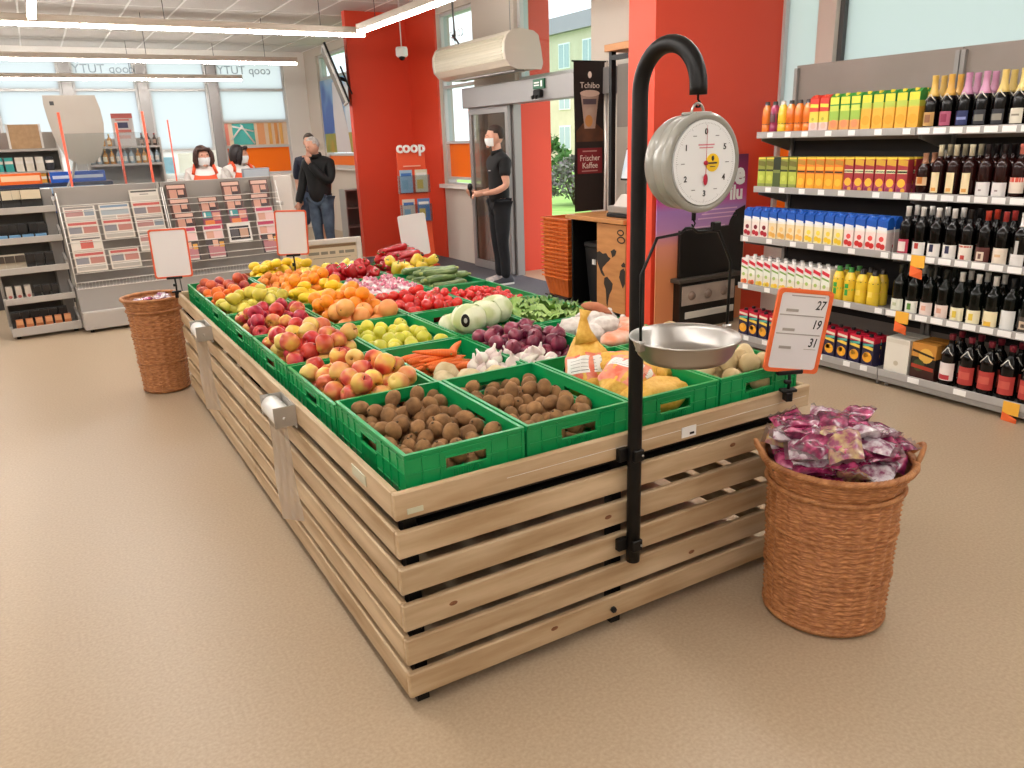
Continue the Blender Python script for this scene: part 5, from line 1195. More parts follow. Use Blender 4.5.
MB().prism([(.1, -.0104, 1.0), (.25, -.0104, 1.0), (.255, -.0104, 1.05), (.095, -.0104, 1.05)], (0, .0008, 0)).build('cup_mark', M('cup_mark_print', '#5a4a50', rough=.5), cp)
m_bt = M('banner_lettering', '#e8ddd0', rough=.5)
text('lettering', 'Frischer', .078, m_bt, bn, (.178, -.0095, .505), sx=.95); text('lettering', 'Kaffee', .078, m_bt, bn, (.178, -.0095, .435), sx=.95)
text('lettering', 'Tchibo', .075, m_bt, bn, (.178, -.0095, 1.17), sx=1.1)
b = MB(); b.box((.09, -.0095, .565), (.26, -.0088, .577)); b.build('small_line', M('banner_dim_letter', '#b98a84'), bn); b = MB(); b.box((.08, -.0095, .38), (.27, -.0088, .39)); b.build('small_line', M('banner_dim_letter', '#b98a84'), bn)
disc(.178, 1.265, .022, .03, -.0095, m_bt, 'bean_mark', bn)
b = MB(); b.cyl((-.02, .004, 1.385), (.4, .004, 1.385), .008, n=8); b.build('top_bar', m_dark, bn)
MB().cyl((.385, .004, -.935), (.385, .004, 1.39), .012, n=10).build('pole', M('pole_silver', '#c9c5c0', rough=.3, metal=.6), bn)
MB().cyl((.385, .004, -.935), (.385, .004, -.915), .08, n=20).build('pole_foot', m_dark, bn)

# stack of orange shopping baskets on a dolly
m_ob2 = M('orange_basket_plastic', '#d9702c', '#c8601f', rough=.45, scale=10)
t = thing('basket_dolly', 'low wheeled dolly below the stack of orange shopping baskets', 'dolly', (4.57, 6.64, 0))
MB().cbox((-.17, -.2, .07), (.17, .2, .085), .004).build('plate', m_dark, t)
for sx in (-1, 1):
    for sy in (-1, 1): MB().cyl((sx*.13-.012, sy*.16, .035), (sx*.13+.012, sy*.16, .035), .034, n=14).build('wheel', m_black, t)
def make_shopbasket():
    o = thing('shopping_basket', 'x', 'shopping basket')
    b = MB()
    def ringq(w0, l0, z): return [(-w0, -l0, z), (w0, -l0, z), (w0, l0, z), (-w0, l0, z)]
    th = .004
    lo, hi = ringq(.125, .175, .0), ringq(.165, .225, .2); li, hi2 = ringq(.121, .171, .004), ringq(.161, .221, .2)
    for i in range(4):
        j = (i+1) % 4
        b.add([lo[i], lo[j], hi[j], hi[i]], [(0,1,2,3)]); b.add([li[i], li[j], hi2[j], hi2[i]], [(3,2,1,0)])
    b.add(lo, [(3,2,1,0)]); b.add(li, [(0,1,2,3)])
    b.build('body', m_ob2, o)
    b = MB(); A, B = ringq(.18, .24, .2), ringq(.158, .218, .2); C, D = ringq(.18, .24, .186), ringq(.158, .218, .206)
    for i in range(4):
        j = (i+1) % 4; b.add([A[i], A[j], B[j], B[i]], [(0,1,2,3)]); b.add([C[i], C[j], A[j], A[i]], [(0,1,2,3)])
    b.build('rim', m_ob2, o)
    for i in range(6):
        y = -.15+.06*i; 
        for s in (-1, 1): MB().hull([(s*.126,y-.006,.01),(s*.13,y-.006,.01),(s*.13,y+.006,.01),(s*.126,y+.006,.01)], [(s*.164,y-.008,.185),(s*.169,y-.008,.185),(s*.169,y+.008,.185),(s*.164,y+.008,.185)]).build('rib', m_ob2, o)
    b = MB()
    for s in (-1, 1): b.tube([(s*.165, -.03, .2), (s*.165, -.12, .208), (s*.165, -.2, .208)], .004, 6)
    return o
shopb = Kind(make_shopbasket)
for q in range(15): shopb((4.57, 6.64, .0855+.042*q), R(-.015, .015), 'orange plastic shopping basket nested in the stack by the door' if q < 14 else 'topmost orange plastic shopping basket of the stack by the door', 'nested shopping baskets')

# leaflet stand with the white word on top
lf = thing('leaflet_stand', 'orange leaflet stand lettered coop with clear brochure pockets before the red pillar', 'leaflet stand', (4.38, 10.0, 0), radians(-8))
m_lo = M('leaflet_orange', '#e8552c', rough=.5)
MB().hull([(-.23,-.02,.02),(.23,-.02,.02),(.23,.0,.02),(-.23,.0,.02)], [(-.19,.1,1.52),(.19,.1,1.52),(.19,.12,1.52),(-.19,.12,1.52)]).build('panel', m_lo, lf)
MB().cbox((-.25, -.14, 0), (.25, .16, .02), .004).build('foot', m_lo, lf)
MB().hull([(-.2,.14,.02),(.2,.14,.02),(.2,.15,.02),(-.2,.15,.02)], [(-.17,.12,1.4),(.17,.12,1.4),(.17,.125,1.4),(-.17,.125,1.4)]).build('rear_leg', m_lo, lf)
text('lettering', 'coop', .2, m_signwhite, lf, (0, .075, 1.575), bold=.006, extrude=.012, sx=.98)
MB().box((-.12, .068, 1.33), (.12, .0725, 1.345)).build('small_line', M('leaflet_pale', '#f0b49a'), lf)
m_clearp = glass('acrylic_pocket', '#eef3f6', film=.12)
for (z, cols) in ((1.04, ('#9fb8cc', '#d9d2b8')), (.66, ('#d4c4b4', '#5f86b8'))):
    yb = -.02+.12*z/1.52
    p = MB(); p.box((-.215, yb-.07, z-.05), (.215, yb-.066, z+.18)); p.box((-.215, yb-.07, z-.05), (-.211, yb, z+.18)); p.box((.211, yb-.07, z-.05), (.215, yb, z+.18)); p.box((-.215, yb-.07, z-.054), (.215, yb, z-.05)); pk = p.build('brochure_pocket', m_clearp, lf)
    for q, c in enumerate(cols):
        x = -.105+.21*q; br = MB().box((x-.085, yb-.05, z-.045), (x+.085, yb-.035, z+.25)).build('brochure', cm(c), lf)
        b = MB(); b.box((x-.07, yb-.052, z+.17), (x+.07, yb-.05, z+.21)); b.build('brochure_title', cm('#3f6aa8' if q == 0 else '#e9e4dc'), br)
        b = MB(); b.box((x-.065, yb-.052, z+.0), (x+.02, yb-.05, z+.12)); b.build('brochure_picture', cm('#e0c060' if q else '#8fb0c4'), br)

# air curtain over the door
m_cream = M('air_curtain_cream', '#d9d0be', rough=.35, coat=.2); m_creamd = M('air_curtain_grille', '#b0a890', '#c8c0aa', rough=.4, scale=60, stretch=(60, .1, 1), kind='wave', detail=0)
ac = thing('air_curtain', 'cream rounded air curtain unit hung from the ceiling above the door', 'air curtain', (4.62, 7.56, 2.55))
def prof(k=1.0):
    p = [(-.19*k+.0, -.03), (-.185*k, .06), (-.15*k, .13), (-.09*k, .175), (0, .19), (.16*k, .17), (.22*k, .13), (.25*k, .0), (.27*k, -.14), (.25*k, -.2), (-.04*k, -.2), (-.12*k, -.17), (-.175*k, -.11)]
    return p
b = MB(); b.prism([(x, .02, z) for x, z in prof()], (0, 1.72, 0), smooth=False); b.build('housing', m_cream, ac)
for y in (0, 1.74): MB().prism([(x*1.03, y, z*1.03) for x, z in prof()], (0, .022, 0)).build('end_plate', M('air_curtain_end', '#c9bfb2', rough=.4), ac)
p = prof()
for (i0, i1, nm) in ((12, 1, 'intake_grille'), ):
    pts = [p[12], p[0], p[1], p[2]]
    vs = [(x*1.012, y, z*1.012) for y in (.06, 1.7) for x, z in pts]; MB().add(vs, [(i, i+1, 5+i, 4+i) for i in range(3)], 0, True).build(nm, m_creamd, ac)
for q in range(7):
    u = .1+.8*q/6; i0 = u*3; k0 = min(2, int(i0)); fx = i0-k0; A_, B_ = pts[k0], pts[k0+1]; gx, gz = A_[0]+(B_[0]-A_[0])*fx, A_[1]+(B_[1]-A_[1])*fx
    MB().box((gx*1.03-.004, .06, gz*1.03-.004), (gx*1.03+.004, 1.7, gz*1.03+.004)).build('grille_bar', m_creamd, ac)
MB().box((-.02, .1, -.215), (.1, 1.66, -.2)).build('outlet_slot', m_alu, ac)
for y in (.2, 1.5): MB().cyl((0, y, .185), (0, y, CEIL-2.55+.002), .005, n=6).build('hanger_rod', m_alu, ac)
MB().tube([(-.1, 1.2, .16), (-.13, 1.25, .24), (-.08, 1.4, .28), (0, 1.5, .24), (.0, 1.52, .6), (0, 1.52, CEIL-2.55+.002)], .012, 8).build('cable', m_cable, ac)

# ceiling camera on its rod
cmr = thing('security_camera', 'white dome security camera on a ceiling rod before the red pillar', 'camera', (4.5, 10.4, 2.76))
MB().cyl((0, 0, .1), (0, 0, CEIL-2.76+.002), .008, n=8).build('rod', m_white, cmr)
b = MB(); b.lathe([(.03,.1),(.07,.095),(.08,.07),(.08,-.01),(.06,-.03)], 18); b.build('camera_body', m_signwhite, cmr)
MB().ell((-.01, -.02, -.03), .045, 12, 8).build('lens_dome', M('lens_black', '#0c0c0d', rough=.1), cmr)

# tilted television behind the pillar
tv = thing('television', 'flat television tilted on a wall arm at the side of the red pillar', 'television', (3.93, 11.5, 2.57), (0, radians(-19), radians(-17)))
MB().cbox((-.035, -.45, -.4), (.0, .45, .4), .01).build('screen_case', M('tv_white', '#d9d9d6', rough=.3), tv)
MB().box((.0, -.44, -.39), (.03, .44, .42)).build('back_cover', m_black, tv)
MB().box((-.037, -.43, -.375), (-.035, .43, .375)).build('screen', M('tv_screen', '#1a1d22', rough=.1), tv)
MB().tube([(.02, 0, -.03), (.06, 0, -.05), (.12, 0, -.1)], .025, 8).build('arm', m_black, tv)
MB().box((.11, -.05, -.3), (.13, .05, .1)).build('wall_plate', m_black, tv)

# poster display in front of the near pillar
pd = thing('poster_display', 'purple poster display of a sunset and a black oven leaning on the near pillar', 'poster', (4.37, 5.07, 0))
m_vio, m_pink, m_peach = M('poster_violet', '#7a1a56', rough=.45), M('poster_pink', '#c23a7a', rough=.45), M('poster_peach', '#d9917e', rough=.45)
W_ = 1.03
vs = []; cols = []
bm = bpy.data.materials.new('poster_print_gradient'); bm.use_nodes = True; N = bm.node_tree.nodes; L = bm.node_tree.links
tc = N.new('ShaderNodeTexCoord'); sp_ = N.new('ShaderNodeSeparateXYZ'); rm = N.new('ShaderNodeValToRGB'); L.new(tc.outputs['Object'], sp_.inputs[0]); mr = N.new('ShaderNodeMapRange'); mr.inputs[2].default_value = 1.46; L.new(sp_.outputs[2], mr.inputs[0]); L.new(mr.outputs[0], rm.inputs[0]); L.new(rm.outputs[0], N['Principled BSDF'].inputs['Base Color']); N['Principled BSDF'].inputs['Roughness'].default_value = .45
e = rm.color_ramp.elements; e[0].position = .35; e[0].color = lin('#d98a5a'); e[1].position = 1; e[1].color = lin('#5a1440')
for p_, c in ((.5, '#e0907a'), (.6, '#b884b4'), (.7, '#a87ab8'), (.76, '#c2408a'), (.84, '#a82468')): q = e.new(p_); q.color = lin(c)
MB().cbox((0, -.012, 0), (W_, 0, 1.455), .002).build('board', bm, pd)
yy = -.0135
MB().prism([(.78, yy, .3), (1.02, yy, .3), (1.02, yy, 1.02), (.9, yy, .98), (.84, yy, .9), (.8, yy, .78), (.74, yy, .7), (.76, yy, .55)], (0, .001, 0)).build('tree_print', M('poster_tree', '#15120f', rough=.5), pd)
text('lettering', 'e', .26, m_signwhite, pd, (.93, yy, 1.29), bold=.012); text('lettering', 'ilu', .17, m_signwhite, pd, (.9, yy, 1.13), bold=.006)
for (x0, x1, z) in ((.42, .92, 1.0), (.5, .9, .965), (.46, .92, .93), (.4, .78, .86), (.38, .76, .83)): MB().box((x0, yy, z), (x1, yy+.001, z+.011)).build('text_line', M('poster_pale_text', '#e6b8d0'), pd)
MB().box((.45, yy, .765), (.56, yy+.001, .8)).build('blue_badge', M('poster_badge', '#3a3f8a'), pd)
# oven printed as a raised card in front
ov = MB().cbox((.2, -.1, .0), (.86, -.014, .44), .004).build('oven_card', M('oven_black', '#17130f', rough=.35), pd)
MB().cbox((.22, -.06, .44), (.8, -.03, .86), .004).build('oven_back', M('oven_black'), pd)
MB().cbox((.16, -.13, .42), (.9, -.012, .455), .006).build('hob', M('oven_dark_steel', '#4a423a', rough=.4), pd)
MB().cbox((.22, -.108, .22), (.84, -.1, .39), .002).build('control_panel', M('oven_panel', '#b9a696', '#a8968a', scale=8, rough=.35), pd)
for q in range(3): MB().lathe([(0,.02),(.03,.018),(.04,.0),(.042,-.004)], 16, (.33+.19*q, -.108, .3), axis='y').build('knob', M('oven_knob', '#8a7466', rough=.35), pd)
MB().cbox((.26, -.112, .1), (.84, -.1, .16), .004).build('oven_handle', M('oven_handle', '#d8d0c4', rough=.35), pd)

# small grey shelf against the pillar
gs = thing('side_shelf', 'small dark grey open shelf at the foot of the red pillar', 'shelf', (4.2, 12.35, 0))
for x in (0, .42): MB().box((x, 0, 0), (x+.02, .3, .95)).build('side', m_alu, gs)
for z in (.05, .35, .65, .93): MB().box((.02, 0, z), (.42, .3, z+.02)).build('shelf_board', m_alu, gs)
MB().box((.02, .28, .02), (.42, .3, .95)).build('rear_panel', M('grey_panel_dark', '#6a6765', rough=.5), gs)

# framed board at the far end of the stand
fb = thing('framed_board', 'white framed message board behind the yellow peppers', 'sign', (1.93, 6.14, 0), radians(-4))
m_wfr = M('white_frame', '#d9d3ca', rough=.5)
for a, c in (((-.245, -.015, .02), (-.205, .015, .935)), ((.205, -.015, .02), (.245, .015, .935)), ((-.205, -.015, .895), (.205, .015, .935)), ((-.205, -.015, .5), (.205, .015, .54))): MB().cbox(a, c, .003).build('frame_bar', m_wfr, fb)
MB().box((-.205, -.004, .54), (.205, .004, .895)).build('sheet', M('cream_sheet', '#d8c8ac', rough=.6), fb)
MB().box((-.2, -.006, .868), (.2, -.004, .89)).build('sheet_edge', M('board_brown', '#8a6f52'), fb)
for x0, x1 in ((-.185, -.1), (-.085, -.03), (-.015, .03), (.06, .1), (.11, .185)): MB().box((x0, -.0055, .815), (x1, -.004, .838)).build('text_line', M('board_grey_text', '#8f8878'), fb)
MB().box((-.15, -.0055, .785), (.15, -.004, .79)).build('text_line', M('board_grey_text'), fb)
for s in (-1, 1): MB().hull([(s*.225-.015,.25,0),(s*.225+.015,.25,0),(s*.225+.015,.27,0),(s*.225-.015,.27,0)], [(s*.225-.015,.015,.9),(s*.225+.015,.015,.9),(s*.225+.015,.03,.9),(s*.225-.015,.03,.9)]).build('rear_leg', m_wfr, fb)
for s in (-1, 1): MB().cbox((s*.225-.02, -.03, 0), (s*.225+.02, .03, .02), .003).build('foot', m_wfr, fb)

# ================================================================= MAGAZINE RACKS, GONDOLA, CHECKOUT
m_rgrey = M('rack_grey', '#a29d97', rough=.45); m_rlight = M('rack_light_grey', '#b9b3ac', rough=.45); m_wire = M('white_wire', '#e2ddd6', rough=.35)
RA = radians(4.5)
def rack(x, y, w, label, depth=.42, hh=1.345):
    t = thing('magazine_rack', label, 'rack', (x, y, 0), RA)
    MB().cbox((0, depth-.03, .05), (w, depth, hh), .004).build('back_panel', m_rgrey, t)
    for q in (0, w-.03): MB().box((q, depth-.06, .0), (q+.03, depth-.03, hh)).build('upright', m_rgrey, t)
    MB().cbox((.0, .0, .03), (w, depth-.06, .2), .006).build('base', m_rlight, t)
    MB().hull([(0,.07,.2),(w,.07,.2),(w,depth-.06,.2),(0,depth-.06,.2)], [(0,.12,.42),(w,.12,.42),(w,depth-.06,.42),(0,depth-.06,.42)]).build('lower_panel', m_rgrey, t)
    for q in (.06, w-.06): MB().cyl((q, .06, 0), (q, .06, .03), .018, n=10).build('foot', m_black, t)
    # wire frame of the slanted tiers
    for s in range(6):
        z = .42+.14*s; yy = .07+.042*s
        b = MB(); b.tube([(.005, yy-.012, z+.06), (w-.005, yy-.012, z+.06)], .0035, 6); b.tube([(.005, yy-.012, z), (w-.005, yy-.012, z)], .0035, 6)
        for q in range(int(w/.03) if s < 1 else 0): x_ = .015+q*.03; b.tube([(x_, yy-.012, z), (x_, yy-.012, z+.06)], .0014, 4, cap=False); b.tube([(x_, yy-.012, z), (x_, yy+.05, z-.002)], .0014, 4, cap=False)
        wr_ = b.build('wire_tier', m_wire, t); wr_['kind'] = 'stuff'
    for q in (.004, w-.004): MB().tube([(q, .08, .44), (q, .12, .7), (q, .3, 1.3)], .005, 6).build('side_wire', m_wire, t)
    return t
r1 = rack(.155, 8.33, .93, 'grey wire rack of newspapers next to the black goods shelf')
r2 = rack(.155+.94*cos(RA), 8.33+.94*sin(RA), 1.16, 'grey wire rack of glossy magazines below the two cashiers')
def mag(root_xy, u, tier, w, h, design, label, group, name='magazine', cat='magazine', lean=.25, dz=0):
    x0, y0 = root_xy; z = .568+.14*tier+dz; yy = .112+.042*tier+.006
    t = thing(name, label, cat, (x0+u*cos(RA)-yy*sin(RA), y0+u*sin(RA)+yy*cos(RA), z), (-lean, 0, RA), group)
    MB().box((-w/2, 0, 0), (w/2, .01, h)).build('pages', cm(design[0]), t)
    k = 0
    for (a, b_, c, d, col) in design[1]:
        k += 1; MB().box(((a-.5)*w, -.0008*k/4-.0004, b_*h), ((c-.5)*w, .0, d*h)).build('cover_print', cm(col), t)
NEWS = [('#ded6cb', [(.05,.86,.95,.96,'#8f8a86'),(.05,.5,.6,.8,'#b98a86'),(.64,.5,.95,.8,'#8e9aa6'),(.05,.1,.95,.44,'#c4beb6')]),
        ('#dcd6cc', [(.05,.84,.95,.95,'#7f9ab4'),(.05,.46,.95,.76,'#a9b4ba'),(.05,.1,.5,.4,'#bab4ac'),(.54,.1,.95,.4,'#c9a89a')]),
        ('#ddd3c6', [(.05,.82,.95,.95,'#c8605a'),(.05,.4,.45,.76,'#8c8a90'),(.5,.4,.95,.76,'#c08478'),(.05,.08,.95,.34,'#bcb5ac')]),
        ('#e0d8cc', [(.3,.4,.7,.8,'#d0665a'),(.05,.86,.95,.93,'#6f6a6a'),(.05,.1,.95,.34,'#c4b6a6')]),
        ('#d9d3c8', [(.06,.85,.94,.94,'#55524f'),(.35,.72,.65,.76,'#88837c'),(.06,.1,.94,.64,'#cdc6bb')])]
rg = random.Random(4)
xy1 = (.155, 8.33); cx_ = [.17, .475, .77]
for (c, tr, d) in ((0,0,2),(0,1,3),(0,2,2),(0,3,0),(1,0,2),(1,2,2),(1,3,1),(2,1,0),(2,2,0),(2,3,2),(2,4,4)):
    mag(xy1, cx_[c], tr, .27, .185, NEWS[d], ('newspaper with a pink and grey front page', 'newspaper with a blue headline band', 'newspaper with a red headline band', 'newspaper with a red picture at its centre', 'newspaper with a mostly white front page')[d]+' in the wire rack', 'newspapers in the rack', 'newspaper', 'newspaper', dz=-.02 if tr == 4 else 0)
MAGS = [('#5a3a34', [(.05,.78,.95,.96,'#e0b8a8'),(.12,.1,.5,.72,'#d09a86'),(.5,.2,.9,.68,'#3a2a2c'),(.55,.45,.85,.7,'#d8a490')]),
        ('#8a4a60', [(.04,.62,.5,.96,'#4aa0a4'),(.1,.66,.2,.92,'#f0ece4'),(.55,.5,.95,.9,'#d99a86'),(.1,.08,.6,.5,'#e0803c'),(.6,.06,.95,.44,'#c8404a')]),
        ('#e6d6d0', [(.05,.78,.95,.95,'#c8486a'),(.1,.3,.5,.7,'#d9a48e'),(.5,.1,.95,.7,'#e9c4c0'),(.05,.06,.95,.22,'#b8403c')]),
        ('#4a3e40', [(.08,.1,.92,.7,'#b87a80'),(.36,.6,.64,.95,'#e0b49a'),(.7,.56,.94,.84,'#e2a84a'),(.1,.02,.9,.1,'#d9d0c8')]),
        ('#ece8e2', [(.08,.1,.92,.82,'#2e2c2e'),(.5,.2,.86,.7,'#c8a088'),(.12,.3,.44,.74,'#5a565a')])]
MN = ('magazine with two faces on a dark cover', 'magazine with a teal and orange cover', 'pink and white magazine', 'magazine with a rose cover and round yellow mark', 'white magazine with a black picture')
xy2 = (.155+.94*cos(RA), 8.33+.94*sin(RA)); cx_ = [.15, .42, .69, .97]
for (c, tr, d) in ((0,0,3),(1,0,3),(0,1,2),(1,1,2),(2,1,4),(3,1,2),(3,0,3),(0,2,0),(1,2,1),(0,3,0),(1,3,0),(2,3,0),(3,3,0),(0,4,0),(2,4,0),(3,4,0),(2,2,1),(3,2,2)):
    mag(xy2, cx_[c]+rg.uniform(-.015, .015), tr, .19 if d != 4 else .24, .195, MAGS[d], MN[d]+' in the wire rack', 'magazines in the rack')

# ---- end gondola at the left edge
gd = thing('goods_shelf', 'low grey shelf unit of dark small goods at the end of the newspaper rack', 'shelf', (.125, 8.62, 0), RA)
m_gin = M('gondola_inner', '#6a655f', rough=.6)
GW = .58
MB().cbox((-GW, .36, .05), (.0, .39, 1.34), .004).build('back_panel', m_gin, gd)
zs = [.06, .33, .6, .87, 1.14]; dp = [.0, .05, .1, .15, .19]
# stepped side panel in steps
MB().cbox((-.1, .17, .05), (.0, .35, 1.34), .004).build('side_post', m_rgrey, gd)
for k_, (z, d_) in enumerate(zip(zs, dp)):
    MB().box((-GW, .2, z), (-GW+.02, .36, z+.27 if k_ < 4 else 1.34)).build('side_panel', m_rgrey, gd)
    MB().cbox((-GW, d_-.1, z), (.0, .36, z+.02), .003).build('shelf_board', m_rgrey, gd)
    MB().cbox((-GW, d_-.115, z-.01 if k_ else .03), (.0, d_-.1, z+.05), .004).build('shelf_front', m_rlight, gd)
    MB().hull([(-.02,d_-.1,z),(0,d_-.1,z),(0,.24,z),(-.02,.24,z)], [(-.02,d_-.1,z+.085),(0,d_-.1,z+.085),(0,.24,z+.16),(-.02,.24,z+.16)]).build('side_bracket', m_rgrey, gd)
for q in (-GW+.05, -.05): MB().cyl((q, -.03, 0), (q, -.03, .032), .02, n=10).build('foot', m_black, gd)
gm = gd.matrix_basis if False else (Matrix.Translation((.125, 8.62, 0)) @ Matrix.Rotation(RA, 4, 'Z'))
def on_gd(u, v, z): return gm @ Vector((u, v, z))
def pouch_kind(name, cat, w, d, h, col, top, hook=True):
    def mk():
        o = thing(name, 'x', cat)
        b = MB(); n = 6; vs = []
        for i in range(n+1):
            u = i/n; t_ = d*(1-.75*u**2)
            for (sx, sy) in ((-1,-1),(1,-1),(1,1),(-1,1)): vs.append((sx*w/2*(1-.05*u), sy*t_/2+.006*sin(5*u), h*u))
        b.add(vs, [(i*4+j, i*4+(j+1) % 4, i*4+4+(j+1) % 4, i*4+4+j) for i in range(n) for j in range(4)]+[(0,3,2,1), (n*4, n*4+1, n*4+2, n*4+3)]); b.build('pouch', cm(col), o)
        MB().box((-w*.44, -d/2-.003, h*.5), (w*.44, -d/2*.9, h*.92)).build('header_print', cm(top), o)
        return o
    return Kind(mk)
kA = pouch_kind('snack_pouch', 'pouch', .07, .05, .15, '#171615', '#ded0b4'); kB = pouch_kind('small_pouch', 'pouch', .06, .045, .12, '#191817', '#2a2726'); kC = pouch_kind('silver_pouch', 'pouch', .07, .05, .12, '#b9ad98', '#4a4038')
kD = carton('small_box', .05, .09, .13, [(.3, '#d9cfc4'), (1, '#c9beb2')], None, [(.3, .3, 0, '#b8605a')]); kE = pouch_kind('orange_pouch', 'pouch', .06, .05, .1, '#c87a4a', '#e0a070'); kF = carton('blue_box', .09, .06, .05, [(1, '#6fa0c8')])
for q in range(6): kA(on_gd(-.14-.08*q, .12+.02*(q % 3), 1.161), RA+R(-.3, .3), 'black pouch with a cream header on the topmost level of the low shelf', 'cream headed pouches', 1.3)
for q in range(6): kB(on_gd(-.14-.08*q, .16, .891), RA+R(-.15, .15), 'small black pouch on the level below the cream headed pouches', 'black pouches, upper level', 1.25)
for q in range(4): kF(on_gd(-.17-.105*q, .085, .891), RA-pi/2*0+pi/2, 'small pale blue box before the black pouches', 'pale blue boxes')
for q in range(6): (kC if q > 2 else kB)(on_gd(-.14-.08*q, .08, .621), RA+R(-.15, .15), 'silver brown pouch on the middle level of the low shelf' if q > 2 else 'black pouch on the middle level of the low shelf', 'pouches, middle level', 1.25)
for q in range(6): (kD if q > 2 else kB)(on_gd(-.15-.075*q, .03, .351), RA+pi/2 if q > 2 else RA, 'pale striped box in the row above the lowest level' if q > 2 else 'black pouch beside the pale striped boxes', 'boxes above the lowest level')
for q in range(6): kB(on_gd(-.12-.08*q, .1, .081), RA+R(-.1, .1), 'black pouch on the lowest level of the low shelf', 'black pouches, lowest level', 1.3)
for q in range(6): kE(on_gd(-.1-.08*q, -.04, .081), RA+R(-.1, .1), 'orange pouch before the black ones on the lowest level', 'orange pouches')

# ---- back shelves by the window wall
def tall_shelf(x0, x1, y, h, zs, label, col=m_rlight):
    t = thing('back_shelf', label, 'shelf', (x0, y, 0)); w = x1-x0
    MB().box((0, .36, 0), (w, .38, h)).build('back_panel', M('back_shelf_panel', '#9b968f', rough=.5), t)
    for q in (0, w-.025): MB().cbox((q, .0, 0), (q+.025, .36, h), .003).build('side_panel', col, t)
    for z in zs: MB().cbox((.025, 0, z-.03), (w-.025, .36, z), .003).build('shelf_board', col, t)
    return t
tall_shelf(-1.9, .34, 12.0, 1.93, (.1, .4, .7, 1.0, 1.25, 1.45, 1.72), 'tall grey goods shelf of bright packets below the frosted windows')
cb = thing('cork_board', 'tan board panel standing on the tall goods shelf', 'board', (-.02, 11.97, 1.725))
MB().box((-.165, -.0, .0), (.165, .012, .29)).build('board', M('tan_board', '#c4a078', '#b8946c', rough=.7, scale=20), cb)
for s in (-1, 1): MB().box((s*.178-.012, -.004, -.0), (s*.178+.012, .02, .295)).build('frame_bar', m_wire, cb)
PAL = ['#d83a6a', '#3aa8a0', '#e06a3a', '#e9e0cf', '#2a2a30', '#b8c23a', '#c8303a', '#3a66b8', '#e0a03a']
kinds = {c: carton('goods_packet', .09, .12, .17, [(.55, c), (.75, '#efe8dc'), (1, c)]) for c in PAL}
names = {'#d83a6a': 'pink', '#3aa8a0': 'teal', '#e06a3a': 'orange', '#e9e0cf': 'cream', '#2a2a30': 'black', '#b8c23a': 'lime', '#c8303a': 'red', '#3a66b8': 'blue', '#e0a03a': 'amber'}
rows_ = ((1.45, 'on the upper middle board', ('#3aa8a0', '#e9e0cf', '#2a2a30', '#c8303a')), (1.72, 'on the uppermost board', ('#d83a6a', '#c8303a', '#b8c23a', '#e06a3a')), (1.25, 'on the lower middle board', ('#e06a3a', '#b8c23a', '#e0a03a')), (1.0, 'on the low board', ('#3a66b8', '#e9e0cf', '#d83a6a')))
for z, lb, cs_ in rows_:
    for q in range(19):
        x = -1.82+.112*q; c = cs_[(q//3) % len(cs_)]
        if z == 1.72 and -.3 < x < .2: continue
        if z == 1.72 and x > .2: c = '#b8c23a'
        kinds[c]((x, 12.09, z+.001), pi/2, '%s packet %s of the tall goods shelf' % (names[c], lb), 'packets on the tall goods shelf')
kO = carton('wide_box', .4, .25, .115, [(1, '#ee6a1e')], None, None, [(.3, .5, '#f6c9a0', 0)]); kBl = carton('wide_box', .55, .25, .115, [(1, '#1f5ac0')], None, None, [(.35, .3, '#c9d8ee', 0)])
cd = thing('cash_desk', 'dark cash desk with coloured boxes behind the racks', 'desk', (-.4, 10.3, 0))
MB().cbox((-.4, 0, 0), (2.1, .6, 1.16), .01).build('desk_body', M('desk_dark', '#3c3a3c', rough=.4), cd); MB().cbox((-.45, -.05, 1.16), (2.15, .65, 1.2), .01).build('desk_top', M('desk_top_grey', '#b4b8bc', rough=.3), cd)
MB().box((.05, -.004, 1.02), (.9, .0, 1.14)).build('blue_strip', M('desk_blue_strip', '#2c4f86', rough=.4), cd)
kO((-.14, 10.45, 1.341), pi/2, 'orange carton on the cash desk beside a blue one', None); kBl((.42, 10.45, 1.341), pi/2, 'bright blue carton on the cash desk', None)
t = thing('desk_riser', 'dark box the coloured cartons stand on at the cash desk', 'box', (.16, 10.45, 1.2)); MB().cbox((-.6, -.16, 0), (.6, .16, .14), .006).build('riser_body', M('riser_navy', '#26304a', rough=.4), t); MB().box((-.2, -.163, .03), (.5, -.16, .1)).build('riser_print', M('riser_print', '#9ab8d8'), t)
# spirits shelf
ss = tall_shelf(.62, 1.52, 11.7, 1.82, (.2, .6, 1.0, 1.5, 1.72), 'grey spirits shelf beneath the striped placard')
PRb = [(0,0),(.03,0),(.032,.004),(.032,.1),(.026,.125),(.012,.14),(.011,.17),(.013,.172),(.013,.19),(0,.19)]
sp1 = bottle('spirit_bottle', PRb, M('clear_spirit', '#9fb0b8', rough=.1, coat=.3), '#c9c4bc', .165, (.03, .09, '#dcd6cc', 2.0)); sp2 = bottle('spirit_bottle', PRb, M('amber_spirit', '#c88a3a', rough=.1, coat=.3), '#e6c878', .165, (.03, .09, '#e6d8b8', 2.0)); sp3 = bottle('spirit_bottle', PRb, M('dark_spirit', '#4a3a34', rough=.1, coat=.3), '#8a2a2a', .165, (.03, .09, '#b89a8a', 2.0))
for q in range(11): (sp1, sp1, sp2, sp2, sp1)[q % 5]((.68+.078*q, 11.78, 1.501), 0, 'clear or amber spirit bottle on the board under the placard', 'spirits, lower board')
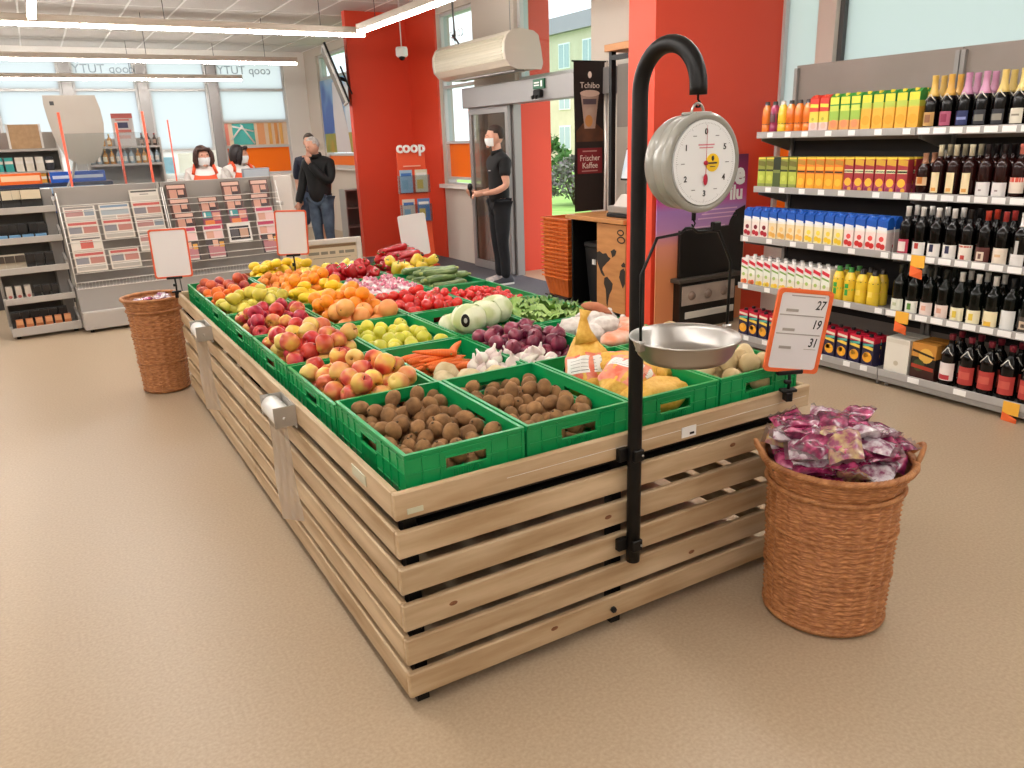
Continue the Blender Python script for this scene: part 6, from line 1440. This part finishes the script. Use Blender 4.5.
for q in range(11): 
    if .95 < .68+.078*q < 1.28: continue
    (sp2 if q < 6 else sp3)((.68+.078*q, 11.8, 1.721), 0, 'amber spirit bottle beside the placard' if q < 6 else 'dark spirit bottle beside the placard', 'spirits, upper board', .8)
for q in range(10): sp3((.69+.082*q, 11.78, 1.001), 0, 'dark spirit bottle on the low board behind the rack', 'spirits, low board', 1.1)
pc = thing('placard', 'upright placard with red and navy stripes on the spirits shelf', 'sign', (1.1, 11.74, 1.721))
MB().box((-.125, 0, 0), (.125, .01, .4)).build('card', M('placard_grey', '#cdc6c2', rough=.5), pc)
for (z0, z1, x, c) in ((.34, .4, .125, '#b8584e'), (.22, .29, .06, '#3a3a58'), (.165, .2, .09, '#c06a5e'), (.09, .13, .07, '#d0a49c'), (.31, .33, .08, '#c06a5e')): MB().box((-x, -.002, z0), (x, 0, z1)).build('stripe', cm(c), pc)
# grey shield screen on its bent arm
sh = thing('shield_screen', 'large grey rounded shield screen on a bent arm above the newspaper rack', 'screen', (.46, 10.0, 1.2))
pts = [(-.245, 1.04), (.25, 1.04), (.28, .9), (.29, .75), (.27, .58), (.22, .43), (.13, .34), (-.03, .33), (-.14, .42), (-.2, .58), (-.235, .78), (-.25, .95)]
MB().prism([(x, 0, z) for x, z in pts], (0, .02, 0)).build('shield', M('shield_grey', '#a89f94', '#a0978c', rough=.3, scale=2), sh)
MB().tube([(-.05, .03, .5), (-.06, .05, .36), (-.1, .06, .22), (-.17, .06, .1), (-.17, .06, -.6), (-.17, .06, -1.198)], .014, 8).build('arm', M('arm_grey', '#b0aaa2', rough=.3), sh)
MB().box((-.19, -.002, .94), (-.15, 0, .98)).build('mark', m_ink, sh)
# orange plastic posts at the checkout with clear panes
m_opost = M('orange_post', '#e0583a', rough=.4)
for q, (x, y, z0, z1) in enumerate(((.325, 9.8, 0, 2.06), (.86, 9.9, 0, 1.95), (1.13, 9.8, 0, 2.06), (1.375, 9.8, 0, 1.97))):
    t = thing('divider_post', ('orange divider post in front of the grey shield screen', 'orange divider post before the amber spirit bottles', 'orange divider post crossing the window bar', 'thin dark orange divider post next to the cashiers')[q], 'post', (x, y, 0))
    MB().cyl((0, 0, .02), (0, 0, z1), .013 if q < 3 else .008, n=8).build('post', m_opost, t); MB().cyl((0, 0, 0), (0, 0, .02), .08, n=16).build('post_foot', m_black, t)
t = thing('clear_screen', 'clear plastic hygiene screen between the orange divider posts', 'screen', (.345, 9.82, .9)); MB().box((0, .0, 0), (.76, .006, .95)).build('screen_sheet', glass('hygiene_screen', '#f2f4f4', film=.06), t)
for q in (.05, .7): MB().box((q, -.01, -.9), (q+.02, .016, 0)).build('screen_leg', m_alu, t)
# checkout counter and till monitor
ck = thing('checkout_counter', 'pale checkout counter at the end of the magazine rack', 'counter', (1.35, 9.05, 0))
MB().cbox((0, 0, 0), (.98, .62, 1.02), .01).build('counter_body', M('counter_pale', '#d8cfc6', rough=.5), ck); MB().cbox((-.02, -.02, 1.02), (1.0, .64, 1.06), .008).build('counter_top', M('counter_top_grey', '#bdb7b0', rough=.4), ck)
MB().cbox((.9, .66, 0), (1.3, .7, 1.32), .008).build('end_screen', M('counter_pale'), ck)
mo = thing('till_monitor', 'grey till monitor behind the second cashier', 'monitor', (2.2, 9.5, 1.061), radians(15))
MB().cbox((-.17, 0, .1), (.17, .03, .36), .008).build('monitor_case', M('monitor_grey', '#8a8e94', rough=.4), mo); MB().box((-.155, -.002, .12), (.155, 0, .345)).build('screen', M('monitor_screen', '#b4bcc4', rough=.2), mo); MB().cyl((0, .02, 0), (0, .02, .12), .02).build('monitor_stand', m_black, mo); MB().cyl((0, .02, 0), (0, .02, .012), .09, n=20).build('monitor_foot', m_black, mo)

# ================================================================= PEOPLE
def skin_mesh(name, nodes, edges, mats, sub=2):
    """nodes {key: (xyz, (rx, ry))}; grows a tapered surface along the edges"""
    keys = list(nodes); ix = {k_: i for i, k_ in enumerate(keys)}
    me = bpy.data.meshes.new(name); me.from_pydata([nodes[k_][0] for k_ in keys], [(ix[a], ix[b_]) for a, b_ in edges], []); me.update()
    o = bpy.data.objects.new(name, me); COL.objects.link(o)
    md = o.modifiers.new('s', 'SKIN'); md.use_smooth_shade = True
    for i, k_ in enumerate(keys):
        v = me.skin_vertices[0].data[i]; r = nodes[k_][1]; v.radius = r if isinstance(r, tuple) else (r, r); v.use_root = (i == 0)
    sm = o.modifiers.new('d', 'SUBSURF'); sm.levels = sub; sm.render_levels = sub
    dg = bpy.context.evaluated_depsgraph_get(); dg.update()
    m2 = bpy.data.meshes.new_from_object(o.evaluated_get(dg)); bpy.data.objects.remove(o); bpy.data.meshes.remove(me)
    m2.name = name; m2.materials.clear()
    for m in mats: m2.materials.append(m)
    m2.polygons.foreach_set('use_smooth', [True]*len(m2.polygons)); m2.update(); return m2
def join_into(me, mb, mat=0):
    """adds builder geometry to a mesh (same object)"""
    import bmesh
    bm_ = bmesh.new(); bm_.from_mesh(me); vs = [bm_.verts.new(v) for v in mb.v]
    for f, s in zip(mb.f, mb.sm):
        try: fc = bm_.faces.new([vs[i] for i in f]); fc.smooth = True; fc.material_index = mat
        except ValueError: pass
    bm_.to_mesh(me); bm_.free(); me.update(); return me
def head_geo(c, yaw, tilt=0, r=.1):
    """head with brow, nose, mouth, chin and ears; faces -y before turning"""
    b = MB()
    def fn(d):
        k = 1
        if d.z < -.2: k -= .16*min(1, (-d.z-.2)/.8)*(1 if d.y > -.2 else .35)
        if d.y < -.6: k += .05*math.exp(-((d.x)**2*60+(d.z+.05)**2*20))
        return k
    b.ell((0, 0, 0), (.074, .095, .118), 22, 16, fn=fn)
    b.ell((0, -.1, -.015), (.013, .018, .022), 8, 6); b.ell((0, -.097, .01), (.009, .012, .024), 8, 6)
    b.ell((0, -.086, -.056), (.024, .009, .008), 10, 6)
    b.ell((0, -.08, -.1), (.03, .02, .018), 10, 6)
    for s in (-1, 1): b.ell((s*.074, .01, -.005), (.012, .02, .03), 8, 6); b.ell((s*.03, -.084, .018), (.014, .01, .009), 8, 6)
    return b.xf(Matrix.Translation(c) @ Matrix.Rotation(yaw, 4, 'Z') @ Matrix.Rotation(tilt, 4, 'X'))
def eyes_geo(c, yaw, tilt=0):
    b = MB()
    for s in (-1, 1): b.ell((s*.03, -.093, .018), (.008, .004, .005), 8, 5)
    return b.xf(Matrix.Translation(c) @ Matrix.Rotation(yaw, 4, 'Z') @ Matrix.Rotation(tilt, 4, 'X'))
def hand_geo(wrist, fwd, side, curl=.5, s=1.0):
    """palm with four unequal bent fingers and a thumb leaving its side; fwd points to the fingers, side to the thumb"""
    f = Vector(fwd).normalized(); sd = Vector(side); sd = (sd-f*sd.dot(f)).normalized(); n = f.cross(sd)
    w = Vector(wrist); b = MB(); P = lambda a, c, d: w+f*a*s+sd*c*s+n*d*s
    b.tube([P(-.02,0,0), P(.02,.002,0), P(.055,.0,0), P(.09,-.002,0)], [.022*s,.03*s,.036*s,.03*s], 10)
    for i, (c, L) in enumerate(((.027, .068), (.009, .078), (-.009, .072), (-.026, .056))):
        a1, a2 = curl*.7, curl*1.5
        p0 = P(.075, c, 0); p1 = p0+(f*cos(a1)+n*sin(a1))*L*.45*s; p2 = p1+(f*cos(a2)+n*sin(a2))*L*.33*s; p3 = p2+(f*cos(a2*1.35)+n*sin(a2*1.35))*L*.22*s
        b.tube([p0, p1, p2, p3], [.0095*s, .009*s, .0082*s, .006*s], 8)
    t0 = P(.025, .03, .004); t1 = t0+(f*.6+sd*.6+n*.3)*.035*s; t2 = t1+(f*.85+sd*.1+n*.4)*.03*s
    b.tube([t0, t1, t2], [.013*s, .0105*s, .0075*s], 8); return b
m_skin = M('skin_tone', '#d9a58c', '#cf9880', rough=.55, scale=12, sub=.1)
m_mask = M('white_face_mask', '#eef0f0', rough=.7)
m_eye = M('eye_dark', '#241a16', rough=.2)
def mask_part(par, c, yaw, tilt=0, drop=0):
    b = MB(); vs = []; n, m_ = 8, 7
    for i in range(n+1):
        for j in range(m_+1):
            a = -1.25+2.5*i/n; z = -.012-.088*j/m_-drop; k = .108-.02*(j/m_)**2-.0*(j == 0); x = .082*sin(a); y = -k*cos(a)-.012*math.exp(-(a*a*4))*(1-abs(j/m_-.35)); vs.append((x*(1-.25*(j/m_)**2), y, z))
    b.add(vs, [(i*(m_+1)+j, i*(m_+1)+j+1, (i+1)*(m_+1)+j+1, (i+1)*(m_+1)+j) for i in range(n) for j in range(m_)], 0, True)
    b.xf(Matrix.Translation(c) @ Matrix.Rotation(yaw, 4, 'Z') @ Matrix.Rotation(tilt, 4, 'X')); b.build('face_mask', m_mask, par)
def hair_part(par, c, yaw, m, kind, tilt=0):
    b = MB()
    if kind == 'short': 
        b.ell((0, .012, .03), (.081, .1, .1), 20, 12, fn=lambda d: (1.03+.02*sin(17*d.x)*sin(15*d.y)) if d.z > (.42 if d.y < -.5 else .08 if d.y < .15 else -.6) else .8)
    elif kind == 'fringe':
        b.ell((0, .012, .03), (.08, .1, .098), 20, 12, fn=lambda d: (1.03+.02*sin(17*d.x)*sin(15*d.y)) if d.z > (.6 if d.y < -.4 else .12 if d.y < .2 else -.6) else .8)
    elif kind == 'bald':
        b.ell((0, .018, .0), (.08, .094, .08), 20, 12, fn=lambda d: 1.0 if (-.5 < d.z < .75 and d.y > -.1) else .86)
    elif kind == 'bob':
        b.ell((0, .02, .0), (.1, .105, .13), 22, 14, fn=lambda d: 1+.02*sin(20*d.x+3)*sin(9*d.z) if (d.y > -.42 or d.z > .5) else .8)
        for s in (-1, 1): b.tube([(s*.06, -.06, .09), (s*.088, -.045, .03), (s*.092, -.03, -.05), (s*.085, -.02, -.12)], [.02, .03, .034, .016], 10)
        b.tube([(-.065, -.075, .075), (0, -.095, .085), (.065, -.075, .075)], [.02, .024, .02], 8)
    b.xf(Matrix.Translation(c) @ Matrix.Rotation(yaw, 4, 'Z') @ Matrix.Rotation(tilt, 4, 'X')); b.build('hair', m, par)
def shoe(par, x, y, rz, m, sole, L=.27, z=0):
    b = MB()
    pr = [(-.08,.0), (.19,0)]
    n = 12; vs = []
    secs = [(-.085, .026, .05), (-.06, .036, .085), (-.01, .038, .09), (.05, .042, .07), (.11, .045, .05), (.16, .04, .04), (.185, .02, .03)]
    for (u, w, h) in secs:
        for i in range(n): a = pi*i/(n-1); vs.append((w*cos(a), -u, .018+h*sin(a)))
    b.add(vs, [(k_*n+i, k_*n+i+1, (k_+1)*n+i+1, (k_+1)*n+i) for k_ in range(len(secs)-1) for i in range(n-1)]+[tuple(range(n))[::-1], tuple((len(secs)-1)*n+i for i in range(n))], 0, True)
    s = b.build('shoe', m, par, (x, y, z), (0, 0, rz))
    MB().prism([(w*1.05*sg, -u, 0) for sg, seq in ((1, secs), (-1, secs[::-1])) for (u, w, h) in seq], (0, 0, .022)).build('sole', sole, s)
    return s

def collar(par, c, m, r=.066, h=.04, lean=.25):
    b = MB(); b.lathe([(r, 0), (r*1.08, -.004), (r*1.0, h), (r*.9, h+.004), (r*.9, .004)], 20); b.xf(Matrix.Translation(c) @ Matrix.Rotation(lean, 4, 'X')); b.build('collar', m, par)
# ---- attendant by the door: faces the checkout (-x), holds a handset
yaw = radians(-100)                        # facing mostly -x
p = thing('person', 'person in black polo shirt and mask standing by the sliding door holding a handset', 'person', (4.56, 8.02, 0.006), yaw)
N_ = {'pelvis': ((0,0,.95), (.15,.105)), 'waist': ((0,.0,1.08), (.135,.1)), 'chest': ((0,.005,1.28), (.165,.115)), 'shol': ((0,.01,1.42), (.12,.085)), 'neck': ((0,.0,1.49), .055), 'nk2': ((0,-.015,1.56), .052), 'hd': ((0,-.02,1.63), .06)}
E_ = [('pelvis','waist'),('waist','chest'),('chest','shol'),('shol','neck'),('neck','nk2'),('nk2','hd')]
ARM = {1: [(.175,.015,1.4),(.205,.0,1.27),(.215,.02,1.14),(.19,-.1,1.08),(.12,-.25,1.06)], -1: [(-.175,.015,1.4),(-.21,.01,1.27),(-.215,.05,1.13),(-.2,-.06,1.06),(-.09,-.26,1.05)]}
LEG = {1: [(.085,0,.9),(.095,-.005,.7),(.09,-.01,.5),(.085,.015,.3),(.08,.025,.1)], -1: [(-.085,0,.9),(-.1,-.005,.7),(-.105,-.01,.5),(-.11,.015,.3),(-.12,.025,.1)]}
def thin(N_, keys):
    return {k_: (v[0], tuple(x*.8 for x in (v[1] if isinstance(v[1], tuple) else (v[1],)*2)) if (k_ in keys or k_[0] == 'l') else v[1]) for k_, v in N_.items()}
TH = ('pelvis', 'waist', 'chest', 'shol')
def limbs(N_, E_, ARM, LEG, ar=(.06,.05,.042,.038,.028), lr=((.095),(.085),(.06),(.052),(.04))):
    for s in (1, -1):
        pv = 'shol'
        for i, q in enumerate(ARM[s]): k_ = 'a%d%d' % (s, i); N_[k_] = (q, ar[i]); E_.append((pv, k_)); pv = k_
        pv = 'pelvis'
        for i, q in enumerate(LEG[s]): k_ = 'l%d%d' % (s, i); N_[k_] = (q, lr[i]); E_.append((pv, k_)); pv = k_
limbs(N_, E_, ARM, LEG)
me = skin_mesh('body', thin(N_, TH), E_, [m_skin, m_eye])
hc = Vector((0, -.03, 1.665)); hy_ = radians(-6)
join_into(me, head_geo(hc, hy_)); join_into(me, eyes_geo(hc, hy_), 1)
join_into(me, hand_geo((.12,-.25,1.06), (-.25,-1,.0), (-1,0,.3), .9)); join_into(me, hand_geo((-.09,-.26,1.05), (.5,-1,.1), (1,0,.3), .8))
put('body', me, p)
m_polo = M('black_polo', '#08080a', '#0e0e11', rough=.8, scale=14); m_trous = M('black_trousers', '#090a0e', '#101118', rough=.8, scale=10)
def grow(N_, keys, k=1.0, add=.016): return {q: (N_[q][0], tuple(x+add for x in (N_[q][1] if isinstance(N_[q][1], tuple) else (N_[q][1],)*2))) for q in keys}
tk = ['pelvis','waist','chest','shol','neck']; sl = ['a10','a11','a-10','a-11']
g_ = grow(N_, tk+sl); g_['neck'] = ((0, -.005, 1.52), .075); g_['pelvis'] = ((0, 0, .91), .145); g_['a11'] = ((.21,.005,1.22), .07); g_['a-11'] = ((-.215,.02,1.22), .07)
put('polo_shirt', skin_mesh('polo_shirt', g_, [e_ for e_ in E_ if e_[0] in g_ and e_[1] in g_], [m_polo]), p)
tr = ['pelvis']+['l%d%d' % (s, i) for s in (1, -1) for i in range(5)]
g_ = grow(N_, tr, add=.012); g_['pelvis'] = ((0, 0, .93), .105)
for s in (1, -1): g_['l%d4' % s] = ((LEG[s][4][0], .02, .06), .062)
put('trousers', skin_mesh('trousers', g_, [e_ for e_ in E_ if e_[0] in g_ and e_[1] in g_], [m_trous]), p)
collar(p, (0, -.005, 1.485), m_polo)

MB().ell((-.12, .13, .93), (.07, .05, .08), 12, 8).build('waist_bag', M('waist_bag_dark', '#1c1e2a', rough=.7), p)
shoe(p, .08, .03, radians(8), M('dark_sneaker', '#2c2c34', rough=.6), M('white_sole', '#e6e4e0', rough=.5)); shoe(p, -.12, .03, radians(-14), M('grey_sneaker', '#75737c', '#c9b9b4', rough=.6, scale=20), M('white_sole'))
hair_part(p, hc, hy_, M('dark_hair', '#3a2a20', '#2a1e18', rough=.7, scale=40, stretch=(1,1,.3)), 'short'); mask_part(p, hc, hy_)
MB().box((.04, -.135, 1.3), (.1, -.13, 1.308)).build('shirt_mark', m_signwhite, p)
t = thing('handset', 'small black handset held by the person at the door', 'handset', (0, 0, 0)); 
hm = Matrix.Translation((4.56, 8.02, .006)) @ Matrix.Rotation(yaw, 4, 'Z')
t.location = hm @ Vector((.04, -.36, 1.1)); t.rotation_euler = (0, 0, yaw)
MB().ell((0, 0, .035), (.035, .03, .042), 14, 10).build('reader_head', m_black, t); MB().tube([(0, .0, .01), (.0, .01, -.05), (0, .012, -.09)], [.016, .014, .012], 10).build('grip', m_black, t); MB().tube([(0, .012, -.09), (.006, .014, -.13), (-.004, .012, -.16)], .0025, 6).build('strap', M('grey_strap', '#b4b0aa'), t)

# ---- older man in a black jacket, hand at his mouth
yaw2 = radians(-48)
p2 = thing('person', 'grey haired person in a black jacket and jeans holding a hand to the mouth', 'person', (3.38, 11.0, 0), yaw2)
N2 = {'pelvis': ((0,0,.95), (.16,.12)), 'waist': ((0,.0,1.08), (.155,.125)), 'chest': ((0,.01,1.27), (.17,.13)), 'shol': ((0,.02,1.42), (.13,.1)), 'neck': ((0,-.01,1.49), .058), 'nk2': ((0,-.04,1.55), .055), 'hd': ((0,-.06,1.6), .06)}
E2 = [('pelvis','waist'),('waist','chest'),('chest','shol'),('shol','neck'),('neck','nk2'),('nk2','hd')]
A2 = {-1: [(-.18,.02,1.4),(-.23,.0,1.26),(-.25,-.02,1.12),(-.26,-.1,.98),(-.26,-.16,.88)], 1: [(.18,.02,1.4),(.23,-.03,1.27),(.23,-.09,1.15),(.12,-.19,1.27),(.0,-.2,1.42)]}
L2 = {1: [(.09,0,.9),(.1,-.01,.7),(.1,-.015,.5),(.1,.01,.3),(.1,.025,.1)], -1: [(-.09,0,.9),(-.09,-.01,.7),(-.085,-.02,.5),(-.08,.005,.3),(-.08,.025,.1)]}
limbs(N2, E2, A2, L2)
me = skin_mesh('body', thin(N2, TH), E2, [m_skin, m_eye]); hc2 = Vector((0, -.075, 1.63)); t2_ = radians(14)
join_into(me, head_geo(hc2, radians(-22), t2_)); join_into(me, eyes_geo(hc2, radians(-22), t2_), 1)
join_into(me, hand_geo((-.26,-.16,.88), (0,-.25,-1), (0,-1,.2), .4)); join_into(me, hand_geo((.0,-.2,1.42), (-.35,-.1,1), (-.2,1,.2), .8))
put('body', me, p2)
m_jack = M('black_jacket', '#070708', '#0d0d0f', rough=.75, scale=9); m_jeans = M('blue_jeans', '#3f4c5e', '#58677a', rough=.8, scale=9)
g_ = grow(N2, tk+[k_ for k_ in N2 if k_.startswith('a')], add=.022); g_['neck'] = ((0, -.005, 1.53), .09); g_['pelvis'] = ((0, 0, .84), .165)
put('jacket', skin_mesh('jacket', g_, [e_ for e_ in E2 if e_[0] in g_ and e_[1] in g_], [m_jack]), p2)
g_ = grow(N2, tr, add=.012); g_['pelvis'] = ((0, 0, .93), .105)
for s in (1, -1): g_['l%d4' % s] = ((L2[s][4][0], .02, .06), .066)
put('jeans', skin_mesh('jeans', g_, [e_ for e_ in E2 if e_[0] in g_ and e_[1] in g_], [m_jeans]), p2)
collar(p2, (0, -.01, 1.49), m_jack, .078, .05)
shoe(p2, .1, .03, .1, M('brown_shoe', '#4a3a30', rough=.5), m_black); shoe(p2, -.08, .03, -.1, M('brown_shoe'), m_black)
hair_part(p2, hc2, radians(-22), M('grey_hair', '#c9c4be', '#a8a29c', rough=.8, scale=40), 'fringe', t2_)
pa = tag(MB().box((-.001, -.05, -.16), (.001, .05, 0)).build('receipt', M('receipt_white', '#eeece8', rough=.6)), 'white slip of paper held by the grey haired person', 'paper')
hm2 = Matrix.Translation((3.38, 11.0, 0)) @ Matrix.Rotation(yaw2, 4, 'Z'); pa.location = hm2 @ Vector((-.275, -.22, .78)); pa.rotation_euler = (0, radians(20), radians(60))

# ---- person half hidden behind, in shorts
p3 = thing('person', 'person with dark hair and shorts half hidden behind the grey haired person', 'person', (3.53, 11.75, 0), radians(-20))
N3 = {'pelvis': ((0,0,.97), (.16,.12)), 'waist': ((0,0,1.1), (.15,.115)), 'chest': ((0,.0,1.3), (.165,.12)), 'shol': ((0,.01,1.45), (.12,.09)), 'neck': ((0,0,1.52), .057), 'nk2': ((0,-.01,1.6), .055), 'hd': ((0,-.02,1.66), .06)}
E3 = [('pelvis','waist'),('waist','chest'),('chest','shol'),('shol','neck'),('neck','nk2'),('nk2','hd')]
A3 = {s: [(s*.18,.01,1.43),(s*.22,.01,1.28),(s*.23,.02,1.15),(s*.22,-.05,1.02),(s*.2,-.1,.9)] for s in (1, -1)}
L3 = {1: [(.09,0,.9),(.1,0,.7),(.1,0,.5),(.1,.01,.3),(.1,.02,.1)], -1: [(-.12,0,.9),(-.17,0,.7),(-.19,0,.5),(-.2,.01,.3),(-.2,.02,.1)]}
limbs(N3, E3, A3, L3)
me = skin_mesh('body', thin(N3, ('chest','shol','waist','pelvis')), E3, [m_skin, m_eye]); hc3 = Vector((0, -.03, 1.69)); join_into(me, head_geo(hc3, 0)); join_into(me, eyes_geo(hc3, 0), 1)
for s in (1, -1): join_into(me, hand_geo(A3[s][4], (0,-.3,-1), (0,-1,.2), .4))
put('body', me, p3)
g_ = grow(N3, tk+['a10','a11','a12','a-10','a-11','a-12'], add=.02); g_['pelvis'] = ((0, 0, .9), .16); put('shirt', skin_mesh('shirt', g_, [e_ for e_ in E3 if e_[0] in g_ and e_[1] in g_], [M('navy_shirt', '#23283a', rough=.8)]), p3)
g_ = grow(N3, ['pelvis']+['l%d%d' % (s, i) for s in (1, -1) for i in range(3)], add=.022); put('shorts', skin_mesh('shorts', g_, [e_ for e_ in E3 if e_[0] in g_ and e_[1] in g_], [M('denim_shorts', '#44546c', '#56657c', rough=.8, scale=9)]), p3)
shoe(p3, .1, .03, .1, M('dark_sneaker'), M('white_sole')); shoe(p3, -.2, .03, -.1, M('dark_sneaker'), M('white_sole'))
hair_part(p3, hc3, 0, M('brown_grey_hair', '#5a4a40', '#463a32', rough=.8, scale=40), 'short')

# ---- two cashiers behind the counter
def cashier(loc, rz, hyaw, label, hairm, z=-.02):
    q = thing('person', label, 'person', loc, rz)
    n = {'pelvis': ((0,0,.93), (.16,.12)), 'waist': ((0,0,1.05), (.14,.11)), 'chest': ((0,-.01,1.25), (.165,.125)), 'shol': ((0,.0,1.4), (.115,.085)), 'neck': ((0,-.01,1.46), .05), 'nk2': ((0,-.02,1.51), .048), 'hd': ((0,-.03,1.55), .055)}
    e_ = [('pelvis','waist'),('waist','chest'),('chest','shol'),('shol','neck'),('neck','nk2'),('nk2','hd')]
    a = {s: [(s*.16,.0,1.38),(s*.2,.0,1.23),(s*.2,-.0,1.08),(s*.15,-.12,1.02),(s*.08,-.22,1.03)] for s in (1, -1)}
    l = {s: [(s*.09,0,.88),(s*.09,0,.68),(s*.09,-.01,.48),(s*.09,.01,.28),(s*.09,.02,.1)] for s in (1, -1)}
    limbs(n, e_, a, l, (.055,.046,.04,.035,.026), (.09,.08,.058,.05,.038))
    me = skin_mesh('body', thin(n, TH), e_, [m_skin, m_eye]); c = Vector((0, -.04, 1.565)); join_into(me, head_geo(c, hyaw)); join_into(me, eyes_geo(c, hyaw), 1)
    for s in (1, -1): join_into(me, hand_geo(a[s][4], (-s*.4,-1,0), (-s,0,.4), .6))
    put('body', me, q)
    g_ = grow(n, tk+[k_ for k_ in n if k_.startswith('a')], add=.016); g_['neck'] = ((0, -.005, 1.48), .072); g_['pelvis'] = ((0, 0, .9), .145); put('white_shirt', skin_mesh('white_shirt', g_, [x for x in e_ if x[0] in g_ and x[1] in g_], [M('white_cloth', '#e9e4df', rough=.8)]), q)
    collar(q, (0, -.01, 1.44), M('white_cloth'), .062, .035)
    # orange apron bib wrapped over the chest
    vs = []; nn, mm = 10, 9
    for i in range(nn+1):
        for j in range(mm+1):
            v = j/mm; z_ = .78+.62*v; u = 2*i/nn-1; w = 1.15*(1 if v < .75 else 1-.0*(v-.75)); ang = u*w
            rx, ry = (.185-.02*max(0, v-.7)/.3, .165-.03*max(0, v-.8)/.2); dip = .05*(1-abs(u)**3) if j == mm else 0
            vs.append((rx*sin(ang), -.01-ry*cos(ang), z_-dip))
    ap = MB().add(vs, [(i*(mm+1)+j, (i+1)*(mm+1)+j, (i+1)*(mm+1)+j+1, i*(mm+1)+j+1) for i in range(nn) for j in range(mm)], 0, True).build('apron', M('orange_apron', '#e8562c', rough=.7), q)
    b_ = MB()
    for s in (-1, 1): b_ = MB().tube([(s*.13, -.115, 1.37), (s*.115, -.1, 1.42), (s*.1, -.03, 1.475), (s*.09, .05, 1.46), (s*.1, .12, 1.35)], .018, 8); b_.build('apron_strap', M('orange_apron'), q)
    g2_ = grow(n, tr, add=.014); g2_['pelvis'] = ((0, 0, .92), .105); put('trousers', skin_mesh('trousers', g2_, [x for x in e_ if x[0] in g2_ and x[1] in g2_], [m_trous]), q)
    shoe(q, .09, .03, .1, m_black, m_black); shoe(q, -.09, .03, -.1, m_black, m_black)
    hair_part(q, c, hyaw, hairm, 'bob'); mask_part(q, c, hyaw)
cashier((1.73, 10.05, 0), radians(-8), radians(14), 'cashier with brown hair, white mask and orange apron facing the shop', M('brown_bob_hair', '#4a3028', '#3a241e', rough=.6, scale=40))
cashier((2.21, 10.45, 0), radians(20), radians(42), 'cashier with black hair and orange apron turned towards the customers', M('black_bob_hair', '#1a1416', '#241c1e', rough=.5, scale=40))
